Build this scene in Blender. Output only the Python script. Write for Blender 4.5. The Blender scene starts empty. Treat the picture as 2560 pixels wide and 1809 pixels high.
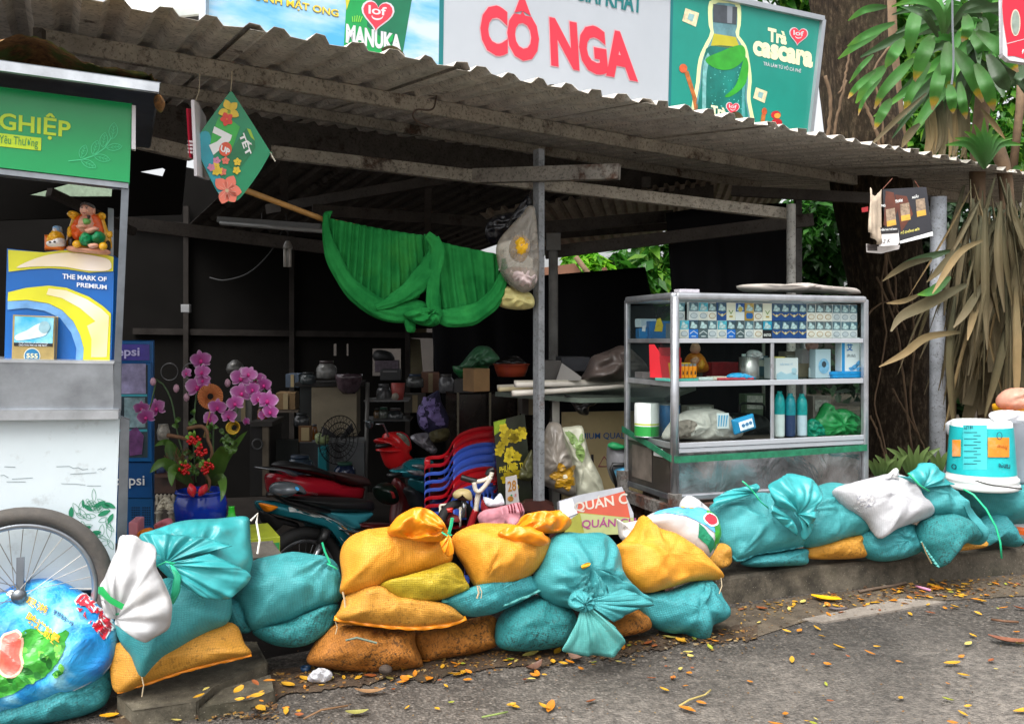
import bpy, bmesh, math, random
from mathutils import Vector, Matrix, noise
from mathutils.geometry import tessellate_polygon
R = math.radians
random.seed(7)
scene = bpy.context.scene
COL = scene.collection
# ---------------------------------------------------------------- camera
H = 1.15                    # eye height above the road
K, CX, CY = 1972.27, 1147.5, 762.0   # focal length and horizon in survey units of the photograph
cd = bpy.data.cameras.new('camera'); cam = bpy.data.objects.new('camera', cd); COL.objects.link(cam)
cam.location = (0, 0, H); cam.rotation_euler = (R(90), 0, 0)
cd.sensor_width = 36; cd.lens = 2200/2560*36; cd.shift_y = -54.5/2560
cd.clip_start = .05; cd.clip_end = 500
scene.camera = cam
# ---------------------------------------------------------------- light
SUN_EL, SUN_AZ = 58, 205      # high, behind the camera and to its left
w = bpy.data.worlds.new('World'); scene.world = w; w.use_nodes = True
nt = w.node_tree; nt.nodes.clear()
sky = nt.nodes.new('ShaderNodeTexSky'); sky.sky_type = 'NISHITA'; sky.sun_disc = False
sky.sun_elevation = R(SUN_EL); sky.sun_rotation = R(SUN_AZ); sky.air_density = 1.0; sky.dust_density = 6.0; sky.ozone_density = 1.0
hs = nt.nodes.new('ShaderNodeHueSaturation'); hs.inputs['Saturation'].default_value = .12
bg = nt.nodes.new('ShaderNodeBackground'); bg.inputs['Strength'].default_value = .15
ow = nt.nodes.new('ShaderNodeOutputWorld')
nt.links.new(sky.outputs[0], hs.inputs['Color']); nt.links.new(hs.outputs[0], bg.inputs[0]); nt.links.new(bg.outputs[0], ow.inputs[0])
sd = bpy.data.lights.new('sun', 'SUN'); sd.energy = 1.1; sd.angle = R(45); sd.color = (1, .965, .91)
sun = bpy.data.objects.new('sun', sd); COL.objects.link(sun)
# direction towards the sun: azimuth measured clockwise from +Y as the sky texture does
_d = Vector((math.sin(R(SUN_AZ))*math.cos(R(SUN_EL)), math.cos(R(SUN_AZ))*math.cos(R(SUN_EL)), math.sin(R(SUN_EL))))
sun.rotation_euler = _d.to_track_quat('Z', 'Y').to_euler(); sun.location = _d*30
vs = scene.view_settings; scene.display_settings.display_device = 'sRGB'
vs.view_transform = 'Standard'; vs.look = 'None'; vs.gamma = 1; vs.use_curve_mapping = False
vs.exposure = 1.1
scene.cycles.max_bounces = 6; scene.cycles.transparent_max_bounces = 12
# ---------------------------------------------------------------- places
CAM = Vector((0, 0, H))
def P(x, y, d): return Vector(((x-CX)/K*d, d, H+(CY-y)/K*d))
def gd(y, z=0.): return (H-z)*K/(y-CY)          # distance at which height z shows on row y
class Pl:
    """a flat face standing in the scene"""
    def __init__(s, p, n):
        s.p = Vector(p); s.n = Vector(n).normalized()
        if s.n.dot(CAM-s.p) < 0: s.n = -s.n
    def hit(s, x, y, off=0.):
        r = Vector(((x-CX)/K, 1, (CY-y)/K)); t = (s.p-CAM).dot(s.n)/r.dot(s.n)
        return CAM+r*t+s.n*off
def vpl(x, y, d, yaw=0, lean=0):
    n = Vector((math.sin(R(yaw)), -math.cos(R(yaw)), 0)); l = R(lean)
    return Pl(P(x, y, d), n*math.cos(l)+Vector((0, 0, math.sin(l))))
# ---------------------------------------------------------------- materials
def lin(h, k=1.):
    if not isinstance(h, str): return tuple(h[:3])+(1,)
    h = h.lstrip('#'); o = []
    for i in (0, 2, 4):
        c = int(h[i:i+2], 16)/255; o.append(min(1, k*(c/12.92 if c <= .04045 else ((c+.055)/1.055)**2.4)))
    return tuple(o)+(1,)
_mc = {}
class NT:
    def __init__(s, name):
        s.m = bpy.data.materials.new(name); s.m.use_nodes = True; s.t = s.m.node_tree; s.t.nodes.clear()
        s.out = s.n('ShaderNodeOutputMaterial'); s.b = s.n('ShaderNodeBsdfPrincipled'); s.l(s.b.outputs[0], s.out.inputs[0])
        s.tc = s.n('ShaderNodeTexCoord')
    def n(s, ty, **kw):
        x = s.t.nodes.new(ty)
        for k, v in kw.items():
            if k in x.inputs.keys(): x.inputs[k].default_value = v
            else: setattr(x, k, v)
        return x
    def l(s, a, b): s.t.links.new(a, b)
    def noise(s, sc, det=4, rough=.6, vec=None, dist=0):
        x = s.n('ShaderNodeTexNoise'); x.inputs['Scale'].default_value = sc; x.inputs['Detail'].default_value = det
        x.inputs['Roughness'].default_value = rough; x.inputs['Distortion'].default_value = dist
        s.l(vec or s.tc.outputs['Object'], x.inputs['Vector']); return x.outputs['Fac']
    def ramp(s, fac, stops):
        x = s.n('ShaderNodeValToRGB'); e = x.color_ramp.elements
        while len(e) < len(stops): e.new(.5)
        for i, (p, c) in enumerate(stops): e[i].position = p; e[i].color = lin(c) if isinstance(c, str) else (tuple(c)+(1,))[:4]
        s.l(fac, x.inputs[0]); return x.outputs[0]
    def mix(s, fac, a, b, mode='MIX'):
        x = s.n('ShaderNodeMix', data_type='RGBA', blend_type=mode)
        for sock, v in ((x.inputs[0], fac), (x.inputs[6], a), (x.inputs[7], b)):
            if isinstance(v, (int, float)): sock.default_value = v
            elif isinstance(v, (tuple, str)): sock.default_value = lin(v)
            else: s.l(v, sock)
        return x.outputs[2]
    def math(s, op, a, b=0.):
        x = s.n('ShaderNodeMath', operation=op)
        for sock, v in ((x.inputs[0], a), (x.inputs[1], b)):
            if isinstance(v, (int, float)): sock.default_value = v
            else: s.l(v, sock)
        return x.outputs[0]
    def map(s, scale=(1, 1, 1), rot=(0, 0, 0), src='Object'):
        x = s.n('ShaderNodeMapping'); x.inputs['Scale'].default_value = scale; x.inputs['Rotation'].default_value = rot
        s.l(s.tc.outputs[src], x.inputs[0]); return x.outputs[0]
    def bump(s, h, st=.3, dist=.01, prev=None):
        x = s.n('ShaderNodeBump'); x.inputs['Strength'].default_value = st; x.inputs['Distance'].default_value = dist
        s.l(h, x.inputs['Height'])
        if prev: s.l(prev, x.inputs['Normal'])
        return x.outputs[0]
    def fin(s, col=None, rough=None, nrm=None, metal=None, spec=None):
        b = s.b
        for nm, v in (('Base Color', col), ('Roughness', rough), ('Metallic', metal), ('Specular IOR Level', spec), ('Normal', nrm)):
            if v is None: continue
            if isinstance(v, (int, float)): b.inputs[nm].default_value = v
            elif isinstance(v, (tuple, str)): b.inputs[nm].default_value = lin(v)
            else: s.l(v, b.inputs[nm])
        return s.m
def M(c, rough=.6, var=.12, sc=6, bump=0., bsc=60, metal=0., dirt=0., dc='#3a2e24', dsc=7, spec=.5, k=1.):
    key = ('M', c, rough, var, sc, bump, bsc, metal, dirt, dc, dsc, spec, k)
    if key in _mc: return _mc[key]
    t = NT('surface'); b = lin(c, k); lo = tuple(x*(1-var) for x in b[:3]); hi = tuple(min(1, x*(1+var)) for x in b[:3])
    col = t.ramp(t.noise(sc), [(.3, lo), (.7, hi)])
    r = rough
    if dirt:
        f = t.ramp(t.noise(dsc, 7, .68), [(.62-dirt*.35, (0, 0, 0)), (.78-dirt*.2, (1, 1, 1))])
        f2 = t.math('MULTIPLY', f, min(1, .35+dirt*.5))
        col = t.mix(f2, col, dc); r = t.math('ADD', t.math('MULTIPLY', f2, .3), rough)
    n = t.bump(t.noise(bsc, 5), bump, .004) if bump else None
    _mc[key] = t.fin(col, r, n, metal, spec); return _mc[key]
def weave(c, dirt=.3, dc='#2c2a22', gloss=.42, speck=.5, grid=34, rot=0.):
    grid *= 1.25
    key = ('W', c, dirt, dc, gloss, speck, grid, rot)
    if key in _mc: return _mc[key]
    t = NT('woven_plastic'); b = lin(c); g_ = sum(b[:3])/3; lo = tuple(x*.7 for x in b[:3]); hi = tuple(min(1, (x*.93+g_*.07)*1.2) for x in b[:3])
    col = t.ramp(t.noise(6, 7, .7), [(.3, lo), (.7, hi)])
    w1 = t.n('ShaderNodeTexWave', bands_direction='X', Scale=grid, Distortion=3., Detail=2.0); w2 = t.n('ShaderNodeTexWave', bands_direction='Z', Scale=grid*1.1, Distortion=3., Detail=2.0)
    w1.inputs['Detail Scale'].default_value = .6; w2.inputs['Detail Scale'].default_value = .6
    mp = t.map((1, 1, 1), (0, rot, 0)); t.l(mp, w1.inputs[0]); t.l(mp, w2.inputs[0])
    mx = t.math('MAXIMUM', t.math('POWER', w1.outputs['Fac'], 5.), t.math('POWER', w2.outputs['Fac'], 5.))
    col = t.mix(t.math('MULTIPLY', mx, .4), col, tuple(x*.5 for x in b[:3]))
    sp = t.ramp(t.noise(95, 3, .7), [(.60-.08*speck, (0, 0, 0)), (.66-.05*speck, (1, 1, 1))])
    zone = t.ramp(t.noise(4.5, 5, .65), [(.35, (.15, .15, .15)), (.62, (1, 1, 1))])
    col = t.mix(t.math('MULTIPLY', t.math('MULTIPLY', sp, zone), min(1., speck*.8)), col, dc)
    md = t.ramp(t.noise(3.2, 7, .7), [(.62-dirt*.28, (0, 0, 0)), (.86-dirt*.2, (1, 1, 1))])
    col = t.mix(t.math('MULTIPLY', md, min(.9, dirt*1.1)), col, dc)
    cr = t.n('ShaderNodeTexNoise', noise_type='RIDGED_MULTIFRACTAL'); cr.inputs['Scale'].default_value = 7; cr.inputs['Detail'].default_value = 5; cr.inputs['Distortion'].default_value = .5; t.l(t.tc.outputs['Object'], cr.inputs[0])
    n = t.bump(cr.outputs[0], .65, .018); n = t.bump(t.noise(26, 6, .6, dist=.6), .45, .006, n); n = t.bump(mx, .35, .003, n)
    rr = t.math('ADD', t.math('MULTIPLY', md, .25), gloss+.17)
    _mc[key] = t.fin(col, rr, n, 0, .3); return _mc[key]
def rusty(c, rust=.35, rough=.55, metal=0., rc='#4a2a18', sc=4.):
    key = ('R', c, rust, rough, metal, rc, sc)
    if key in _mc: return _mc[key]
    t = NT('weathered_metal'); b = lin(c); col = t.ramp(t.noise(9, 6), [(.3, tuple(x*.72 for x in b[:3])), (.7, tuple(min(1, x*1.2) for x in b[:3]))])
    f = t.ramp(t.noise(sc, 8, .72), [(.66-rust*.3, (0, 0, 0)), (.72-rust*.24, (1, 1, 1))])
    f2 = t.ramp(t.noise(60, 5, .75), [(.55-rust*.1, (0, 0, 0)), (.62, (1, 1, 1))])
    rcx = t.ramp(t.noise(25, 4), [(.35, '#1f1410'), (.65, rc)])
    col = t.mix(t.math('MULTIPLY', f2, .65*(1-metal)**2), col, '#2a241d'); col = t.mix(t.math('MULTIPLY', f, .85), col, rcx)
    _mc[key] = t.fin(col, t.math('ADD', t.math('MULTIPLY', f, .3), rough), t.bump(t.noise(70, 5), .3*(1-.8*metal), .003), metal, .25); return _mc[key]
def clear(c='#ffffff', op=.08, rough=.03, trl=0., bc=None):
    """thin clear sheet: mostly lets light through, with a gloss"""
    key = ('C', c, op, rough, trl, bc)
    if key in _mc: return _mc[key]
    t = NT('clear_sheet'); tr = t.n('ShaderNodeBsdfTransparent'); tr.inputs[0].default_value = lin(c)
    t.b.inputs['Base Color'].default_value = lin(bc or c); t.b.inputs['Roughness'].default_value = rough
    fr = t.n('ShaderNodeLayerWeight'); fr.inputs['Blend'].default_value = .25
    sm = t.ramp(t.noise(6, 6, .7), [(.45, (0, 0, 0)), (.8, (.5, .5, .5))])
    f = t.math('ADD', t.math('MULTIPLY', t.math('POWER', fr.outputs['Fresnel'], 1.6), .4), t.math('ADD', op, t.math('MULTIPLY', sm, op*1.5)))
    mx = t.n('ShaderNodeMixShader'); t.l(f, mx.inputs[0]); t.l(tr.outputs[0], mx.inputs[1]); t.l(t.b.outputs[0], mx.inputs[2]); t.l(mx.outputs[0], t.out.inputs[0])
    t.l(t.bump(t.noise(14, 5), .35, .01), t.b.inputs['Normal'])
    _mc[key] = t.m; return t.m
def leafm(stops, rough=.45, vein=True, trl=.35):
    """leaf whose colour runs along its length (uv x) with mottling"""
    key = ('L', tuple(stops), rough, trl)
    if key in _mc: return _mc[key]
    t = NT('leaf'); sp = t.n('ShaderNodeSeparateXYZ'); t.l(t.tc.outputs['UV'], sp.inputs[0])
    x = t.math('ADD', sp.outputs[0], t.math('MULTIPLY', t.math('SUBTRACT', t.noise(9, 5), .5), .35))
    col = t.ramp(x, list(stops))
    col = t.mix(t.ramp(t.noise(3.1, 4), [(.35, (0, 0, 0)), (.7, (.45, .45, .45))]), col, (.02, .03, .01), 'MULTIPLY')
    if vein:
        wv = t.n('ShaderNodeTexWave', bands_direction='Y', Scale=5.0, Distortion=.3); t.l(t.tc.outputs['UV'], wv.inputs[0])
        col = t.mix(t.math('MULTIPLY', wv.outputs['Fac'], .22), col, (.25, .3, .12))
    tl = t.n('ShaderNodeBsdfTranslucent'); t.l(col, tl.inputs[0]); t.l(col, t.b.inputs[0]); t.b.inputs['Roughness'].default_value = rough
    mx = t.n('ShaderNodeMixShader'); mx.inputs[0].default_value = trl; t.l(t.b.outputs[0], mx.inputs[1]); t.l(tl.outputs[0], mx.inputs[2]); t.l(mx.outputs[0], t.out.inputs[0])
    _mc[key] = t.m; return t.m
# ---------------------------------------------------------------- objects
def wloc(o):
    v = Vector((0, 0, 0))
    while o: v += o.location; o = o.parent
    return v
def tag(o, label, cat, group=None):
    o['label'] = label; o['category'] = cat
    if group: o['group'] = group
    return o
def thing(name, label, cat, loc, group=None):
    o = bpy.data.objects.new(name, None); COL.objects.link(o); o.location = loc; o.empty_display_size = .1
    return tag(o, label, cat, group)
def stru(o): o['kind'] = 'structure'; return o
def mk(name, V, F, mat, parent=None, smooth=False, uv=None, bev=0., label=None, sub=0, solid=0.):
    V = [Vector(v) for v in V]
    if parent is not None: base = wloc(parent)
    else:
        n = len(V); base = Vector((sum(v.x for v in V)/n, sum(v.y for v in V)/n, min(v.z for v in V)))
    me = bpy.data.meshes.new(name); me.from_pydata([v-base for v in V], [], F); me.update()
    if uv:
        ul = me.uv_layers.new(name='UVMap')
        for lp in me.loops: ul.data[lp.index].uv = uv[lp.vertex_index]
    if smooth:
        for p in me.polygons: p.use_smooth = True
    for m_ in (mat if isinstance(mat, (list, tuple)) else [mat]): me.materials.append(m_)
    o = bpy.data.objects.new(name, me); COL.objects.link(o)
    if parent is not None: o.parent = parent
    else: o.location = base
    if solid:
        m = o.modifiers.new('solid', 'SOLIDIFY'); m.thickness = solid; m.offset = 0
    if bev:
        m = o.modifiers.new('bevel', 'BEVEL'); m.width = bev; m.segments = 2; m.limit_method = 'ANGLE'; m.angle_limit = R(40)
        m.harden_normals = False
    if sub:
        m = o.modifiers.new('sub', 'SUBSURF'); m.levels = sub; m.render_levels = sub
    if label: o['label'] = label
    return o
def copytree(o, parent=None):
    c = o.copy(); COL.objects.link(c)
    if parent: c.parent = parent; c.matrix_parent_inverse = o.matrix_parent_inverse.copy()
    for ch in list(o.children): copytree(ch, c)
    return c
class G:
    def __init__(s): s.v = []; s.f = []; s.uv = []
    def add(s, V, F, uv=None):
        n = len(s.v); s.v += [Vector(v) for v in V]; s.f += [tuple(i+n for i in f) for f in F]
        s.uv += uv if uv else [(0, 0)]*len(V); return s
    def box(s, o, a, b, c):
        o, a, b, c = Vector(o), Vector(a), Vector(b), Vector(c)
        V = [o, o+a, o+a+b, o+b, o+c, o+a+c, o+a+b+c, o+b+c]
        F = [(0, 3, 2, 1), (4, 5, 6, 7), (0, 1, 5, 4), (1, 2, 6, 5), (2, 3, 7, 6), (3, 0, 4, 7)]
        if a.cross(b).dot(c) < 0: F = [f[::-1] for f in F]
        return s.add(V, F)
    def beam(s, p, q, w, h, up=(0, 0, 1)):
        p, q = Vector(p), Vector(q); d = (q-p).normalized(); up = (0, 1, 0) if abs(d.z) > .999 and abs(up[2]) > .9 else up; x = d.cross(Vector(up)).normalized(); y = x.cross(d).normalized()
        return s.box(p-x*w/2-y*h/2, x*w, q-p, y*h)
    def tube(s, pts, r, n=8, cap=True, flat=1.):
        pts = [Vector(p) for p in pts]; m = len(pts); rr = r if isinstance(r, (list, tuple)) else [r]*m; V = []; F = []; up = None
        for i, p in enumerate(pts):
            t = (pts[min(i+1, m-1)]-pts[max(i-1, 0)]).normalized()
            if up is None: up = Vector((0, 0, 1)) if abs(t.z) < .9 else Vector((0, 1, 0))
            x = t.cross(up).normalized(); y = x.cross(t).normalized(); up = y
            for j in range(n):
                a = 2*math.pi*j/n; V.append(p+x*math.cos(a)*rr[i]+y*math.sin(a)*rr[i]*flat)
        for i in range(m-1):
            for j in range(n): k = (j+1) % n; F.append((i*n+j, i*n+k, (i+1)*n+k, (i+1)*n+j))
        if cap: F += [tuple(range(n-1, -1, -1)), tuple((m-1)*n+j for j in range(n))]
        return s.add(V, F)
    def lathe(s, c, prof, n=24, ax=(0, 0, 1), capb=True, capt=True):
        c = Vector(c); ax = Vector(ax).normalized(); x = ax.orthogonal().normalized(); y = ax.cross(x); V = []; F = []; m = len(prof)
        for r, z in prof:
            for j in range(n): a = 2*math.pi*j/n; V.append(c+ax*z+(x*math.cos(a)+y*math.sin(a))*max(r, 1e-5))
        for i in range(m-1):
            for j in range(n): k = (j+1) % n; F.append((i*n+j, i*n+k, (i+1)*n+k, (i+1)*n+j))
        if capb: F.append(tuple(range(n-1, -1, -1)))
        if capt: F.append(tuple((m-1)*n+j for j in range(n)))
        return s.add(V, F)
    def ball(s, c, r, n=12, sq=(1, 1, 1)):
        c = Vector(c); V = []; F = []; m = n//2+1
        for i in range(m):
            th = math.pi*i/(m-1)
            for j in range(n): a = 2*math.pi*j/n; V.append(c+Vector((math.sin(th)*math.cos(a)*sq[0], math.sin(th)*math.sin(a)*sq[1], math.cos(th)*sq[2]))*r)
        for i in range(m-1):
            for j in range(n): k = (j+1) % n; F.append((i*n+j, (i+1)*n+j, (i+1)*n+k, i*n+k))
        return s.add(V, F)
    def poly(s, pts): return s.add(pts, [tuple(range(len(pts)))])
    def slab(s, pts, d):
        """flat outline given thickness along d"""
        pts = [Vector(p) for p in pts]; d = Vector(d); n = len(pts); tri = tessellate_polygon([pts])
        V = pts+[p+d for p in pts]; F = [tuple(t) for t in tri]+[tuple(i+n for i in t[::-1]) for t in tri]
        F += [(i, (i+1) % n, n+(i+1) % n, n+i) for i in range(n)]
        return s.add(V, F)
    def build(s, name, mat, parent=None, smooth=False, uv=False, **kw):
        return mk(name, s.v, s.f, mat, parent, smooth, s.uv if uv else None, **kw)
def smooth_loop(pts, n, closed=True):
    """even resampling of a Catmull-Rom curve through pts"""
    m = len(pts); out = []; rng = m if closed else m-1
    for i in range(rng):
        g = lambda k: pts[k % m] if closed else pts[max(0, min(m-1, k))]
        a, b, c, d = g(i-1), g(i), g(i+1), g(i+2)
        for j in range(12):
            t = j/12; o = []
            for k in range(len(b)):
                o.append(.5*((2*b[k])+(-a[k]+c[k])*t+(2*a[k]-5*b[k]+4*c[k]-d[k])*t*t+(-a[k]+3*b[k]-3*c[k]+d[k])*t**3))
            out.append(tuple(o))
    out.append(tuple(pts[0]) if closed else tuple(pts[-1]))
    L = [0]
    for a, b in zip(out, out[1:]): L.append(L[-1]+math.dist(a, b))
    res = []; k = 0; cnt = n if closed else n-1
    for i in range(n):
        s_ = L[-1]*i/cnt
        while k < len(L)-2 and L[k+1] < s_: k += 1
        f = (s_-L[k])/max(1e-9, L[k+1]-L[k]); a, b = out[k], out[k+1]; res.append(tuple(a[q]+(b[q]-a[q])*f for q in range(len(a))))
    return res
class Puff:
    """rounded full body whose outline stands on a face: sacks, cushions, moulded panels"""
    def __init__(s, outline, plane, tf, tb=None, p=2.4, q=.5, rings=11, seg=72, na=.0, ns=6., ridge=0., wr=(), center=None, sharp=False, seed=0):
        s.pl = plane; s.tf = tf; s.tb = tf if tb is None else tb; s.p = p; s.q = q; s.na = na; s.ns = ns; s.ridge = ridge; s.wr = wr
        s.off = Vector((seed*3.7, seed*1.3, seed*2.1))
        if sharp:
            o = []; per = sum(math.dist(outline[i], outline[i-1]) for i in range(len(outline)))
            for i in range(len(outline)):
                a, b = outline[i], outline[(i+1) % len(outline)]; k = max(1, round(seg*math.dist(a, b)/per))
                o += [(a[0]+(b[0]-a[0])*j/k, a[1]+(b[1]-a[1])*j/k) for j in range(k)]
        else: o = smooth_loop(outline, seg)
        s.o = o
        if center is None:
            A = cx = cy = 0
            for (x0, y0), (x1, y1) in zip(o, o[1:]+o[:1]):
                c = x0*y1-x1*y0; A += c; cx += (x0+x1)*c; cy += (y0+y1)*c
            center = (cx/(3*A), cy/(3*A))
        s.c = center; s.n = len(o)
        s.pol = sorted((math.atan2(y-center[1], x-center[0]), math.hypot(x-center[0], y-center[1])) for x, y in o)
        s.rings = rings
    def hgt(s, x, y, rho, side=1):
        r = min(1., rho); pr = max(0., 1-r**s.p)**s.q; h = (s.tf if side > 0 else s.tb)*pr
        b = s.pl.hit(x, y); edge = min(1., (1-r)*5)
        if s.na: h += s.na*edge*(noise.fractal(b*s.ns+s.off, 1., 2.1, 4))
        if s.ridge: h += s.ridge*edge*(.55-abs(noise.noise(b*s.ns*1.7+s.off))*2.2)*.8
        for (wx, wy, k, amp, ln) in s.wr:
            dx, dy = x-wx, y-wy; ds = math.hypot(dx, dy); a = math.atan2(dy, dx)
            ph = 1.6*noise.noise(Vector((ds*.03, a*2, s.off.x)))
            h += amp*math.sin(k*a+ph*2)*math.exp(-ds/ln)*min(1, (1-r)*4+.15)
        return h
    def rho(s, x, y):
        a = math.atan2(y-s.c[1], x-s.c[0]); d = math.hypot(x-s.c[0], y-s.c[1]); pol = s.pol; n = len(pol)
        lo = 0
        for i in range(n):
            if pol[i][0] <= a: lo = i
            else: break
        a0, r0 = pol[lo]; a1, r1 = pol[(lo+1) % n]
        if a < pol[0][0]: a0, r0 = pol[-1]; a0 -= 2*math.pi; a1, r1 = pol[0]
        elif lo == n-1: a1 += 2*math.pi
        f = (a-a0)/max(1e-6, a1-a0); return d/max(1e-6, r0+(r1-r0)*min(1, max(0, f)))
    def hit(s, x, y, off=0.):
        return s.pl.hit(x, y, s.hgt(x, y, s.rho(x, y))+off)
    def geo(s, g=None):
        g = g or G(); n = s.n; m = s.rings; V = []; F = []; cx, cy = s.c
        rr = [math.sin(math.pi/2*i/m) for i in range(m, 0, -1)]
        for side in (1, -1):
            for k, r in enumerate(rr):
                if side < 0 and k == 0: continue
                for (x, y) in s.o:
                    px, py = cx+(x-cx)*r, cy+(y-cy)*r; V.append(s.pl.hit(px, py, side*s.hgt(px, py, r, side)) if k else s.pl.hit(px, py))
            V.append(s.pl.hit(cx, cy, side*s.hgt(cx, cy, 0., side)))
        # front
        for k in range(m-1):
            for j in range(n): j2 = (j+1) % n; F.append((k*n+j, k*n+j2, (k+1)*n+j2, (k+1)*n+j))
        ct = m*n
        for j in range(n): F.append(((m-1)*n+j, (m-1)*n+(j+1) % n, ct))
        b0 = m*n+1; idx = lambda k, j: j if k == 0 else b0+(k-1)*n+j
        for k in range(m-1):
            for j in range(n): j2 = (j+1) % n; F.append((idx(k, j2), idx(k, j), idx(k+1, j), idx(k+1, j2)))
        cb = b0+(m-1)*n
        for j in range(n): F.append((idx(m-1, (j+1) % n), idx(m-1, j), cb))
        # outline runs clockwise on screen or not: make faces look outward
        A = sum(a[0]*b[1]-b[0]*a[1] for a, b in zip(s.o, s.o[1:]+s.o[:1]))
        if A > 0: F = [f[::-1] for f in F]
        return g.add(V, F)
    def build(s, name, mat, parent=None, **kw): return s.geo().build(name, mat, parent, smooth=True, **kw)
def puff(name, outline, plane, tf, mat, parent=None, label=None, **kw):
    p = Puff(outline, plane, tf, **kw); p.obj = p.build(name, mat, parent, label=label); return p
# ---------------------------------------------------------------- lettering and flat marks
_tc = {}
def text2d(s, bold=0., shear=0.):
    key = (s, bold, shear)
    if key in _tc: return _tc[key]
    cu = bpy.data.curves.new('letters', 'FONT'); cu.body = s; cu.size = 1; cu.offset = bold; cu.shear = shear; cu.resolution_u = 3; cu.fill_mode = 'FRONT'
    o = bpy.data.objects.new('letters', cu); COL.objects.link(o); dg = bpy.context.evaluated_depsgraph_get()
    me = bpy.data.meshes.new_from_object(o.evaluated_get(dg)); V = [(v.co.x, v.co.y) for v in me.vertices]; F = [tuple(p.vertices) for p in me.polygons]
    bpy.data.objects.remove(o); bpy.data.curves.remove(cu); bpy.data.meshes.remove(me)
    if not V: V = [(0, 0), (1, 0), (0, 1)]; F = [(0, 1, 2)]
    x0 = min(v[0] for v in V); x1 = max(v[0] for v in V); y0 = min(v[1] for v in V); y1 = max(v[1] for v in V)
    V = [((x-x0)/max(1e-6, x1-x0), (y-y0)/max(1e-6, y1-y0)) for x, y in V]; _tc[key] = (V, F); return V, F
def finer(V, F, mx):
    """split long edges so that marks follow a curved surface (2-D)"""
    bm = bmesh.new(); vs_ = [bm.verts.new((x, y, 0)) for x, y in V]
    for f in F:
        try: bm.faces.new([vs_[i] for i in f])
        except ValueError: pass
    bmesh.ops.triangulate(bm, faces=bm.faces[:])
    for _ in range(5):
        e = [e for e in bm.edges if e.calc_length() > mx]
        if not e: break
        bmesh.ops.subdivide_edges(bm, edges=e, cuts=1); bmesh.ops.triangulate(bm, faces=bm.faces[:])
    bm.verts.index_update(); V = [(v.co.x, v.co.y) for v in bm.verts]; F = [tuple(v.index for v in f.verts) for f in bm.faces]; bm.free(); return V, F
def quadmap(q, u, v):
    (ax, ay), (bx, by), (cx, cy), (dx, dy) = q       # TL TR BR BL
    tx, ty = ax+(bx-ax)*u, ay+(by-ay)*u; lx, ly = dx+(cx-dx)*u, dy+(cy-dy)*u
    return lx+(tx-lx)*v, ly+(ty-ly)*v
def letters(on, q, s, mat, parent, off=.003, bold=0., shear=0., name='lettering', fine=0):
    V, F = text2d(s, bold, shear); V = [quadmap(q, u, v) for u, v in V]
    if fine: V, F = finer(V, F, fine)
    return mk(name, [on.hit(x, y, off) for x, y in V], F, mat, parent)
def rect(x0, y0, x1, y1, s0=0., s1=None):
    """quad TL TR BR BL from a rectangle whose top and bottom edges fall by s0, s1 to the right"""
    s1 = s0 if s1 is None else s1; return [(x0, y0), (x1, y0+s0), (x1, y1+s1), (x0, y1)]
def marks(on, polys, mat, parent, off=.002, name='print', fine=0, label=None):
    V = []; F = []
    for pts in polys:
        tri = tessellate_polygon([[Vector((x, y, 0)) for x, y in pts]]); b = len(V); V += pts; F += [tuple(i+b for i in t) for t in tri]
    if fine: V, F = finer(V, F, fine)
    return mk(name, [on.hit(x, y, off) for x, y in V], F, mat, parent, label=label)
def ell(x, y, rx, ry=None, n=20, a0=0., rot=0.):
    ry = ry or rx; c, s = math.cos(rot), math.sin(rot); o = []
    for i in range(n):
        a = a0+2*math.pi*i/n; ex, ey = rx*math.cos(a), ry*math.sin(a); o.append((x+ex*c-ey*s, y+ex*s+ey*c))
    return o
def heart(x, y, r, n=28, rot=0., k=1.):
    o = []
    for i in range(n):
        t = 2*math.pi*i/n; hx = 16*math.sin(t)**3/16*k; hy = -(13*math.cos(t)-5*math.cos(2*t)-2*math.cos(3*t)-math.cos(4*t))/15
        o.append((x+r*(hx*math.cos(rot)-hy*math.sin(rot)), y+r*(hx*math.sin(rot)+hy*math.cos(rot))))
    return o
def boxF(x0, y0, x1, y1, d, dep, yaw=0, g=None):
    """box whose front face spans the rectangle at distance d (left edge), depth dep"""
    u = Vector((math.cos(R(yaw)), math.sin(R(yaw)), 0)); v = Vector((-u.y, u.x, 0)); o = P(x0, y1, d); r = (x1-CX)/K
    L = (r*o.y-o.x)/(u.x-r*u.y); g = g or G(); h = (y1-y0)/K*d
    return g.box(o, u*L, v*dep, Vector((0, 0, h)))
def latheF(cx, y0, y1, d, prof, g=None, n=24):
    """turned body: prof = [(radius, 0..1 height from the bottom)] in survey units"""
    g = g or G(); b = P(cx, y1, d); k = d/K; return g.lathe(b, [(r*k, t*(y1-y0)*k) for r, t in prof], n)
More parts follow.
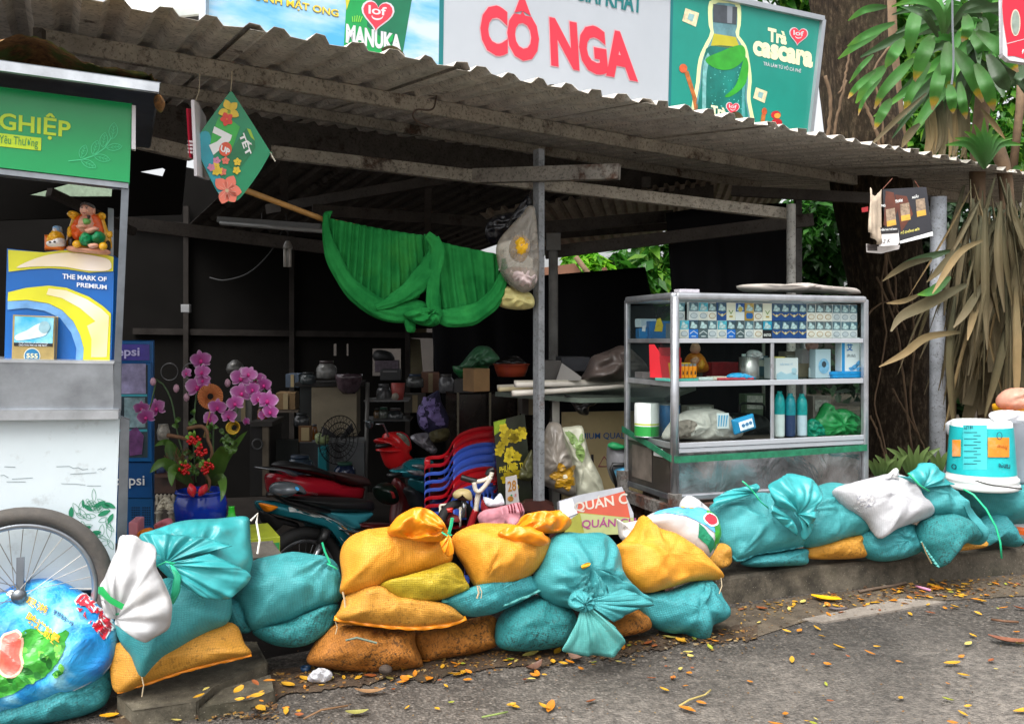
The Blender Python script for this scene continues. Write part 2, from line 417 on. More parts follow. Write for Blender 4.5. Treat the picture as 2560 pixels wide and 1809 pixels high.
# ================================================================ SETTING
def asphalt():
    t = NT('asphalt'); a = t.noise(1.6, 6, .65); g1 = t.n('ShaderNodeTexVoronoi', Scale=85.0); t.l(t.tc.outputs['Object'], g1.inputs['Vector'])
    col = t.ramp(t.noise(38, 8, .8), [(.3, '#211e1c'), (.5, '#443f3a'), (.72, '#857c73')])
    st = t.ramp(g1.outputs['Color'], [(.0, '#2c2a28'), (.6, '#57524d'), (.9, '#989087')]); edge = t.ramp(g1.outputs['Distance'], [(.25, (1, 1, 1)), (.6, (0, 0, 0))])
    col = t.mix(t.math('MULTIPLY', edge, .55), col, st)
    # dusty, worn lane nearer the middle of the road
    sp = t.n('ShaderNodeSeparateXYZ'); t.l(t.tc.outputs['Object'], sp.inputs[0])
    gpos = t.n('ShaderNodeNewGeometry'); s2 = t.n('ShaderNodeSeparateXYZ'); t.l(gpos.outputs['Position'], s2.inputs[0])
    ln = t.math('SUBTRACT', t.math('MULTIPLY', s2.outputs[0], .30), t.math('SUBTRACT', s2.outputs[1], 3.0))
    dz = t.ramp(t.math('ADD', t.math('MULTIPLY', ln, .9), t.math('MULTIPLY', t.math('SUBTRACT', t.noise(3.4, 6, .7, dist=.4), .5), 1.5)), [(.0, (0, 0, 0)), (.55, (1, 1, 1))])
    dust = t.ramp(t.noise(30, 7, .75), [(.38, '#5d5853'), (.6, '#a39a90')])
    col = t.mix(t.math('MULTIPLY', dz, .55), col, dust)
    col = t.mix(t.ramp(t.noise(.9, 5), [(.45, (0, 0, 0)), (.7, (.5, .5, .5))]), col, (.03, .028, .026))
    n = t.bump(g1.outputs['Distance'], .8, .008); n = t.bump(t.noise(180, 3), .4, .003, n)
    return t.fin(col, t.ramp(t.noise(5, 4), [(.3, (.5, .5, .5)), (.7, (.85, .85, .85))]), n, 0, .35)
def concrete(a='#55504a', b='#8d867c', moss=.35, dark='#23211e', sc=5):
    t = NT('concrete'); col = t.ramp(t.noise(sc, 9, .72), [(.3, a), (.68, b)])
    col = t.mix(t.ramp(t.noise(3.3, 9, .75), [(.5-moss*.25, (0, 0, 0)), (.7-moss*.1, (.85, .85, .85))]), col, dark)
    col = t.mix(t.ramp(t.noise(2.2, 6), [(.55, (0, 0, 0)), (.75, (.4, .4, .4))]), col, '#3d4026')
    v = t.n('ShaderNodeTexVoronoi', Scale=70.0); t.l(t.tc.outputs['Object'], v.inputs[0])
    col = t.mix(t.ramp(v.outputs['Distance'], [(.08, (.4, .4, .4)), (.16, (0, 0, 0))]), col, '#b0a596')
    return t.fin(col, .8, t.bump(t.noise(60, 7, .75), .7, .008), 0, .3)
ASPH = asphalt(); CONC = concrete(); KERBM = concrete('#3f3a31', '#857b6b', .62, '#1b1a17', 7); SOIL = concrete('#35291f', '#5f4f3f', .3, '#1d1712', 9)
PALE = concrete('#6d655c', '#9a9187', .05, '#5d554c')
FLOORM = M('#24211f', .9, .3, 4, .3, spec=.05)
Z = Vector((0, 0, 1))
def gp(x, y, z=0.): return P(x, y, gd(y, z))
# interior floor and land beyond: one sheet to the horizon, lower than the road
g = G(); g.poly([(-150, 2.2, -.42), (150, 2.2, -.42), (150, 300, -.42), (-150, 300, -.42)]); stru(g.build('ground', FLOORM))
# road: upper surface ends under the wall of sacks
edge = [gp(-300, 1560), gp(250, 1560), gp(620, 1470), gp(900, 1420), gp(1300, 1395), gp(1600, 1358), gp(1800, 1331), gp(2295, 1284), gp(3600, 1190)]
g = G(); g.slab([Vector((-150, -120, 0)), Vector((150, -120, 0)), Vector((150, edge[-1].y, 0)), *edge[::-1], Vector((-150, edge[0].y, 0))], -.5*Z); stru(g.build('road', ASPH))
# kerb on the right with its pavement behind
kb = [gp(1608, 1357), gp(1800, 1330), gp(2050, 1305), gp(2295, 1283), gp(3600, 1189)]
def prism(line, back, h, top_in=.012, z0=-.02):
    """kerb: near line, far line offset, height, slightly battered face"""
    g = G()
    for a, b in zip(line, line[1:]):
        n = Vector(((b-a).y*-1, (b-a).x, 0)).normalized()
        g.add([a+Z*z0, b+Z*z0, b+n*top_in+Z*h*.9, a+n*top_in+Z*h*.9, b+n*(top_in+.014)+Z*h, a+n*(top_in+.014)+Z*h, b+n*back+Z*h, a+n*back+Z*h, b+n*back+Z*z0, a+n*back+Z*z0],
              [(0, 1, 2, 3), (3, 2, 4, 5), (5, 4, 6, 7), (7, 6, 8, 9), (0, 3, 5, 7, 9), (1, 8, 6, 4, 2)])
    return g
g = prism(kb, .34, .115); stru(g.build('kerb', KERBM))
far = [p+Vector((-.10, .31, 0)) for p in kb]
g = G(); g.slab([Vector((p.x, p.y, .108)) for p in far]+[Vector((120, 60, .108)), Vector((1.4, 60, .108)), Vector((1.15, 5, .108))], -.55*Z); stru(g.build('pavement', concrete('#4a4038', '#6d6053', .4)))
# gutter apron along the kerb: brown cement, and the pale strip let into it
g = G(); g.poly([gp(1590, 1440, .004), gp(1700, 1425, .004), gp(1800, 1392, .004), gp(2090, 1346, .004), gp(2360, 1330, .004), gp(3300, 1260, .004), gp(3300, 1212, .004), gp(2295, 1287, .004), gp(2050, 1308, .004), gp(1800, 1334, .004), gp(1560, 1375, .004)])
stru(g.build('gutter', concrete('#4b4238', '#716555', .3, '#2a251f', 7)))
g = G(); g.slab([gp(1798, 1386, .008), gp(1850, 1392, .008), gp(2120, 1347, .008), gp(2020, 1340, .008)], -.02*Z); stru(g.build('gutter_strip', PALE))
# bank of grit and soil along the foot of the sacks
random.seed(3); top = []; bot = []
for x in range(240, 1701, 6):
    yb = 1600-(x-240)*.118+max(0, min(18, (640-x)*.4))+26*noise.noise(Vector((x*.012, 0, 0)))+10*noise.noise(Vector((x*.09, 1, 0)))
    top.append(gp(x, min(yb-30, 1500-(x-600)*.09 if x > 600 else 1560), .006)); bot.append(gp(x, yb, .006))
g = G(); n = len(top); g.add(top+bot, [(i, i+1, n+i+1, n+i) for i in range(n-1)]); stru(g.build('soil_strip', SOIL))
# broken kerb slab under the sacks on the left
g = G(); sl = [(442, 1574), (480, 1541), (545, 1512), (599, 1486), (574, 1440), (480, 1436), (300, 1500), (262, 1560), (300, 1590)]
g.slab([gp(x, y, .05) for x, y in sl], -.09*Z); g.slab([gp(x, y, .036) for x, y in [(446, 1590), (500, 1545), (560, 1527), (603, 1513), (614, 1550), (560, 1566), (490, 1580)]], -.07*Z)
o = stru(g.build('kerb_slab', concrete('#423d33', '#8a8270', .5, '#211e18', 9), bev=.016))
# ================================================================ STALL (one building)
stall = thing('market_stall', 'open fronted food stall with a low corrugated metal awning on rusty beams', 'stall', (0, 4.6, -.42))
TIN = rusty('#cdc6bb', .14, .6, .0, '#5a4636', 3.5); TIND = rusty('#5a5550', .3, .7, 0, '#3a2d24', 3); BEAM = rusty('#aaa396', .34, .62, 0, '#4a2c1c', 3.2); DARKB = rusty('#47423e', .2, .7, 0, '#2e2420'); POSTM = rusty('#85888b', .22, .45, .15, '#5a3220', 4.5)  # TIND: roof metal with the shade of the interior put into its colour
POSTD = rusty('#5b5a58', .35, .6, .1, '#4d2c1c', 3)
A = P(252, 10, 2.89); B = P(2295, 392, 5.86); B.z = A.z
U = (B-A).normalized(); V_ = Vector((-.516, 1, .156)).normalized(); W_ = U.cross(V_).normalized(); AW = Pl(A, -W_)
def corrug(name, o, u, v, n, L, pitch, h, mat, parent, off=0., jag=.02, seed=0):
    rnd = random.Random(seed); u = u.normalized(); w_ = u.cross(v).normalized(); pr = [(0, 0), (.42, 0), (.58, 1), (.84, 1)]; g = G(); V = []; F = []; cols = 0; ts = [0, .25, .5, .75, 1]
    for i in range(n):
        for a, hh in pr+([(1., 0)] if i == n-1 else []):
            j0 = rnd.uniform(-jag, jag)
            for t in ts: V.append(o+u*(i+a)*pitch+v.normalized()*(L*t+(j0 if t == 0 else 0))+w_*(hh*h+off+.004*noise.noise(Vector((i*.7+a, t*3, seed)))))
            cols += 1
    m = len(ts)
    for c in range(cols-1):
        for k in range(m-1): F.append((c*m+k, (c+1)*m+k, (c+1)*m+k+1, c*m+k+1))
    return mk(name, V, F, mat, parent, solid=.0015)
pos = -4.2; k = 0
while pos < 7.4:
    n = 6 if k % 2 else 7
    corrug('roof_sheet', A+U*pos, U, V_, n, 3.3, .15, .025, TIN, stall, off=.004*(k % 2), seed=k); pos += n*.15-.06; k += 1
def purlin(a, b, w, h, mat, da=None, db=None):
    p = AW.hit(*a) if da is None else P(*a, da); q = AW.hit(*b) if db is None else P(*b, db)
    if da is None: p -= W_*(h/2+.002); q -= W_*(h/2+.002)
    return G().beam(p, q, w, h).build('purlin', mat, stall, bev=.004)
purlin((73, 60), (1721, 361), .04, .075, BEAM); purlin((1722, 361.2), (2330, 462), .04, .07, BEAM)
purlin((110, 145), (1703, 408), .04, .062, BEAM)
purlin((-160, 204), (970, 340), .04, .07, BEAM)
purlin((305, 316), (430, 345), .05, .07, BEAM, 4.3, 4.5); purlin((607, 341), (1768, 480), .05, .07, BEAM, 4.75, 5.6)
G().beam(P(1062, 395, 4.62), P(1388, 385, 4.3), .05, .075).build('bracket_beam', rusty('#77726a', .4), stall, bev=.003)  # darker metal puts the shade on this beam into its colour
G().box(P(74, 62, 3.1), Vector((.03, 0, 0)), Vector((0, .03, 0)), Vector((0, 0, -.2))).build('purlin_end', DARKB, stall)
# posts
yw = R(30); pu = Vector((math.cos(yw), math.sin(yw), 0)); pv = Vector((-pu.y, pu.x, 0))
pf = P(1207.5, 332, 4.5); g = G(); g.box(Vector((pf.x, pf.y, -.42)), pu*.036, pv*.058, Z*(pf.z+.42)); g.build('post', POSTM, stall, bev=.003)
g = G(); b = P(1240, 562, 6.2); g.lathe((b.x, b.y, -.42), [(.033, 0), (.033, b.z+.42)], 16); g.box((b.x-.05, b.y-.05, b.z), (.1, 0, 0), (0, .1, 0), (0, 0, .12)); g.build('post', M('#6a6966', .6, .3, 8, .1, dirt=.3), stall)
g = G(); b = P(1773, 458, 5.5); g.lathe((b.x, b.y, -.3), [(.028, 0), (.028, b.z+.3)], 16); g.tube([P(1766, 585, 5.47), P(1772, 592, 5.44), P(1781, 585, 5.47)], .004); g.build('post', rusty('#a5a49e', .12, .5), stall, smooth=False)
g = G(); t_, b_ = P(2103.5, 442, 5.75), P(2100, 1140, 5.75); b_.z = .1; g.tube([b_, t_], .05, 20); g.build('post', rusty('#c3c8d0', .03, .45, .05, '#4a423a', 6), stall, smooth=True)
g = G(); b = P(1793, 455, 6.4); g.box((b.x-.03, b.y, -.3), (.045, 0, 0), (0, .045, 0), (0, 0, b.z+.4)); g.build('post', POSTD, stall)
# inner roof falling away to the rear, trusses, rear roof on the right
Q = A+V_*3.0
def roofpatch(p0, p1, p2, pitch, h, mat, seed, L=None):
    u = p1-p0; v = p2-p0; v -= u.normalized()*v.dot(u.normalized())*.0
    corrug('roof_sheet', p0, u, v, int(u.length/pitch), L or v.length, pitch, h, mat, stall, seed=seed, jag=0)
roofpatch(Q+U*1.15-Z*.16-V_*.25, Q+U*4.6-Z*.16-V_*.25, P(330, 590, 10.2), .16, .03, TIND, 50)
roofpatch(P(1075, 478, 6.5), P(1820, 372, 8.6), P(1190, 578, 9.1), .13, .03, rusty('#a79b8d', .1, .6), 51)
_a = Q-V_*.25; G().beam(_a+U*-1-Z*.08, _a+U*5.2-Z*.08, .03, .3).build('gap_closing_board', TIND, stall)  # added board, blocks the bright sky gap between awning and inner roof
def bm(a, b, w, h, mat=DARKB): return G().beam(P(*a), P(*b), w, h).build('beam', mat, stall)
bm((1205, 512, 6.4), (1505, 484, 6.9), .06, .09); bm((1222, 567, 6.3), (1822, 492, 6.0), .05, .085); bm((1210, 530, 7.2), (1500, 507, 7.6), .05, .06)
bm((600, 470, 6.6), (1075, 388, 6.0), .05, .07); bm((700, 471, 6.4), (1110, 500, 6.8), .05, .08); bm((960, 395, 6.1), (958, 540, 6.8), .05, .05); bm((637, 330, 5.4), (637, 480, 6.4), .05, .05)
bm((285, 500, 6.2), (740, 556, 6.4), .05, .09); bm((1448, 398, 6.2), (1448, 420, 6.2), .06, .05)
bm((1640, 428, 6.2), (2098, 452, 5.8), .05, .07); bm((110, 430, 5.4), (300, 520, 6.), .05, .05)
def holed(name, plane, outer, holes, mat, parent, th=.03):
    rings = [[Vector((x, y, 0)) for x, y in outer]]+[[Vector((x, y, 0)) for x, y in h] for h in holes]
    tri = tessellate_polygon(rings); pts = [p for r in rings for p in r]
    V = [plane.hit(p.x, p.y) for p in pts]; F = [tuple(t) for t in tri]; n = len(V)
    V += [plane.hit(p.x, p.y, -th) for p in pts]; F += [tuple(i+n for i in t[::-1]) for t in tri]; b = 0
    for r in rings:
        m = len(r); F += [(b+i, b+(i+1) % m, n+b+(i+1) % m, n+b+i) for i in range(m)]; b += m
    return mk(name, V, F, mat, parent)
DW = M('#171615', .95, .12, 3, .1, spec=.02); BACK = vpl(640, 800, 8.9, 14)  # DW: near-black, the darkness of the unlit interior put into the wall colour
def rc(x0, y0, x1, y1): return [(x0, y0), (x1, y0), (x1, y1), (x0, y1)]
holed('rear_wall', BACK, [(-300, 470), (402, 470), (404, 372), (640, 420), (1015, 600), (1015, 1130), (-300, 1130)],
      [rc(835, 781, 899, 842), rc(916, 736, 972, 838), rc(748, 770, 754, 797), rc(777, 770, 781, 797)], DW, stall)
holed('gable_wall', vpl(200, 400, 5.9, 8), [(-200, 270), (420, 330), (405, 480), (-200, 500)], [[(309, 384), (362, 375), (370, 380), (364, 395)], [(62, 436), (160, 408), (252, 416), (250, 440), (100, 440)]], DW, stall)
g = G(); sk = vpl(180, 420, 6.3, 8); g.poly([sk.hit(40, 380), sk.hit(268, 380), sk.hit(268, 460), sk.hit(40, 460)]); g.build('fibreglass_panel', M('#9fb59b', .6, .2, 30, .2), stall)
STUD = M('#2b2826', .9, .3, 6, spec=.05)
for y0, y1 in ((500, 545), (742, 752)): G().beam(BACK.hit(300, y0, .04), BACK.hit(1000, y1, .04), .05, .06).build('wall_rail', STUD, stall)
for x in (420, 655, 912): G().beam(BACK.hit(x, 460+(x-404)*.28, .06), BACK.hit(x, 1120, .06), .05, .05).build('wall_stud', STUD, stall)
# pale strips of wall seen through the rear openings
g = G(); o = vpl(940, 790, 9.4, 14); g.poly([o.hit(x, y, 0) for x, y in rc(912, 748, 980, 757)]); g.poly([o.hit(x, y) for x, y in [(912, 757), (942, 760), (948, 842), (912, 842)]]); g.poly([o.hit(x, y, -.05) for x, y in rc(918, 700, 958, 748)]); g.build('rear_panel', M('#8a8064', .8, .35, 4), stall)
# neighbouring roof above the awning at top left
nb = thing('neighbour_roof', 'pale grey corrugated roof sheet showing above the awning at the top left', 'roof', P(400, 20, 5.5))
corrug('roof_sheet', P(300, 60, 5.6), P(470, 22, 6)-P(300, 60, 5.6), P(240, -60, 6.6)-P(300, 60, 5.6), 5, 1.8, .13, .03, M('#c9d0cc', .5, .12, 5), nb, seed=77, jag=0)
G().beam(P(340, 36, 5.55), P(462, 24, 5.7), .04, .045).build('eave_beam', M('#b9bfbb', .5), nb)
G().box(P(340, 62, 5.9), (1, .2, 0), (0, .1, 0), (0, 0, .12)).build('eave_shadow_board', M('#3a3836', .8), nb)  # dark board standing in for the shade under the eave
# ================================================================ BILLBOARD
BBP = vpl(1206, 200, 5.0, 31.5)
bb = thing('shop_billboard', 'long billboard above the awning lettered red on white, with drink adverts either side', 'billboard', BBP.hit(1206, 300))
def bbx(x): return -40+(x-1843)*.215+86     # top edge row
def bbb(x): return 335+(x-1812)*.19
g = G(); g.slab([BBP.hit(1843, 46), BBP.hit(1811, 330), BBP.hit(455, 85), BBP.hit(458, -252)], -BBP.n*.09); g.build('panel', M('#aab0b8', .5, .05, 2), bb)
g = G(); g.beam(BBP.hit(1841, 46, .01), BBP.hit(1809, 330, .01), .035, .035); FRM = M('#aeb2b8', .35, .1, metal=.6); g.build('frame', FRM, bb); G().beam(BBP.hit(1842, 44, .01), BBP.hit(1400, -50, .01), .035, .035).build('frame', FRM, bb); G().beam(BBP.hit(459, -250, .01), BBP.hit(456, 90, .01), .03, .05).build('frame', FRM, bb)
def skyprint():
    t = NT('printed_clouds'); c = t.ramp(t.noise(1.3, 6, .55, t.map((1, 1, 3.2))), [(.42, '#4a9fd0'), (.5, '#7fb5d6'), (.6, '#b9c8d4')]); return t.fin(c, .5)
marks(BBP, [[(470, -248), (986, -135), (982, 205), (463, 86)]], skyprint(), bb, .002)
TEALP = M('#0f8577', .45, .06); TEALD = M('#0a6a6e', .45, .05); REDP = M('#e8384a', .45, .05); CREAM = M('#e6e6bd', .5, .04); WHT = M('#c9c9d0', .5, .04); YELP = M('#e9c63a', .5, .05); GREY = M('#6f7468', .5); GRN = M('#149a4e', .45, .25, 3); DGRN = M('#0e6a4a', .45, .25, 3)
for q_ in ([(986, -135), (996, -133), (992, 200), (982, 200)], [(1503, -25), (1509, -24), (1502, 290), (1496, 290)]): marks(BBP, [q_], TEALD, bb, .0025, 'dividing_stripe')
marks(BBP, [[(1509, -24), (1838, 48), (1807, 330), (1502, 290)]], TEALP, bb, .002)
letters(BBP, rect(505, -34, 758, 18, 54, 56)[:2]+[(758, 45), (505, -8)], 'TRÀ XANH MẬT ONG', GREY, bb, .0035, .045)
letters(BBP, [(505, -36), (758, 18), (758, 43), (505, -10)], 'TRÀ XANH MẬT ONG', YELP, bb, .005, .012)
marks(BBP, [[(778, -30), (924, -10), (897, 150), (768, 140)]], GRN, bb, .003, 'printed_cup'); marks(BBP, [[(828, -20), (924, -10), (902, 120), (822, 60)]], DGRN, bb, .0035, 'printed_cup')
marks(BBP, [[(771, -30), (793, -30), (776, 24)]], M('#c9c23a', .5), bb, .004)
def lofheart(x, y, r, on, par, o=.005):
    marks(on, [heart(x, y, r*1.13, rot=.12)], WHT, par, o, 'logo'); marks(on, [heart(x, y, r, rot=.12)], REDP, par, o+.0015, 'logo')
    letters(on, [(x-r*.62, y-r*.62), (x+r*.62, y-r*.45), (x+r*.6, y+r*.12), (x-r*.62, y-.02*r)], 'lof', WHT, par, o+.003, .02)
    arc = [(x+r*.4*math.cos(a)-r*.02, y+r*.12+r*.3*math.sin(a)) for a in [math.pi*i/10 for i in range(11)]]; arc += [(x+r*.36*math.cos(a), y+r*.1+r*.2*math.sin(a)) for a in [math.pi*i/10 for i in range(10, -1, -1)]]
    marks(on, [arc], WHT, par, o+.003, 'logo')
lofheart(845, 33, 33, BBP, bb)
letters(BBP, [(775, 54), (899, 80), (899, 119), (774, 97)], 'MANUKA', WHT, bb, .005, .05)
marks(BBP, [[(868, 90), (877, 78), (881, 79), (879, 92), (872, 98)]], GRN, bb, .007)
letters(BBP, [(781, 104), (892, 133), (892, 146), (781, 117)], 'TRÀ XANH MẬT ONG', YELP, bb, .005, .02)
marks(BBP, [[(789+i*4, 50-i%3), (791+i*4+ (i-2)*1.5, 40-(4-abs(i-2))*1.3), (793+i*4+(i-2)*1.5, 41-(4-abs(i-2))*1.3), (791+i*4, 51)] for i in range(5)], M('#7fcf4a', .5), bb, .005)
letters(BBP, [(1190, -80), (1440, -28), (1437, 32), (1188, -20)], 'NƯỚC GIẢI KHÁT', TEALD, bb, .004, .03)
PINK = M('#cf9aa2', .5)
for m_, o_, bo in ((PINK, .003, .068), (M('#c92f42', .5, .06), .0045, .05)):
    e = 2 if bo > .06 else 0
    letters(BBP, [(1077-e, -20-e), (1415+e, 52-e), (1429+e, 185+e), (1075-e, 119+e)], 'CÔ NGA', m_, bb, o_, bo)
# bottle advert
HALO = M('#d9e3a8', .5); 
marks(BBP, [smooth_loop([(1589, 4), (1624, 0), (1657, 8), (1659, 62), (1653, 76), (1671, 102), (1678, 130), (1684, 178), (1681, 219), (1684, 310), (1557, 285), (1560, 178), (1566, 130), (1579, 100), (1592, 74), (1588, 60)], 60)], HALO, bb, .003, 'printed_bottle')
marks(BBP, [smooth_loop([(1598, 12), (1624, 8), (1649, 15), (1651, 62), (1647, 78), (1664, 106), (1671, 134), (1676, 178), (1673, 219), (1676, 310), (1565, 285), (1568, 178), (1574, 132), (1586, 104), (1599, 76), (1597, 60)], 60)], M('#5f8b93', .4, .3, 12), bb, .004, 'printed_bottle')
marks(BBP, [smooth_loop([(1590, 104), (1662, 110), (1669, 140), (1672, 180), (1669, 219), (1672, 306), (1569, 285), (1571, 178), (1577, 132)], 50)], M('#0b6f66', .35, .4, 5), bb, .005, 'printed_bottle')
marks(BBP, [[(1599, 76), (1648, 84), (1658, 112), (1592, 103)]], M('#b4ac2a', .45, .1), bb, .005, 'printed_bottle')
marks(BBP, [smooth_loop([(1576, 140), (1586, 118), (1590, 130), (1582, 170), (1580, 280), (1573, 275), (1573, 180)], 30)], M('#6fa8a8', .4, .3, 30), bb, .0058, 'printed_highlight'); marks(BBP, [smooth_loop([(1664, 140), (1670, 180), (1667, 222), (1670, 290), (1662, 290), (1661, 220), (1664, 180)], 30)], M('#4f9a9c', .4, .3, 30), bb, .0058, 'printed_highlight')
random.seed(2); marks(BBP, [ell(random.uniform(1590, 1660), random.uniform(150, 250), random.uniform(.6, 1.6), n=8) for _ in range(50)], M('#5fc0b8', .4), bb, .0062, 'printed_bubbles')
marks(BBP, [[(1597, 10), (1651, 17), (1649, 56), (1597, 50)]], M('#3f454c', .4, .2, 20), bb, .006, 'printed_cap'); marks(BBP, [[(1628, 14), (1640, 16), (1639, 54), (1628, 53)]], M('#7a8189', .4), bb, .007, 'printed_cap')
LF = M('#2f9a2a', .45, .25, 8)
marks(BBP, [smooth_loop([(1579, 135), (1610, 118), (1660, 102), (1668, 130), (1640, 155), (1605, 155)], 40)], LF, bb, .0065, 'printed_leaf'); marks(BBP, [smooth_loop([(1667, 130), (1676, 150), (1668, 190), (1640, 215), (1622, 217), (1648, 190)], 40)], LF, bb, .0065, 'printed_leaf')
for cx, cy, r in ((1547, 40, 19), (1703, 214, 16)):
    marks(BBP, [[(cx-r*.6, cy-r*1.1), (cx+r, cy-r*.5), (cx+r*.6, cy+r*1.1), (cx-r, cy+r*.4)]], M('#d8c9a4', .4, .3, 25), bb, .004, 'printed_cube'); marks(BBP, [[(cx-r*.2, cy-r*.5), (cx+r*.45, cy-r*.3), (cx+r*.2, cy+r*.5), (cx-r*.4, cy+r*.2)]], M('#86aeb0', .4, .2, 25), bb, .005, 'printed_cube')
STR = M('#a8612c', .4, .4, 30)
for q_ in ([(1531, 158), (1542, 160), (1562, 225), (1564, 262), (1558, 262), (1550, 215)], [(1706, 256), (1715, 258), (1709, 300), (1700, 300)]): marks(BBP, [q_], STR, bb, .004, 'printed_straw')
for q_ in (ell(1530, 154, 9, 10), ell(1712, 250, 6, 8)): marks(BBP, [q_], M('#c0562f', .4, .3, 30), bb, .005, 'printed_drop')
marks(BBP, [ell(1738, 258, 11, 9), ell(1740, 275, 12, 9)], M('#b3242c', .4, .2), bb, .004, 'printed_cherry'); marks(BBP, [ell(1741, 260, 7, 6)], M('#d8973c', .4), bb, .005, 'printed_cherry')
letters(BBP, [(1720, 62), (1763, 72), (1762, 102), (1720, 94)], 'Trà', CREAM, bb, .004, .05); lofheart(1788, 80, 19, BBP, bb)
letters(BBP, [(1687, 90), (1822, 118), (1820, 154), (1686, 124)], 'cascara', CREAM, bb, .004, .055)
letters(BBP, [(1710, 136), (1795, 154), (1794, 164), (1710, 147)], 'TRÀ LÀM TỪ VỎ CÀ PHÊ', WHT, bb, .004, .01)
letters(BBP, [(1592, 236), (1626, 243), (1626, 263), (1592, 257)], 'Trà', CREAM, bb, .007, .05); lofheart(1640, 243, 14, BBP, bb, .007)
letters(BBP, [(1592, 263), (1662, 276), (1662, 300), (1592, 288)], 'cascara', CREAM, bb, .007, .055)
# things lying on the awning: fallen dry leaves and twigs are added with the plants
# ================================================================ FOOD CART
STEEL = rusty('#a3a8ae', .06, .3, .85, '#6d4a2e', 3); STEELD = rusty('#7d8288', .1, .3, .85, '#55402e', 4); STEELW = rusty('#c3c7cc', .04, .28, .7, '#6d4a2e', 5)
CP = vpl(262, 1000, 2.84, 24, 0)
cart = thing('food_cart', 'white and steel pushcart with a green lettered sign and a bicycle wheel', 'food cart', CP.hit(150, 1500))
n_ = CP.n
def cpoly(pts, dep, name, mat, off=0., bev=.003, par=None): 
    g = G(); g.slab([CP.hit(x, y, off) for x, y in pts], -n_*dep); return g.build(name, mat, par or cart, bev=bev)
cpoly([(-300, 128), (353, 215), (351, 234), (-300, 149)], .02, 'roof_edge', STEELW, .16)
cpoly([(-300, 124), (356, 212), (351, 217), (-300, 132)], 1.0, 'roof', STEELD, .15)
cpoly([(-300, 162), (295, 236), (288, 409), (-300, 341)], .06, 'sign_panel', M('#0f9a55', .22, .05), .02)
sg = bpy.data.objects['sign_panel']
cpoly([(296, 241), (304, 242), (303, 338), (295, 337)], .03, 'sign_end', M('#d5d3d6', .4), .03, .004); cpoly([(-300, 346), (288, 411), (287, 423), (-300, 358)], .05, 'sign_rail', STEEL, .01)
LIME = M('#bcd821', .35, .05); LGRN = M('#45c98a', .35, .05)
letters(CP, [(1, 243), (160, 264), (158, 322), (0, 303)], 'GHIỆP', LIME, sg, .0225, .022)
marks(CP, [[(-300, 266), (94, 313), (93, 341), (-300, 299)]], LIME, sg, .0225, 'label_strip'); letters(CP, [(1, 306), (87, 315), (86, 339), (0, 330)], 'Yêu Thương', M('#2b8a4a', .4), sg, .024)
def outl(pts, w):
    n = len(pts); o = []
    for i in range(n):
        a, b = pts[i-1], pts[(i+1) % n]; L = math.hypot(b[0]-a[0], b[1]-a[1]) or 1; o.append((pts[i][0]+(b[1]-a[1])/L*w, pts[i][1]-(b[0]-a[0])/L*w))
    return [[pts[i], pts[(i+1) % n], o[(i+1) % n], o[i]] for i in range(n)]
def stroke(pts, w):
    r = []
    for a, b in zip(pts, pts[1:]):
        L = math.hypot(b[0]-a[0], b[1]-a[1]) or 1; nx, ny = -(b[1]-a[1])/L*w/2, (b[0]-a[0])/L*w/2
        r.append([(a[0]+nx, a[1]+ny), (b[0]+nx, b[1]+ny), (b[0]-nx, b[1]-ny), (a[0]-nx, a[1]-ny)])
    return r
def lf(x, y, l, wd, rot):
    c, s = math.cos(rot), math.sin(rot); o = []
    for t in [i/8 for i in range(9)]: o.append((-l/2+l*t, -wd*math.sin(math.pi*t)**.8))
    for t in [i/8 for i in range(7, 0, -1)]: o.append((-l/2+l*t, wd*math.sin(math.pi*t)**.8))
    return [(x+a*c-b*s, y+a*s+b*c) for a, b in o]
st = stroke([(154, 364), (183, 361), (211, 352), (235, 335), (250, 312)], 2.2)
for (x, y, l, wd, rt) in ((187, 343, 30, 8, -1.2), (214, 334, 32, 8, -1.25), (233, 317, 32, 8, -1.4), (254, 297, 36, 9, -1.45), (256, 333, 34, 7, -.1), (229, 357, 36, 7, .25), (199, 370, 36, 7, .45)):
    p = lf(x, y, l, wd, rt); st += outl(p, 1.4); c, s = math.cos(rt), math.sin(rt); st += stroke([(x-l*.45*c, y-l*.45*s), (x+l*.4*c, y+l*.4*s)], 1.)
    for k in (-.2, 0, .2): st += stroke([(x+l*k*c, y+l*k*s), (x+l*(k+.16)*c-wd*.6*s, y+l*(k+.16)*s+wd*.6*c)], .8)+stroke([(x+l*k*c, y+l*k*s), (x+l*(k+.16)*c+wd*.6*s, y+l*(k+.16)*s-wd*.6*c)], .8)
marks(CP, st, LGRN, sg, .0225, 'leaf_drawing')
# uprights, tray, body
cpoly([(273, 414), (289, 416), (271, 812), (256, 810)], .035, 'upright', STEELD, 0); cpoly([(257, 812), (271, 812), (270, 918), (255, 918)], .035, 'upright', STEELD, 0); cpoly([(238, 418), (252, 420), (250, 812), (236, 812)], .035, 'upright', STEEL, -.5)
cpoly([(-300, 806), (254, 814), (253, 917), (-300, 922)], .03, 'tray_panel', STEEL, .0); cpoly([(-300, 801), (257, 809), (255, 815), (-300, 807)], .5, 'tray_top', STEELW, .005); cpoly([(-300, 919), (266, 916), (264, 936), (-300, 942)], .56, 'tray_edge', STEELW, .03)
cpoly([(-300, 945), (268, 938), (253, 1318), (-300, 1345)], .5, 'body', M('#c6d0d4', .3, .05, 4, dirt=.12, dc='#6f6a60', dsc=14), -.01)
bd = bpy.data.objects['body']; cpoly([(271, 934), (290, 940), (281, 1320), (260, 1318)], .04, 'side_post', STEELD, .0); cpoly([(-300, 1340), (286, 1312), (284, 1328), (-300, 1360)], .5, 'frame_rail', STEELD, -.03)
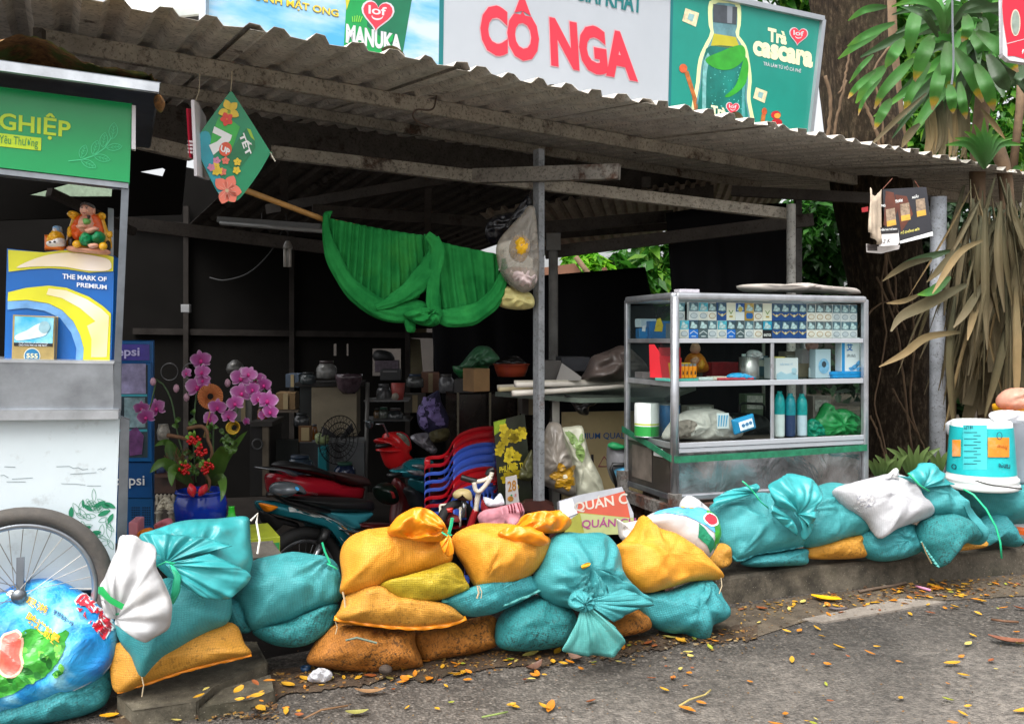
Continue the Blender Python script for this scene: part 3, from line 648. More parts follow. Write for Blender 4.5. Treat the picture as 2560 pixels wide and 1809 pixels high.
DG = M('#1f7a55', .45); INK = M('#5b6b70', .5)
scr = []
for pts in ([(126, 1046), (155, 1045), (165, 1050), (175, 1048), (185, 1053), (197, 1051)], [(218, 1053), (226, 1050), (230, 1053), (237, 1048)], [(157, 1063), (190, 1061), (216, 1059)], [(137, 1084), (170, 1085), (191, 1087)], [(195, 1089), (226, 1089)], [(9, 1046), (34, 1047)], [(0, 1066), (8, 1065), (18, 1071)], [(26, 1074), (73, 1071)], [(14, 1080), (57, 1080)]): scr += stroke(pts, 1.0)
marks(CP, scr, INK, bd, -.0085, 'pen_scribble')
rnd = random.Random(5); pl_ = []; so = []
for i in range(46):
    x = rnd.uniform(150, 250); y = rnd.uniform(1110, 1225)
    if (x-205)**2/60**2+(y-1175)**2/70**2 > 1 or y < 1100+abs(x-200)*.3: continue
    p = lf(x, y, rnd.uniform(18, 34), rnd.uniform(3, 6), rnd.uniform(-2.6, .6)); (so if i % 3 == 0 else pl_).append(p)
st = []
for p in pl_: st += outl(p, 1.)
for (x, y) in [(200+8*i+3*(j % 2), 1122+4.5*j+i*3) for i in range(4) for j in range(4)]: st += outl(ell(x-4, y, 3.2, n=8), 1.)
marks(CP, st+so, DG, bd, -.0082, 'plant_drawing')
# wheel
wc = CP.hit(50, 1316, .07); kk = 2.78/K; ax = n_
def ringtube(c, r, tr, n=64, mm=10, axis=ax, flat=1., g=None):
    g = g or G(); x = axis.orthogonal().normalized(); y = axis.cross(x); V = []; F = []
    for i in range(n):
        a = 2*math.pi*i/n; d = x*math.cos(a)+y*math.sin(a)
        for j in range(mm): b = 2*math.pi*j/mm; V.append(c+d*(r+tr*math.cos(b))+axis*tr*flat*math.sin(b))
    for i in range(n):
        for j in range(mm): i2, j2 = (i+1) % n, (j+1) % mm; F.append((i*mm+j, i2*mm+j, i2*mm+j2, i*mm+j2))
    return g.add(V, F)
whl = ringtube(wc, 147*kk, 8*kk, flat=1.5).build('wheel', STEEL, cart, True); whl.name = 'wheel'
ringtube(wc, 168*kk, 17.5*kk, flat=1.15).build('tyre', M('#4c4844', .8, .2, 12, .4, 50, dirt=.3, dc='#7a7166'), whl, True)
gg = G(); rnd = random.Random(2)
x_ = ax.orthogonal().normalized(); y_ = ax.cross(x_)
for i in range(32):
    a = 2*math.pi*i/32; b = a+(.55 if i % 4 < 2 else -.55); sd_ = .03 if i % 2 else -.03
    gg.tube([wc+ax*sd_+(x_*math.cos(b)+y_*math.sin(b))*.018, wc+(x_*math.cos(a)+y_*math.sin(a))*145*kk], .0013, 5)
gg.build('spokes', M('#8d8a84', .4, metal=.7), whl); G().lathe(wc-ax*.04, [(.02, 0), (.022, .01), (.013, .02), (.013, .06), (.022, .07), (.02, .08)], 16, ax).build('hub', STEELD, whl, True)
g = G(); g.beam(wc+ax*.0, CP.hit(50, 1240, .05), .02, .03); g.build('fork', STEELD, cart)
# litter piled on the cart roof
g = G(); V = []; F = []; nx_, ny_ = 60, 12
for i in range(nx_):
    for j in range(ny_):
        x = -40+i*6.6; t = j/(ny_-1); base = CP.hit(x, 166+x*.13, .155-t*.5); hgt = (.07*math.exp(-((x-75)/90)**2)+.03*(1 if x < 340 else .2))*math.sin(math.pi*min(1, t*.8+.36))
        V.append(base+Z*(hgt+.012*noise.fractal(base*22, 1, 2, 4)-.003))
for i in range(nx_-1):
    for j in range(ny_-1): F.append((i*ny_+j, (i+1)*ny_+j, (i+1)*ny_+j+1, i*ny_+j+1))
t = NT('leaf_litter'); lc = t.ramp(t.noise(40, 6, .75), [(.3, '#3a281a'), (.5, '#8a5f34'), (.72, '#b8854a')]); lc = t.mix(t.ramp(t.noise(9, 5), [(.5, (0, 0, 0)), (.62, (1, 1, 1))]), lc, '#5b6a2a'); LIT = t.fin(lc, .95, t.bump(t.noise(90, 6, .8), .9, .01))
o = mk('leaf_litter', V, F, LIT, None, True); tag(o, 'brown leaf litter and moss heaped on the cart roof', 'leaf litter'); o['kind'] = 'stuff'
puff('x', [(352, 212), (366, 222), (370, 236), (362, 252), (350, 244), (344, 224)], CP, .03, LIT, cart, ridge=.02, na=.02, ns=20).obj.name = 'hanging_litter'
# advert display box on the tray
DB = vpl(130, 811, 2.95, 14, 0); ad = thing('advert_box', 'blue and yellow advertising display box with white lettering standing on the cart tray', 'display box', DB.hit(130, 811))
AO = [(18, 559), (100, 565), (140, 560), (178, 559), (215, 564), (256, 575), (254, 690), (247, 811), (12, 809)]
g = G(); g.slab([DB.hit(x, y) for x, y in AO], -DB.n*.1); g.build('box_body', M('#0f63b4', .3, .05), ad, bev=.003)
YLW = M('#d9d62a', .3, .1, 6); CRM = NT('cream_fade'); CRM = CRM.fin(CRM.ramp(CRM.noise(3, 2), [(.35, '#e8cf86'), (.6, '#f2e6da')]), .3)
marks(DB, [[(19, 560), (100, 566), (140, 561), (178, 560), (215, 565), (255, 576), (254, 608)]+[(200, 611), (150, 603), (110, 601), (70, 603), (20, 609)]], YLW, ad, .004, 'yellow_band')
marks(DB, [smooth_loop([(38, 600), (80, 580), (130, 568), (178, 568), (225, 576), (247, 584), (247, 605), (200, 607), (150, 599), (110, 597), (70, 598)], 50)], CRM, ad, .008, 'cream_band')
marks(DB, [[(19, 655), (60, 645), (110, 640), (150, 645), (200, 665), (230, 685), (249, 702), (246, 811), (186, 811), (188, 780), (180, 750), (165, 720), (140, 695), (110, 680), (60, 672), (18, 675)]], YLW, ad, .004, 'yellow_band')
marks(DB, [[(110, 646), (150, 651), (196, 671), (228, 692), (245, 708), (242, 760), (215, 720), (180, 690), (140, 668), (105, 660)], [(242, 760), (240, 800), (205, 800), (206, 760), (196, 730), (215, 720)]], CRM, ad, .006, 'cream_band')
marks(DB, [[(18, 676), (60, 673), (110, 681), (140, 696), (165, 721), (180, 751), (188, 781), (186, 811), (170, 811), (172, 780), (160, 745), (135, 712), (100, 696), (60, 690), (18, 694)]], M('#6fa5dc', .3, .3, 12), ad, .005, 'pale_rim')
LW = M('#e9eef4', .4)
letters(DB, [(141, 613), (240, 621), (240, 631), (141, 625)], 'THE MARK OF', LW, ad, .006, .03); letters(DB, [(173, 633), (240, 639), (240, 649), (173, 643)], 'PREMIUM', LW, ad, .006, .03)
ps = thing('cigarette_pack', 'giant gold cigarette pack with a blue health warning picture in the advert box', 'cigarette pack', DB.hit(85, 809, .03))
g = G(); g.slab([DB.hit(x, y, .045) for x, y in [(40, 707), (131, 711), (127, 809), (37, 808)]], -DB.n*.035); g.build('pack_body', M('#a8925c', .3, .15, 30, metal=.3), ps, bev=.002)
t = NT('warning_picture'); marks(DB, [[(43, 709), (129, 713), (126, 769), (41, 767)]], t.fin(t.ramp(t.noise(10, 4), [(.35, '#2fa3c9'), (.65, '#9ad4e2')]), .3), ps, .047, 'warning_picture')
BBY = M('#c9dfe4', .4, .15, 30); marks(DB, [smooth_loop([(44, 752), (70, 740), (90, 728), (105, 724), (116, 733), (112, 750), (90, 757), (60, 762), (46, 762)], 30)], BBY, ps, .049, 'warning_picture'); marks(DB, [smooth_loop([(96, 735), (102, 722), (116, 722), (121, 735), (112, 745), (100, 744)], 24)], M('#8fb4be', .4, .2, 30), ps, .051, 'warning_picture')
marks(DB, [[(41, 767), (126, 769), (126, 776), (41, 775)]], M('#1b1c20', .4), ps, .047, 'warning_strip'); letters(DB, [(52, 764), (116, 766), (116, 771), (52, 769)], 'KHÓI THUỐC LÁ RẤT CÓ HẠI', LW, ps, .049); letters(DB, [(52, 769), (114, 771), (114, 776), (52, 774.5)], 'CHO THAI NHI VÀ TRẺ NHỎ', LW, ps, .049)
marks(DB, [ell(81, 797, 18.5, 18, 26)], M('#d6d2bd', .3), ps, .047, 'emblem'); marks(DB, [ell(81, 797, 16.5, 16, 26)], M('#1e6f9c', .3), ps, .0485, 'emblem'); letters(DB, [(69, 791), (94, 792), (94, 802), (69, 801)], '555', M('#e5dcae', .3), ps, .05, .02)
# figurines on the advert box
def figure(label, loc): return thing('figurine', label, 'figurine', loc)
FP = vpl(200, 565, 2.97, 10); SK = M('#e0a58c', .35, .06); OR = M('#d9571c', .3, .2, 30); GO = M('#e0a51f', .28, .25, 40); GR = M('#118a55', .3, .2, 40); DKH = M('#4a4340', .5); PKB = M('#d99a7c', .4, .2, 30)
f = figure('painted laughing seated figurine in an orange robe and green trousers on a golden throne', FP.hit(200, 568))
def fp(name, o, t, mat, off=0., **kw):
    pl = Pl(FP.p+FP.n*off, FP.n); return puff(name, o, pl, t, mat, f, rings=8, seg=40, **kw).obj
fp('base', [(155, 552), (200, 556), (243, 560), (243, 571), (200, 568), (155, 563)], .05, PKB); fp('throne', [(158, 500), (170, 480), (225, 482), (240, 510), (250, 540), (242, 562), (158, 556), (150, 530)], .03, GO, -.04, ridge=.01, ns=40)
for o in ([(150, 480), (158, 472), (170, 474), (178, 482), (168, 492), (160, 490)], [(218, 482), (226, 476), (236, 480), (236, 490), (226, 492)]): fp('dragon_head', o, .012, GO, -.005, ridge=.008, ns=60)
for o in ([(152, 512), (160, 506), (164, 520), (160, 530), (152, 530)], [(240, 522), (250, 518), (251, 530), (242, 534)]): fp('throne_arm', o, .014, GO, .01, ridge=.006, ns=60)
fp('robe', [(164, 500), (176, 484), (197, 478), (220, 484), (230, 505), (232, 525), (220, 535), (175, 540), (162, 530), (158, 515)], .035, OR, 0, ridge=.012, ns=35)
fp('body', [(184, 486), (197, 482), (212, 486), (218, 505), (214, 522), (196, 528), (180, 520), (178, 502)], .055, SK); hd = fp('head', [(184, 465), (190, 458), (198, 457), (207, 459), (211, 467), (210, 480), (203, 489), (191, 488), (184, 478)], .045, SK, .015)
fp('hair', [(183, 466), (188, 458), (198, 455), (208, 459), (212, 468), (204, 463), (190, 463)], .05, DKH, .015); HP = Pl(FP.p+FP.n*.015, FP.n)
marks(HP, [ell(193, 470, 2.2, 1.1), ell(203, 471, 2.2, 1.1)], M('#1b1614', .4), f, .046, 'eye'); marks(HP, [[(189, 467), (196, 466), (196, 467.3), (189, 468.3)], [(200, 467), (207, 468), (207, 469.2), (200, 468.3)]], DKH, f, .046, 'eyebrow'); fp('nose', [(196.5, 470), (199.5, 470), (201, 476), (195.5, 476)], .01, SK, .055); marks(HP, [[(193, 480), (204, 481), (199, 484)]], M('#8d2f28', .4), f, .048, 'mouth'); fp('beard', [(196, 483), (202, 483), (201, 488), (199, 491), (197, 488)], .012, DKH, .05)
for o in ([(180, 466), (185, 466), (186, 478), (181, 478)], [(209, 468), (213, 468), (212, 479), (208, 480)]): fp('ear', o, .012, SK, .02)
fp('trouser_leg', [(182, 530), (195, 520), (210, 528), (208, 545), (195, 552), (182, 548)], .045, GR, .03, ridge=.01, ns=45); fp('trouser_leg', [(208, 528), (222, 518), (233, 525), (232, 538), (220, 546), (208, 540)], .045, GR, .03, ridge=.01, ns=45)
fp('foot', [(198, 548), (216, 545), (220, 552), (204, 557)], .02, SK, .06)
fp('hand', [(172, 505), (190, 502), (196, 508), (186, 512), (174, 512)], .02, SK, .05); fp('hand', [(190, 516), (212, 508), (222, 514), (200, 524)], .02, SK, .055); fp('peach', [(186, 492), (194, 489), (203, 494), (200, 502), (190, 503)], .02, M('#6fae5a', .35), .05)
for x, y in ((172, 547), (231, 552)):
    fp('gold_coin', ell(x, y, 9.5, 9, 20), .014, GO, .055)
for o in ([(155, 532), (168, 532), (168, 558), (156, 556)], [(240, 540), (246, 542), (246, 562), (240, 560)]): fp('throne_leg', o, .02, M('#2d2220', .4), -.005)
f = figure('small hooded sitting figurine in yellow and white on an orange seat beside the bigger one', FP.hit(124, 563))
fp('seat', [(102, 526), (112, 526), (140, 532), (148, 540), (147, 563), (102, 562)], .04, M('#e0701c', .4, .2, 30), -.01, sharp=True); fp('robe', [(108, 540), (114, 525), (122, 516), (133, 516), (141, 528), (143, 544), (130, 552), (112, 550)], .045, GO, .01, ridge=.008, ns=40)
fp('hood', [(120, 512), (123, 507), (130, 506), (136, 508), (138, 517), (135, 522), (121, 521)], .03, M('#7fa9cf', .3), .01); fp('face', [(123, 513), (129, 510), (134, 514), (133, 522), (128, 525), (123, 521)], .034, M('#e8dcd6', .3), .012); fp('lap', [(108, 544), (120, 540), (142, 534), (143, 550), (125, 554), (109, 552)], .05, M('#e8e4e0', .35), .015, ridge=.006, ns=50)
HP = Pl(FP.p+FP.n*.012, FP.n); marks(HP, [ell(126, 515, 1.1, .7), ell(131, 515.5, 1.1, .7)], M('#2b2320', .4), f, .036, 'eye'); marks(HP, [ell(125, 547, 3, 2.2), ell(135, 546, 3, 2.4)], M('#2b2320', .4), f, .056, 'shoe')
# ================================================================ DISPLAY CASE
ca = R(19.7); cu = Vector((math.cos(ca), math.sin(ca), 0)); cv = Vector((-cu.y, cu.x, 0)); CO = P(1512, 1108, 4.23); CO.z = 0; CL, CW = 1.133, .494
def C(a, b, z): return Vector((CO.x, CO.y, 0))+cu*a+cv*b+Z*z
def zc(y): return H+(762-y)*4.23/K
CF = Pl(C(0, 0, 1), -cv); ALU = rusty('#b9bcc1', .03, .3, .75, '#6a6258', 6); ALUW = M('#b9bcc2', .3, .05, metal=.35)
case = thing('display_case', 'glass shop display case in an aluminium frame with a green strap round it', 'display case', C(.5, .25, .108))
Z0, Z1, S1, S2, S3 = .375, 1.38, 1.158, .951, .655
def rod(p, q, w, h, nm='frame_bar', m=ALU, bev=.006): return G().beam(p, q, w, h, cv if abs(Vector(q).z-Vector(p).z) > .05 else (0, 0, 1)).build(nm, m, case, bev=bev)
G().tube([C(0, 0, Z0), C(0, 0, Z1-.02)], .021, 16).build('corner_post', ALU, case, True)
for a, b, s_ in ((CL, 0, .03), (0, CW, .028), (CL, CW, .028)): rod(C(a, b, Z0), C(a, b, Z1-.018), s_, s_, 'corner_post')
for p, q in (((0, 0), (CL, 0)), ((0, 0), (0, CW)), ((CL, 0), (CL, CW)), ((0, CW), (CL, CW))): rod(C(*p, Z1-.018), C(*q, Z1-.018), .036, .036, 'top_rail', bev=.012)
G().box(C(.02, .02, Z1-.008), cu*(CL-.04), cv*(CW-.04), Z*.006).build('top_board', clear('#e6efec', .06, .05, bc='#5a6266'), case)
for zz, hh in ((S1, .022), (S2, .026)):
    rod(C(.02, 0, zz-hh/2), C(CL-.015, 0, zz-hh/2), .014, hh, 'shelf_rail', ALUW, .002); rod(C(0, .02, zz-hh/2), C(0, CW-.015, zz-hh/2), .014, hh, 'shelf_rail', ALU, .002); rod(C(.02, CW, zz-hh/2), C(CL-.015, CW, zz-hh/2), .012, hh, 'shelf_rail', ALU, .002)
    G().box(C(.01, .01, zz-.008), cu*(CL-.02), cv*(CW-.02), Z*.006).build('shelf', clear('#d6e2dd', .12, .08, bc='#6a7674'), case)
rod(C(.02, -.002, S3-.012), C(CL-.015, -.002, S3-.012), .02, .024, 'base_rail', ALUW, .002); rod(C(.02, .002, S3-.037), C(CL-.015, .002, S3-.037), .02, .022, 'base_rail', ALUW, .002); rod(C(0, .02, S3-.015), C(0, CW-.015, S3-.015), .016, .03, 'base_rail', ALU, .002)
G().box(C(.01, .01, S3-.022), cu*(CL-.02), cv*(CW-.02), Z*.016).build('floor_board', M('#4a4038', .8, .3, 9), case)
rod(C(.558, .002, S1-.02), C(.558, .002, S3), .022, .012, 'divider', ALU)
for a in (.31, .86): rod(C(a, CW, S1), C(a, CW, S3), .014, .02, 'back_strip', M('#a7a89f', .5))
t = NT('foil_sheet'); fc = t.ramp(t.noise(3.5, 6, .6, dist=.5), [(.35, '#6f6d6c'), (.65, '#bfc0c4')]); FOIL = t.fin(fc, .16, t.bump(t.noise(5, 4, .5, dist=.8), .45, .02), .75)
G().box(C(.02, .004, Z0+.03), cu*(CL-.04), cv*.006, Z*(S3-.05-Z0-.03)).build('lower_panel', FOIL, case); rod(C(.02, 0, Z0+.015), C(CL-.015, 0, Z0+.015), .02, .03, 'bottom_rail')
G().box(C(-.004, .02, Z0+.03), cv*(CW-.04), cu*.006, Z*(S3-.03-Z0-.03)).build('side_panel', M('#2d2a28', .35, .3, 6, dirt=.3, dc='#6a625a'), case); rod(C(0, .02, Z0+.015), C(0, CW-.015, Z0+.015), .02, .03, 'bottom_rail', STEELD)
G().box(C(-.008, .215, Z0+.06), cv*.21, cu*.002, Z*.17).build('old_poster', M('#5d554e', .5, .5, 9), case)
G().box(C(-.012, .1, .575), cv*.085, cu*.003, Z*.04).build('paper_slip', M('#d8dad8', .6), case)
G().box(C(.02, CW-.004, Z0), cu*(CL-.04), cv*.004, Z*(S3-Z0)).build('back_panel', M('#3c3a38', .6), case)
GL = clear('#eef5f2', .02, .02, bc='#30383a')
for o, a, b in ((C(.02, .012, S3), cu*(CL-.035), Z*(Z1-.05-S3)), (C(.0, .02, S3), cv*(CW-.04), Z*(Z1-.05-S3)), (C(CL, .02, S3), cv*(CW-.04), Z*(Z1-.05-S3)), (C(.02, CW, S3), cu*(CL-.035), Z*(Z1-.05-S3))):
    g = G(); g.poly([o, o+a, o+a+b, o+b]); g.build('glass_pane', GL, case)
# green strap
def strap():
    pa = [C(-.022, CW+.02, .678), C(-.022, CW*.5, .632), C(-.022, .0, .583), C(-.006, -.024, .58), C(.02, -.026, .58), C(CL*.5, -.027, .583), C(CL-.01, -.026, .592), C(CL+.018, 0, .594), C(CL+.018, CW, .62)]
    g = G(); V = []; F = []
    for i, p in enumerate(pa): V += [p+Z*.015, p+Z*.004, p-Z*.006, p-Z*.017]
    for i in range(len(pa)-1):
        for j in range(3): F.append((i*4+j, i*4+j+1, i*4+j+5, i*4+j+4))
    mk('strap', V, F, M('#1f6a4c', .5, .35, 30, .4, 120), case, solid=.003)
strap()
RU = rusty('#6d6a66', .75, .8, 0, '#5a3220', 6)
rod(C(-.01, -.01, Z0-.05), C(CL+.01, -.01, Z0-.05), .04, .07, 'base_frame', RU, .002); rod(C(-.01, -.01, Z0-.05), C(-.01, CW, Z0-.05), .04, .06, 'base_frame', RU, .002); G().box(C(-.03, -.035, Z0-.09), cu*.05, cv*.05, Z*.13).build('base_corner', RU, case, bev=.002); G().box(C(-.05, CW-.02, Z0-.09), cu*.05, cv*.05, Z*.17).build('base_corner', RU, case)
for a, b in ((.02, .08), (CL-.08, .08), (.02, CW-.06), (CL-.08, CW-.06)): G().box(C(a, b, -.4 if a < .5 else .1), cu*.05, cv*.05, Z*(Z0+.34 if a < .5 else Z0-.16)).build('leg', RU, case)
# ---- cigarette packs
_pr = {}
def packproto(kind):
    W_p, H_p, D_p = .0525, .0875, .022; g = G(); g.box((0, 0, 0), cu*W_p, cv*D_p, Z*H_p)
    top, bot = {'navy': ('#3c5a72', '#1e4b8f'), 'oval': ('#55656e', '#ece6e0'), 'pale': ('#4f6f7e', '#d6d8dc'), 'blue': ('#3e5260', '#1f74d6'), 'gold': ('#c7a75e', '#b99343'), 'grey': ('#48565e', '#56666c'), 'cream': ('#ece4cf', '#ece6d4'), 'black': ('#2f9fc4', '#15151b'), 'cyan': ('#4fb0c8', '#e0dcd6'), 'royal': ('#1e55a0', '#e4e6ea')}[kind]
    r = bpy.data.objects.new('cigarette_pack', None); r.empty_display_size = .03
    b = mk('pack_body', g.v, g.f, M(bot, .3, .05), r, bev=.0015); COL.objects.link(r)
    f0 = lambda a, z, k=1: cu*a-cv*.0006*k+Z*z
    def q(pts, m, nm, k=1): mk(nm, [f0(a, z, k) for a, z in pts], [tuple(range(len(pts)))], m, r)
    if kind not in ('cream',):
        q([(.001, .044), (.0515, .044), (.0515, .0865), (.001, .0865)], M(top, .35, .35, 90), 'warning_picture')
        wc_ = M('#b7cdd2', .4, .4, 120)
        q([(.006, .05), (.03, .047), (.046, .052), (.044, .066), (.032, .07), (.026, .08), (.014, .083), (.012, .068)], wc_, 'warning_picture', 2)
    GOL = M('#c8a862', .3); 
    if kind == 'navy': q([(.002, .034), (.026, .018), (.0505, .034), (.0505, .039), (.026, .026), (.002, .039)], GOL, 'label_mark', 2); q([(.02, .02), (.032, .02), (.032, .03), (.026, .034), (.02, .03)], M('#d8d2b0', .3), 'label_mark', 3)
    if kind in ('oval', 'pale', 'cyan'):
        e = [(.026+.02*math.cos(2*math.pi*i/18), .022+.014*math.sin(2*math.pi*i/18)) for i in range(18)]; e2 = [(.026+.0165*math.cos(2*math.pi*i/18), .022+.011*math.sin(2*math.pi*i/18)) for i in range(18)]
        q(e, M('#b08a5a' if kind == 'oval' else '#8d99a5', .4), 'label_mark', 2); q(e2, M('#e6ddd2' if kind == 'oval' else '#c3c9d2', .4), 'label_mark', 3)
    if kind in ('blue', 'grey'): q([(.004, .02), (.026, .034), (.048, .02), (.048, .024), (.026, .038), (.004, .024)], M('#dfe6ec', .4), 'label_mark', 2); q([(.014, .008), (.038, .008), (.038, .012), (.014, .012)], M('#dfe6ec', .4), 'label_mark', 2)
    if kind == 'gold': q([(.01, .01), (.042, .01), (.047, .024), (.042, .038), (.01, .038), (.005, .024)], M('#1d63ad', .4), 'label_mark', 2)
    if kind == 'cream': q([(.012, .05), (.026, .03), (.04, .05), (.036, .052), (.026, .038), (.016, .052)], M('#7d9a55', .4), 'label_mark', 2); q([(.016, .016), (.036, .016), (.036, .024), (.016, .024)], M('#b9a04a', .4), 'label_mark', 2)
    if kind == 'royal': q([(.026+.012*math.cos(2*math.pi*i/14), .056+.014*math.sin(2*math.pi*i/14)) for i in range(14)], M('#c9b25c', .4), 'label_mark', 3)
    if kind == 'black':
        V, F = text2d('BASTOS', .03); mk('lettering', [f0(.005+u*.042, .01+v*.014, 2) for u, v in V], F, M('#e8e6e6', .4), r)
    return r
NAMES = {'navy': 'navy cigarette pack with a gold chevron', 'oval': 'white cigarette pack with a brown oval', 'pale': 'silver white cigarette pack with a grey oval', 'blue': 'bright blue cigarette pack with a white roof mark', 'gold': 'gold cigarette pack with a blue hexagon', 'grey': 'grey cigarette pack with a white roof mark', 'cream': 'plain cream cigarette pack with a green leaf mark', 'black': 'black cigarette pack with white lettering', 'cyan': 'white cigarette pack with a cyan picture', 'royal': 'royal blue and white cigarette pack'}
rows = [['pale', 'pale', 'cyan', 'oval', 'navy', 'cream', 'royal', 'gold', 'oval', 'cream']+['navy']*4+['oval']*3+['pale']*3, ['cyan', 'blue', 'grey', 'pale', 'cyan', 'blue', 'grey', 'pale', 'oval', 'black']+['navy']*4+['oval']*3+['pale']*3]
for ri, row in enumerate(rows):
    a = .045 if ri else .045
    for ci, kd in enumerate(row):
        if kd not in _pr: r = _pr[kd] = packproto(kd)
        else: r = copytree(_pr[kd])
        r.rotation_euler.z = random.uniform(-.05, .05)
        if ri == 0 and ci == 0: r.location = C(.045, .07, S1+.0895); 
        else: r.location = C(.043+ci*.0533+(.002 if ci > 9 else 0)+random.uniform(-.0006, .0006), .028+random.uniform(-.001, .003), S1+(.0895 if ri == 0 else .001))
        nb_ = ('in the ordered right block' if ci > 9 else 'in the mixed left half'); tag(r, f'{NAMES[kd]}, {"upper" if ri == 0 else "lower"} row, {nb_}', 'cigarette pack', 'cigarette packs behind the case glass')
# ---- goods
def cbox(nm, label, cat, x0, y0, x1, y1, b, dep, mat, zb=None, bev=.002, yaw=0, group=None):
    cf = Pl(CF.p-CF.n*b, CF.n); p = cf.hit(x0, y1); q = cf.hit(x1, y1); h = (y1-y0)/K*(p.y); z = zb if zb is not None else p.z; L = (q-p).length
    u2 = cu*math.cos(R(yaw))+cv*math.sin(R(yaw)); v2 = Vector((-u2.y, u2.x, 0)); o = Vector((p.x, p.y, z)); r = thing(nm, label, cat, o+u2*L/2, group)
    g = G(); g.box(o, u2*L, v2*dep, Z*h); g.build(nm+'_body' if False else 'carton', mat, r, bev=bev)
    return r, Pl(o, -v2)
GRP_C = None
BLUE = M('#2a86c9', .35, .2, 20); s2 = S2+.001; s3 = S3+.001
r, p = cbox('goods_box', 'blue box with a yellow splash on the upper shelf, left end of the case', 'box', 1456, 706, 1500, 745, .37, .09, M('#1f6fb5', .35, .25, 20), S1+.001, yaw=-8); marks(p, [[(1466, 742), (1472, 715), (1480, 712), (1486, 728), (1484, 743)]], M('#e8c52a', .4, .3, 40), r, .002)
r, p = cbox('goods_box', 'small blue box left of the splash box on the upper shelf', 'box', 1433, 723, 1454, 746, .41, .06, M('#1d78b8', .35, .3, 30), S1+.001, yaw=-8); marks(p, [[(1438, 742), (1440, 730), (1447, 728), (1446, 743)]], LW, r, .002)
r, p = cbox('goods_box', 'white and blue box tilted on the two blue boxes in the upper shelf', 'box', 1436, 701, 1476, 720, .41, .05, M('#cfe0ea', .35, .15, 20), S1+.06, yaw=10)
# middle shelf
RED = M('#c9202c', .35, .1); 
dr = thing('lighter_display', 'red and yellow counter display box holding orange lighters on the middle shelf', 'display box', C(.06, .1, s2))
g = G(); a0, z0_ = -.01, s2+.012
g.slab([C(.005, .14, z0_), C(.045, .02, z0_), C(.045, .02, z0_+.1), C(.005, .14, z0_+.11), C(-.02, .17, z0_+.165), C(-.035, .19, z0_+.165), C(-.03, .19, z0_)], cu*.004+cv*.0); g.build('side_panel', RED, dr)
G().box(C(.02, .05, z0_), cu*.1, cv*.1, Z*.075).build('carton', M('#e0b81f', .35, .1), dr, bev=.002); G().box(C(.0, .15, z0_), cu*.12, cv*.006, Z*.15).build('back_flap', RED, dr)
G().box(C(-.02, .015, s2), cu*.16, cv*.14, Z*.012).build('tray', M('#57b3a4', .4), dr)
for i in range(5):
    l = thing('lighter', 'orange lighter with a black flame mark standing in the counter display', 'lighter', C(.04+i*.0225, .034, s2+.013), 'orange lighters in the counter display')
    G().box(C(.03+i*.0225, .028, s2+.013), cu*.0195, cv*.012, Z*.058).build('lighter_body', M('#ee8f16', .25, .1), l, bev=.003); G().box(C(.032+i*.0225, .03, s2+.071), cu*.0155, cv*.009, Z*.012).build('metal_cap', STEEL, l)
    g = G(); g.poly([C(.036+i*.0225, .0275, s2+.03), C(.044+i*.0225, .0275, s2+.03), C(.045+i*.0225, .0275, s2+.042), C(.039+i*.0225, .0275, s2+.052)]); g.build('flame_mark', M('#2b1d12', .4), l)
cbox('goods_box', 'flat mauve box lying at the left end of the middle shelf', 'box', 1440, 834, 1490, 848, .33, .1, M('#8d7f80', .5, .1), s2, yaw=-4)
f = thing('figurine', 'orange robed sitting figurine at the back of the middle shelf', 'figurine', C(.13, .33, s2)); FPc = Pl(C(.13, .33, s2), -cv)
FP_ = FP; FP = FPc
fp('robe', [(1534, 832), (1540, 800), (1552, 790), (1566, 790), (1578, 804), (1584, 832)], .05, M('#d77a1c', .35, .25, 30), 0, ridge=.01, ns=40); fp('head', [(1549, 786), (1552, 772), (1558, 766), (1565, 772), (1567, 786), (1558, 794)], .03, SK, .01); fp('hand', [(1548, 808), (1560, 800), (1566, 806), (1556, 818)], .02, SK, .04); fp('gourd', [(1566, 812), (1574, 806), (1578, 816), (1572, 828), (1565, 824)], .02, M('#e8a024', .3), .045)
FP = FP_
cbox('goods_box', 'dark red box at the back of the middle shelf', 'box', 1596, 808, 1660, 842, .3, .1, M('#8d1a22', .4, .25, 30), s2, yaw=6)
def bottle(label, x, y0, y1, b, w, mat, cap, zb, group=None, cm=None):
    p = Pl(CF.p-CF.n*b, CF.n).hit(x, y1); h = (y1-y0)/K*p.y; k = p.y/K; r = thing('bottle', label, 'bottle', Vector((p.x, p.y, zb)), group); c = Vector((p.x, p.y, zb))
    G().lathe(c, [(w*k*.92, 0), (w*k, .006), (w*k, h*.74), (w*k*.85, h*.83), (w*k*.45, h*.88), (w*k*.45, h*.9)], 18).build('bottle_body', mat, r, True); G().lathe(c, [(w*k*.5, h*.88), (w*k*.5, h)], 14).build('cap', cm or cap, r, True); return r, c, w*k, h
bottle('small teal bottle beside the steel can on the middle shelf', 1667, 788, 842, .2, 9, M('#3fa3ac', .3, .2, 20), LW, s2)
r = thing('steel_can', 'brushed steel can stuffed with crumpled plastic on the middle shelf', 'can', CF.hit(1700, 853, -.06)); c = CF.hit(1700, 853, -.08); c.z = s2
G().lathe(c, [(.047, 0), (.05, .006), (.05, .112), (.046, .112), (.046, .02)], 28).build('can_body', M('#a9a7a6', .3, .2, 12, metal=.8), r, True); pz = Pl(c, -cv)
puff('plastic_wad', [(1675, 802), (1678, 786), (1692, 784), (1706, 790), (1708, 802), (1692, 806)], pz, .03, clear('#e0e4e6', .45, .2), r, ridge=.02, ns=30)
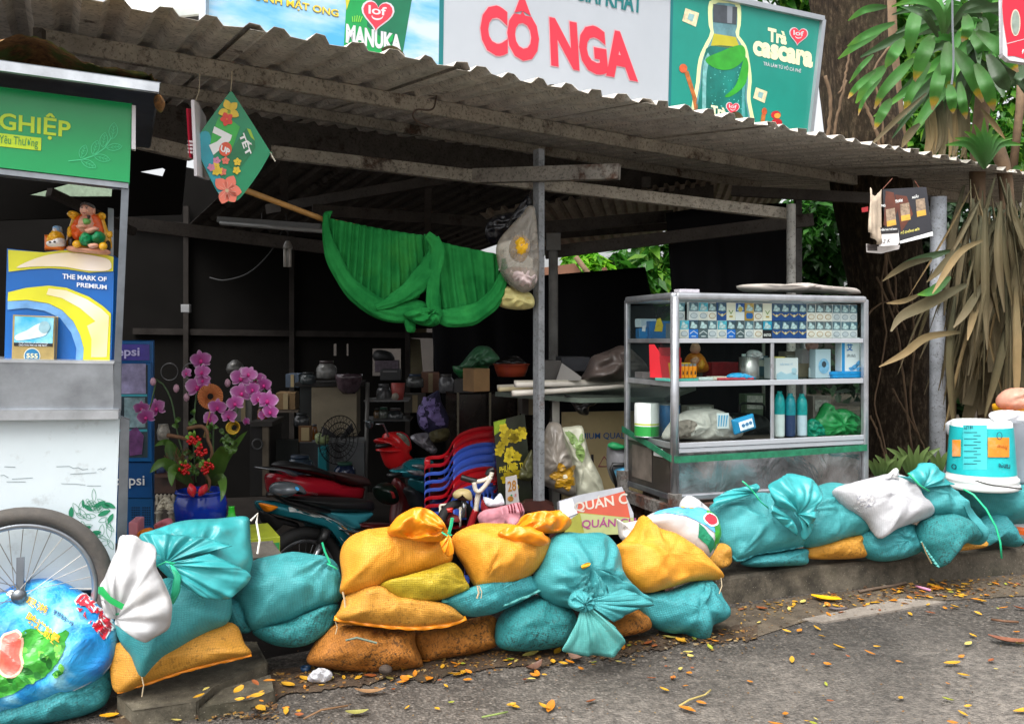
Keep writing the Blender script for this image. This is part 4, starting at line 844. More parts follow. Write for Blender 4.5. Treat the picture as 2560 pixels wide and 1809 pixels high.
cbox('wipes_packet', 'flat white and teal packet lying at the front of the middle shelf', 'packet', 1567, 843, 1598, 850, .03, .06, M('#d9e4e4', .35, .2, 40), s2); cbox('wipes_packet', 'flat cream packet lying right of the white and teal one', 'packet', 1598, 842, 1629, 850, .04, .06, M('#e4dccb', .4, .1, 30), s2)
o = thing('pouch', 'bright blue pouch lying in front of the steel can', 'pouch', CF.hit(1660, 850, -.05)); puff('pouch_body', [(1628, 845), (1640, 836), (1665, 836), (1694, 846), (1680, 852), (1650, 851)], Pl(C(.42, .05, s2), -cv), .03, M('#2f9ed4', .25, .15, 20), o, ridge=.008, ns=25)
cbox('paper_packet', 'thin red packet under the blue pouch', 'packet', 1612, 850, 1690, 855.5, .02, .05, M('#c94352', .4, .3, 40), s2)
r, p = cbox('goods_box', 'white box of masks with pale blue waves right of the divider', 'box', 1739, 806, 1789, 853, .05, .1, M('#e6ebf0', .35, .03), s2)
letters(p, rect(1748, 812, 1776, 818), 'KHẨU TRANG Y TẾ', M('#7fb3d8', .4), r, .002); marks(p, [[(1740, 838), (1750, 832), (1762, 838), (1775, 834), (1788, 840), (1788, 852), (1740, 852)], smooth_loop([(1774, 826), (1780, 824), (1785, 827), (1784, 836), (1779, 840), (1775, 836)], 16)], M('#b5d8ea', .4), r, .002)
cbox('goods_box', 'little yellow box on top of the mask box', 'box', 1738, 800, 1760, 806, .06, .05, M('#c9b964', .4), s2+.1)
cbox('goods_box', 'pinkish white carton standing on the beige box behind the pale blue one', 'box', 1798, 788, 1828, 822, .2, .06, M('#d7cfd4', .4, .08, 30), s2+.07); cbox('goods_box', 'low beige box behind the pale blue one', 'box', 1790, 822, 1828, 853, .19, .1, M('#b3a48d', .5, .12, 30), s2)
bottle('tiny white bottle in front of the beige box', 1817, 824, 852, .1, 5, M('#d8e6ee', .3), LW, s2)
r, p = cbox('goods_box', 'tall pale blue box with a round emblem on the middle shelf', 'box', 1828, 787, 1862, 852, .05, .05, M('#bfd4e2', .35, .04), s2); marks(p, [ell(1846, 820, 12, 17, 24)], M('#7fb6dc', .4, .2, 40), r, .002); marks(p, [ell(1846, 816, 5, 7, 14)], M('#3a4652', .4, .4, 60), r, .003)
ms = thing('massager', 'pink headed white wand massager behind the tall white box', 'massager', C(.94, .16, s2)); c = CF.hit(1865, 850, -.16); c.z = s2; G().tube([c, c+Z*.14], [.018, .014], 12).build('handle', M('#e4d6d4', .35), ms, True); G().ball(c+Z*.17, .034, 16).build('head', M('#e0a9a0', .4), ms, True)
for i, (lab, dx) in enumerate((('flat bright blue packet at the bottom of the pile under the tall white box', 0), ('flat bright blue packet on top of the pile under the tall white box', 2))):
    cbox('packet', lab, 'packet', 1866-dx, 838+7*(1-i), 1932-dx, 845+7*(1-i), .03, .08, M('#1f95dc', .3, .15, 30), s2+.017*i)
r, p = cbox('goods_box', 'tall white box with a blue spine and blue characters at the right end', 'box', 1886, 762, 1930, 838, .04, .05, M('#e6ecf2', .3, .03), s2+.034); marks(p, [[(1886.5, 762.5), (1893, 762.5), (1893, 837.5), (1886.5, 837.5)]], M('#2196dc', .35), r, .0015)
letters(p, rect(1897, 770, 1911, 786), '艾', M('#2a7cc9', .4), r, .002, .03); letters(p, rect(1897, 793, 1917, 800), '灸贴', M('#5a6a78', .4), r, .002); marks(p, [lf(1915, 822, 20, 5, -.6), lf(1922, 815, 18, 4, -1.1), lf(1908, 826, 14, 4, .2), lf(1925, 826, 14, 4, -.3)], M('#5ea8e0', .4, .3, 40), r, .002)
# bottom shelf
r = thing('milk_powder_can', 'tall white and green milk powder can at the left end of the bottom shelf', 'can', CF.hit(1462, 978, -.3)); c = C(.012, .30, s3)
kk2 = .0635; G().lathe(c, [(kk2, 0), (kk2, .004), (kk2, .165), (kk2*.97, .168), (kk2*.97, .172)], 32).build('can_body', M('#dfe3e2', .3, .05, 10), r, True); G().lathe(c, [(kk2*1.006, .006), (kk2*1.006, .056)], 32, capb=False, capt=False).build('green_band', M('#2f9a45', .3, .1), r, True); G().lathe(c, [(kk2*1.007, .062), (kk2*1.007, .07)], 32, capb=False, capt=False).build('yellow_line', M('#b9c93a', .3), r, True); G().lathe(c, [(kk2*1.02, 0), (kk2*1.02, .005)], 32).build('rim', STEEL, r, True)
r = thing('milk_powder_can', 'blue milk powder can behind the round corner post', 'can', C(.15, .3, s3)); c = C(.155, .33, s3); G().lathe(c, [(.06, 0), (.06, .158), (.058, .16)], 32).build('can_body', M('#2f7fc0', .3, .15, 14), r, True); G().lathe(c, [(.0615, .157), (.0615, .163)], 32).build('rim', STEELW, r, True)
wb = thing('woven_bag', 'folded dirty white woven bag lying on the bottom shelf', 'bag', C(.25, .13, s3)); puff('bag_body', [(1484, 978), (1500, 950), (1515, 935), (1540, 920), (1585, 914), (1625, 924), (1650, 950), (1664, 968), (1650, 982), (1590, 988), (1530, 984), (1495, 986)], Pl(C(.25, .13, s3), -cv), .07, WHTSB if False else M('#cfcac3', .5, .1, 8, .4, 70, dirt=.2), wb, ridge=.02, ns=14, na=.01); puff('opening', [(1505, 965), (1520, 945), (1545, 940), (1562, 950), (1556, 972), (1530, 982), (1510, 978)], Pl(C(.25, .07, s3), -cv), .02, M('#8d8279', .7, .3, 20), wb, ridge=.015, ns=20)
r, p = cbox('card', 'white card with blue stripes leaning on the woven bag', 'card', 1607, 926, 1634, 961, .03, .004, M('#e2e9ec', .4), None); marks(p, [[(1610+i*6, 930), (1613+i*6, 930), (1611+i*5.5, 955), (1609+i*5.5, 955)] for i in range(4)], M('#4aa7d8', .4), r, .002)
wpk = thing('wipes_packet', 'blue wipes packet with white ends tilted in front of the woven bag', 'packet', CF.hit(1665, 970, -.03)); wp_ = Pl(C(.42, .03, s3), -cv); pp = puff('packet_body', [(1640, 940), (1686, 926), (1688, 928), (1694, 958), (1692, 960), (1648, 974), (1645, 973), (1639, 942)], wp_, .02, M('#2a93c9', .25, .1), wpk, sharp=True, p=3); marks(pp, [[(1650, 946), (1680, 936), (1685, 955), (1655, 965)]], M('#d5e6ee', .35, .1, 30), wpk, .002, 'label', 8); marks(pp, [ell(1660, 952, 4, 4, 12), ell(1668, 949, 4, 4, 12), ell(1676, 946, 4, 4, 12)], M('#3d6f95', .35), wpk, .004, 'label', 8)
bkb = thing('black_bag', 'black bag with a stiff carrying handle at the back of the bottom shelf', 'bag', C(.45, .3, s3)); BK = M('#171717', .5, .3, 12, .3); BP = Pl(C(.45, .3, s3), -cv); puff('bag_body', [(1625, 985), (1632, 935), (1650, 925), (1700, 928), (1722, 945), (1726, 985)], BP, .07, BK, bkb, ridge=.01, ns=14); G().tube([BP.hit(1658, 932), BP.hit(1658, 908), BP.hit(1664, 903), BP.hit(1708, 905), BP.hit(1714, 910), BP.hit(1712, 940)], .007, 8).build('handle', BK, bkb, True)
TL = clear('#35c2bf', .45, .1); 
for x, y0, lab, c1, c2 in ((1747, 876, 'shampoo bottle with a teal top and white lower half, leftmost of the three', '#dfe8ea', '#12989c'), (1771, 882, 'shampoo bottle with a navy label, middle of the wrapped three', '#2f3f66', '#1a8a98'), (1797, 884, 'shampoo bottle with a pale blue label, rightmost of the wrapped three', '#c9dbea', '#1a9a9c')):
    r, c, w_, h_ = bottle(lab, x, y0, 978, .06, 11.5, M(c1, .25, .1, 12), None, s3, 'shampoo bottles on the bottom shelf', M(c2, .25)); G().lathe(c, [(w_*1.04, h_*.5), (w_*1.04, h_*.75), (w_*.9, h_*.85), (w_*.6, h_*.94)], 18, capb=False).build('shrink_wrap', M(c2, .2, .25, 20), r, True)
gb = thing('plastic_bag', 'knotted green plastic bag at the right end of the bottom shelf', 'plastic bag', C(.98, .12, s3)); puff('bag_body', [(1812, 975), (1820, 950), (1838, 925), (1848, 903), (1856, 905), (1862, 922), (1890, 915), (1920, 930), (1930, 950), (1926, 972), (1880, 980)], Pl(C(.95, .12, s3), -cv), .06, clear('#3fb86a', .42, .12), gb, ridge=.03, ns=20, na=.01, wr=[(1850, 912, 9, .012, 40)]); puff('contents', [(1850, 965), (1870, 938), (1900, 935), (1918, 955), (1910, 975), (1870, 977)], Pl(C(.95, .14, s3), -cv), .03, M('#9fc79f', .5, .3, 30), gb, ridge=.015, ns=25)
gb = thing('plastic_bag', 'small teal plastic bag tucked beside the bottles on the bottom shelf', 'plastic bag', C(.86, .09, s3)); puff('bag_body', [(1808, 978), (1810, 945), (1825, 938), (1842, 955), (1846, 977)], Pl(C(.86, .09, s3), -cv), .03, clear('#1fae8c', .5, .15), gb, ridge=.02, ns=26)
for x0, y0, x1, y1, b_, zz, c_, lab in ((1545, 815, 1590, 848, .38, s2, '#7a6a58', 'brown box at the very back of the middle shelf left of the dark red one'), (1690, 800, 1722, 846, .36, s2, '#4a6a7a', 'blue grey box behind the steel can'), (1760, 790, 1795, 846, .3, s2, '#a89a8c', 'beige packet standing behind the mask box'), (1540, 905, 1600, 965, .4, s3, '#8f8a80', 'grey carton behind the woven bag'), (1670, 880, 1715, 960, .42, s3, '#5a6a52', 'dull green carton at the back behind the black bag'), (1822, 890, 1862, 960, .4, s3, '#9a8f86', 'pale carton at the back behind the green bag'), (1505, 712, 1560, 746, .2, S1+.001, '#6f7d8a', 'grey blue carton behind the left end of the packs')):
    r, p = cbox('goods_box', lab, 'box', x0, y0, x1, y1, b_, .06, M(c_, .5, .2, 20), zz); marks(p, [rc(x0+4, y0+6, x1-6, y0+(y1-y0)*.45)], M('#c9c6be', .5, .4, 50), r, .002, 'label')
# on top of the case
r, p = cbox('cigarette_pack', 'white cigarette pack lying flat on top of the display case', 'cigarette pack', 1523, 642, 1568, 652, .12, .055, M('#c9c4ce', .4, .2, 40), Z1+.002)
fc_ = thing('folded_sacking', 'folded grey sacking laid flat on top of the display case', 'sacking', C(.7, .2, Z1)); puff('sacking', [(1655, 640), (1700, 636), (1740, 640), (1790, 634), (1850, 642), (1905, 646), (1921, 652), (1918, 659), (1850, 657), (1780, 655), (1700, 656), (1668, 652)], Pl(C(.7, .16, Z1), -cv), .13, M('#a39c95', .8, .2, 10, .5, 60, dirt=.2), fc_, tb=.13, ridge=.02, ns=14, na=.01)
# ================================================================ HANGING THINGS
def drape(top, bot, plane, k, amp, mat, parent, name='cloth', n=90, m=16, seed=0, grow=1., bulge=0.):
    a = smooth_loop(top, n, False); b = smooth_loop(bot, n, False); V = []; F = []
    for i in range(n):
        s_ = i/(n-1); ph = 2*math.pi*k*s_+2.*noise.noise(Vector((s_*5, seed, 0)))
        for j in range(m):
            t = j/(m-1); f = math.sin(ph+.9*noise.noise(Vector((s_*4, t*1.5, seed+3))))*.7+.7*noise.noise(Vector((s_*k*1.7, t*.9, seed)))
            V.append(plane.hit(a[i][0]+(b[i][0]-a[i][0])*t, a[i][1]+(b[i][1]-a[i][1])*t, amp*f*(.45+.55*t*grow)+bulge*math.sin(math.pi*t)))
    for i in range(n-1):
        for j in range(m-1): F.append((i*m+j, (i+1)*m+j, (i+1)*m+j+1, i*m+j+1))
    return mk(name, V, F, mat, parent, True, solid=.003)
def roll(path, rad, plane, mat, parent, name='swag', folds=5, off=.0, flat=.38, seed=0, n=50, mm=28):
    """a gathered length of cloth: a tube creased along its length"""
    q = smooth_loop([(x, y, r) for (x, y), r in zip(path, rad)], n, False); V = []; F = []; k = plane.p.y/K
    pts = [plane.hit(x, y, off) for x, y, r in q]
    for i, (x, y, r) in enumerate(q):
        t = (pts[min(n-1, i+1)]-pts[max(0, i-1)]).normalized(); s_ = t.cross(plane.n).normalized()
        for j in range(mm):
            a = 2*math.pi*j/mm; rr = 1.08*r*k*(1+.14*math.sin(folds*a+i*.05+seed)+.28*noise.noise(Vector((math.cos(a)*2, math.sin(a)*2, i*.12+seed))))
            V.append(pts[i]+s_*rr*math.cos(a)+plane.n*rr*flat*math.sin(a))
    for i in range(n-1):
        for j in range(mm): j2 = (j+1) % mm; F.append((i*mm+j, i*mm+j2, (i+1)*mm+j2, (i+1)*mm+j))
    F += [tuple(range(mm-1, -1, -1)), tuple((n-1)*mm+j for j in range(mm))]
    return mk(name, V, F, mat, parent, True)
# bamboo pole and green curtain
pole = thing('bamboo_pole', 'thin yellow bamboo pole sloping under the awning and carrying the green cloth', 'pole', P(640, 460, 4.0))
g = G(); pts = [P(520, 415, 3.75), P(640, 460, 4.0), P(728, 493, 4.15), P(1118, 578, 4.5)]; g.tube(pts, .013, 10); g.build('cane', M('#b98a4c', .45, .2, 14), pole, True)
cur = thing('green_cloth', 'bright green curtain gathered on the bamboo pole and knotted in the middle', 'curtain', P(940, 520, 4.3))
GC = NT('green_cloth'); gcol = GC.ramp(GC.noise(6, 5), [(.3, '#186a32'), (.7, '#31944a')]); gcol = GC.mix(GC.ramp(GC.noise(2.6, 6), [(.55, (0, 0, 0)), (.75, (.55, .55, .55))]), gcol, '#4a8a2a'); GC = GC.fin(gcol, .8, GC.bump(GC.noise(12, 6, .65, dist=1.), .5, .02), 0, .05)
cpn = Pl(P(920, 600, 4.28), Vector((math.sin(R(24)), -math.cos(R(24)), 0)))
drape([(727, 486), (770, 496), (850, 512), (905, 521), (955, 528)], [(735, 560), (790, 650), (850, 690), (905, 690), (965, 640)], cpn, 13, .024, GC, cur, 'pleats', seed=1)
drape([(950, 524), (1000, 545), (1060, 558), (1118, 570)], [(968, 690), (1010, 702), (1060, 690), (1115, 640)], cpn, 7, .022, GC, cur, 'pleats', seed=4)
roll([(727, 480), (728, 520), (745, 580), (780, 640), (828, 682), (880, 700), (930, 700), (965, 712)], [4, 8, 13, 17, 20, 20, 20, 14], cpn, GC, cur, folds=8, off=.03, seed=1)
roll([(835, 690), (880, 672), (925, 640), (955, 600), (968, 565), (962, 535)], [6, 14, 20, 19, 16, 12], cpn, GC, cur, folds=8, off=.05, seed=3)
roll([(948, 528), (972, 560), (965, 620), (962, 670), (968, 715)], [8, 14, 13, 14, 15], cpn, GC, cur, folds=6, off=.06, seed=5)
roll([(1122, 580), (1124, 610), (1112, 650), (1085, 685), (1045, 708), (1005, 712), (975, 706)], [4, 9, 14, 18, 21, 19, 12], cpn, GC, cur, folds=8, off=.035, seed=7)
puff('knot', [(905, 705), (930, 692), (965, 690), (985, 705), (984, 725), (965, 732), (935, 726)], Pl(cpn.p+cpn.n*.07, cpn.n), .05, GC, cur, ridge=.03, ns=14, wr=[(965, 700, 8, .014, 60)])
puff('tail', [(905, 712), (928, 716), (930, 742), (914, 744), (908, 730)], Pl(cpn.p+cpn.n*.03, cpn.n), .02, GC, cur, ridge=.01, ns=16)
puff('corner', [(724, 492), (727, 476), (744, 473), (742, 482), (736, 494)], cpn, .015, GC, cur)
# diamond sign
DP = vpl(519, 330, 3.45, 22, 0); dm = thing('hanging_sign', 'green diamond shaped festive drinks sign hanging on a string under the awning', 'hanging sign', DP.hit(519, 452))
do = smooth_loop([(517, 203), (517, 203), (526, 214), (562, 270), (607, 342), (607, 342), (580, 388), (545, 436), (530, 450), (515, 453), (500, 446), (484, 425), (456, 370), (443, 338), (441, 318), (450, 296), (490, 240)], 90)
g = G(); g.slab([DP.hit(x, y) for x, y in do], -DP.n*.012); g.build('board', M('#0f8f5e', .25, .12, 4), dm)
marks(DP, [smooth_loop([(441, 318), (450, 297), (470, 300), (480, 360), (500, 410), (512, 430), (500, 445), (484, 424), (458, 372), (443, 338)], 40)], M('#1a9fb0', .25, .2, 6), dm, .002)
YF = M('#e8c62a', .3, .12, 20); COR = M('#ea7a63', .3, .08); WF = M('#eef0ee', .3, .05)
marks(DP, [[(490, 262), (515, 266), (538, 285), (516, 345), (470, 330), (475, 300)]], M('#2fae3f', .25, .3, 8), dm, .003, 'printed_can'); marks(DP, [[(552, 288), (560, 292), (571, 318), (572, 332), (535, 382), (515, 375), (512, 345)]], M('#0f7a48', .25, .3, 8), dm, .003, 'printed_can'); marks(DP, [[(553, 288), (561, 291), (571, 316), (562, 308)]], M('#9cc62a', .3), dm, .004)
marks(DP, [[(480, 284), (520, 304), (516, 316), (488, 340), (478, 348), (468, 326), (486, 318), (497, 308), (476, 298)]], WF, dm, .005, 'numeral')
marks(DP, [ell(505, 335, 14, 16, 24, rot=.3)], M('#e0562f', .3), dm, .006, 'emblem'); letters(DP, [(496, 325), (516, 336), (513, 350), (493, 338)], 'UP', WF, dm, .007, .04)
letters(DP, [(553, 296), (570, 340), (552, 352), (535, 303)], 'TẾT', WF, dm, .006, .04)
marks(DP, [lf(513+13*math.cos(a), 249+14*math.sin(a), 24, 8.5, a) for a in [-1.9, -.75, .5, 1.75, 2.9]], YF, dm, .006, 'printed_flower'); marks(DP, [ell(513, 252, 3.5)], M('#8da82a', .3), dm, .0075)
marks(DP, [lf(508+8*math.cos(a), 268+9*math.sin(a), 15, 6, a) for a in [-.6, .7, 1.9, 3.1, 4.3]], M('#e2402c', .3), dm, .007, 'printed_flower')
random.seed(4)
for i in range(9):
    x, y = random.uniform(466, 548), random.uniform(358, 388); c = random.choice([COR, WF, YF, M('#d98aa8', .3)])
    if abs(x-510) < 70-(y-350)*.8: marks(DP, [lf(x+5*math.cos(a), y+5*math.sin(a), 9, 3.6, a) for a in [i, i+1.25, i+2.5, i+3.75, i+5]], c, dm, .0065+.0004*i, 'printed_flower')
marks(DP, [lf(508+17*math.cos(a), 425+17*math.sin(a), 34, 13, a) for a in [-2.4, -1.1, .2, 1.0, 1.9]], COR, dm, .008, 'printed_flower'); marks(DP, [ell(508, 428, 4)], M('#c9b08a', .4), dm, .010); marks(DP, sum([stroke([(508, 428), (508+20*math.cos(a), 428+20*math.sin(a))], .7) for a in [i*.55-2.6 for i in range(11)]], []), M('#f3b8a4', .4), dm, .0095)
G().tube([DP.hit(517, 205), P(519, 185, 3.42), P(520, 160, 3.4)], .002, 5).build('string', M('#b0a48c', .8), dm); G().tube([DP.hit(606, 342), P(610, 350, 3.4), P(617, 362, 3.4)], .0022, 5).build('string', M('#c9c2b0', .8), dm)
hb = thing('hanging_sign', 'white edged board hung edge on beside the green diamond', 'hanging sign', P(445, 404, 3.4)); g = G(); g.slab([P(428, 224, 3.3), P(437, 230, 3.36), P(455, 262, 3.6), P(460, 330, 3.62), P(463, 404, 3.6), P(435, 394, 3.3)], (.012, 0, 0)); g.build('board', M('#d9d4d8', .4, .05), hb); G().tube([P(437, 230, 3.36), P(446, 205, 3.4), P(448, 165, 3.4)], .0018, 5).build('string', M('#b0a48c', .8), hb)
hb = thing('hanging_sign', 'narrow red card with a white barcode hung at the left of the white edged board', 'hanging sign', P(425, 356, 3.35)); g = G(); g.slab([P(417, 243, 3.3), P(430, 244, 3.34), P(433, 356, 3.34), P(424, 353, 3.3)], (.004, .008, 0)); g.build('board', M('#c01f3c', .35), hb)
rp = Pl(P(424, 300, 3.31), Vector((.2, -1, 0))); marks(rp, [[(421, 315+i*8), (432, 316+i*8), (432.5, 321+i*8), (421.5, 320+i*8)] for i in range(4)], M('#d8c9cc', .4), hb, .006, 'barcode')
# bags hung on the post
def bagt(nm, label, o, pl, t, mat, cat='plastic bag', **kw):
    cx = sum(p[0] for p in o)/len(o); r = thing(nm, label, cat, pl.hit(cx, max(p[1] for p in o))); kw.setdefault('ridge', .02); kw.setdefault('ns', 15); kw.setdefault('na', .01)
    b = puff('bag_body', o, pl, t, mat, r, **kw); b.root = r; return b
hp = vpl(1170, 560, 4.42, 10)
b = bagt('plastic_bag', 'clear plastic bag with something yellow inside hanging on the central post', [(1112, 560), (1120, 535), (1150, 500), (1172, 478), (1182, 462), (1196, 463), (1200, 480), (1205, 540), (1208, 605), (1200, 640), (1180, 656), (1160, 652), (1135, 632), (1118, 600)], hp, .09, clear('#d9d4ca', .26, .15), wr=[(1190, 470, 11, .012, 60)])
puff('yellow_parcel', [(1142, 560), (1150, 532), (1168, 527), (1184, 540), (1184, 566), (1170, 588), (1150, 580)], hp, .1, M('#e0ac14', .45, .2, 20), b.root, ridge=.02, ns=18); puff('pale_parcel', [(1130, 610), (1150, 598), (1195, 605), (1203, 630), (1185, 648), (1155, 640)], hp, .085, M('#c9b6b4', .5, .2, 20), b.root, ridge=.02, ns=18)
bagt('plastic_bag', 'yellowish white bag hanging under the clear bag on the post', [(1113, 660), (1128, 640), (1160, 648), (1192, 660), (1195, 688), (1160, 694), (1120, 686)], vpl(1150, 690, 4.5, 10), .07, M('#c9bf7e', .5, .15, 14, .3, 30))
bagt('plastic_bag', 'black plastic bag hanging behind the clear bag on the post', [(1088, 510), (1100, 488), (1130, 478), (1165, 470), (1185, 440), (1192, 425), (1190, 470), (1160, 505), (1130, 535), (1105, 548), (1090, 535)], vpl(1140, 540, 4.6, 10), .07, M('#15151a', .25, .3, 15, .4, 30))
# lamps
lb = thing('light_bulb', 'compact fluorescent bulb hanging on a wire in the dark stall', 'light bulb', P(645, 598, 6.2)); g = G(); c = P(645, 598, 6.2); k = 6.2/K; g.tube([P(645, 548, 6.2), P(646, 505, 6.2), P(640, 478, 6.2)], .003, 6); g.build('wire', M('#222222', .6), lb); G().lathe(c, [(9*k, 40*k), (11*k, 42*k), (10*k, 47*k), (6*k, 56*k), (4*k, 58*k)], 16).build('base', M('#8f8d88', .4), lb, True)
for dx, dy in ((-5.5, -3), (5.5, -3), (0, 5)): G().tube([c+Vector((dx*k, dy*k, 0)), c+Vector((dx*k, dy*k, 42*k))], 3.6*k, 8).build('tube', M('#b9b6b0', .3), lb, True)
fl = thing('tube_light', 'unlit fluorescent tube fitting hanging to the left of the green cloth', 'light', P(610, 510, 6)); G().beam(P(493, 492, 6.0), P(725, 510, 5.4), .05, .04).build('fitting', M('#4d4d4b', .5), fl); G().tube([P(495, 500, 5.95), P(724, 518, 5.37)], .014, 10).build('tube', M('#8f8f8d', .3), fl, True); G().tube([P(587, 478, 5.8), P(587, 500, 5.75)], .003, 6).build('wire', M('#222222', .6), fl)
cbl = thing('cable', 'thin black cable sagging below the tube light in the dark stall', 'cable', P(530, 625, 7)); g = G(); q = smooth_loop([(640, 500, 6.5), (610, 560, 6.8), (560, 610, 7), (505, 628, 7.1), (470, 622, 7.2)], 24, False); g.tube([P(*p) for p in q], .006, 6); g.build('cable_run', M('#1a1a1a', .6), cbl)
wr_ = thing('wire_hook', 'bent rusty wire hook on the front awning beam', 'hook', P(940, 270, 4.0)); g = G(); q = [P(*p) for p in smooth_loop([(978, 214, 4.0), (973, 240, 3.95), (962, 247, 3.93), (935, 246, 3.92), (925, 258, 3.93), (935, 272, 3.98), (965, 285, 4.05)], 30, False)]; g.tube(q, .004, 6); g.build('wire', M('#4a3a30', .7), wr_)
# drink cards on the right
CPl = vpl(2030, 480, 4.95, -12, 0); pc = thing('poster_card', 'dark coffee price card with brown panels hanging by the grey pole on the right', 'price card', CPl.hit(2040, 546))
g = G(); g.slab([CPl.hit(x, y) for x, y in [(1978, 424), (2076, 419), (2091, 528), (2017, 546), (1985, 540)]], -CPl.n*.004); g.build('card', M('#25252b', .3, .3, 8), pc)
BRP = M('#5a2c1c', .3, .3, 14); GD = M('#c79a3a', .3, .2, 30)
marks(CPl, [[(2017, 540), (2090, 519), (2091, 528), (2017, 546)]], WF, pc, .002); marks(CPl, [[(1985, 428), (2003, 432), (2012, 470), (1998, 510), (1980, 505)], [(2006, 436), (2032, 440), (2046, 480), (2020, 520)]], BRP, pc, .0022)
for x, y in ((1985, 470), (2017, 458), (2052, 448)): marks(CPl, [[(x, y), (x+20, y-4), (x+24, y+34), (x+3, y+39)]], M('#8d7a66', .3, .5, 60), pc, .003, 'picture'); marks(CPl, [[(x+2, y+26), (x+22, y+22), (x+23.5, y+34), (x+3, y+38)]], GD, pc, .004, 'picture')
for s_, q in (('NGẦU', [(2044, 438), (2058, 435), (2058, 443), (2044, 446)]), ('THƠM', [(2006, 448), (2022, 445), (2022, 453), (2006, 456)]), ('SÁNG', [(1968, 456), (1984, 457), (1984, 464), (1968, 463)])): letters(CPl, q, s_, WF, pc, .005, .02)
letters(CPl, [(2018, 518), (2060, 508), (2060, 516), (2018, 526)], 'ĐỂ CHỐNG MỎI', M('#d8cf6a', .4), pc, .004, .02)
G().tube([P(1978, 424, 4.95), P(2000, 400, 4.95)], .002, 5).build('string', M('#7a4a3a', .8), pc); G().tube([P(2060, 421, 4.95), P(2050, 405, 4.95)], .002, 5).build('string', M('#7a4a3a', .8), pc)
pc2 = thing('poster_card', 'curled white backed card hanging left of the dark coffee price card', 'price card', P(1960, 550, 4.85)); q2 = vpl(1960, 500, 4.85, 40)
drape([(1950, 420), (1956, 440), (1975, 424)], [(1946, 520), (1962, 548), (1972, 540)], q2, 0.5, .02, M('#b9a894', .4, .3, 14), pc2, 'card', 24, 8); marks(vpl(1950, 480, 4.8, 30), [[(1930, 466), (1945, 463), (1945, 474), (1931, 476)]], M('#a8242a', .4), pc2, .002, 'red_label')
pc3 = thing('price_tag', 'white price tag with 2 K written by hand below the coffee card', 'price tag', P(1993, 552, 4.88)); q3 = vpl(1993, 530, 4.86, -8)
g = G(); g.slab([q3.hit(x, y) for x, y in [(1971, 510), (2013, 507), (2016, 543), (2012, 549), (1970, 552)]], -q3.n*.003); g.build('card', M('#d8d4d2', .4), pc3); marks(q3, [[(1971, 510), (2013, 507), (2013.5, 522), (1971, 525)]], M('#1d1a1c', .4), pc3, .002, 'header'); letters(q3, [(1973, 512), (2010, 509), (2010, 515), (1973, 518)], 'ĐIỂM THU THẺ MAN', WF, pc3, .003, .02); letters(q3, [(1975, 537), (1996, 534), (1996, 543), (1975, 546)], '-2 K', M('#2a2a30', .5), pc3, .003, 0, .3)
pc4 = thing('price_tag', 'small curved card with dark pictures under the handwritten price tag', 'price tag', P(1975, 566, 4.92)); q4 = vpl(1975, 560, 4.92, -8)
g = G(); g.slab([q4.hit(x, y) for x, y in [(1941, 546), (1968, 552), (2017, 549), (2015, 558), (1975, 568), (1942, 565)]], -q4.n*.003); g.build('card', M('#bdb7b4', .4, .2, 20), pc4); marks(q4, [[(1943, 548), (1966, 548), (1966, 562), (1944, 562)]], M('#3a3230', .4, .5, 60), pc4, .002, 'picture')
# red sign at the top right edge
RS = vpl(2270, 80, 4.6, -5); rs = thing('red_sign', 'red sign with a white border cut by the upper right edge', 'sign', RS.hit(2280, 150)); g = G(); g.slab([RS.hit(x, y) for x, y in [(2252, -30), (2400, -30), (2400, 150), (2265, 132), (2252, 120)]], -RS.n*.05); g.build('panel', M('#c9c6cc', .4), rs, bev=.01)
marks(RS, [smooth_loop([(2256, -30), (2400, -30), (2400, 140), (2272, 126), (2258, 112)], 40)], M('#c8102e', .3, .06), rs, .003); marks(RS, [ell(2275, 52, 11, 30, 30), ], M('#c9b9a8', .3), rs, .005, 'numeral'); marks(RS, [ell(2275, 52, 8.5, 27, 30)], M('#7f8a80', .3, .3, 20), rs, .0065, 'numeral'); marks(RS, [[(2256, 98), (2400, 60), (2400, 62), (2256, 100)]], M('#d8a0a4', .4), rs, .005); letters(RS, [(2289, 112), (2301, 112), (2301, 122), (2289, 122)], 'ĐT', WF, rs, .006, .02)
# ================================================================ SACKS
TEAL = weave('#3f9a9e', .26, '#23352f', .36, .35); TEAL2 = weave('#38949a', .38, '#272a24', .45, .8, 30, .35); TEALDK = weave('#2c8688', .5, '#22251f', .5, 1.1, 30, -.3); TEALC = M('#36979a', .36, .28, 6, .35, 22, dirt=.12, dc='#3e4a3c')
TEALG = weave('#5cb3ae', .3, '#6a6a58', .5, .4, 40)
ORAN = weave('#e69c26', .12, '#5a4522', .34, .3); ORAN2 = weave('#cf9230', .3, '#3a2e1a', .42, .8, 36); BRWN = weave('#a96a22', .35, '#2a2013', .55, 1.3, 30, .5); OLIV = weave('#b9a01f', .15, '#4a4518', .36, .55); ORC = M('#f08d14', .4, .25, 7, .35, 22)
WHTS = weave('#c4c4c8', .12, '#8a867c', .42, .08, 38); WHTC = M('#b9b9ba', .65, .08, 6, .5, 24, dirt=.25, dc='#8d8478', dsc=5)
TIE = M('#1fae7c', .35, .15); THREAD = M('#b9a88a', .8); YLEAF = M('#d8a01c', .5, .3, 20)
GRP = 'sacks in the flood barrier'
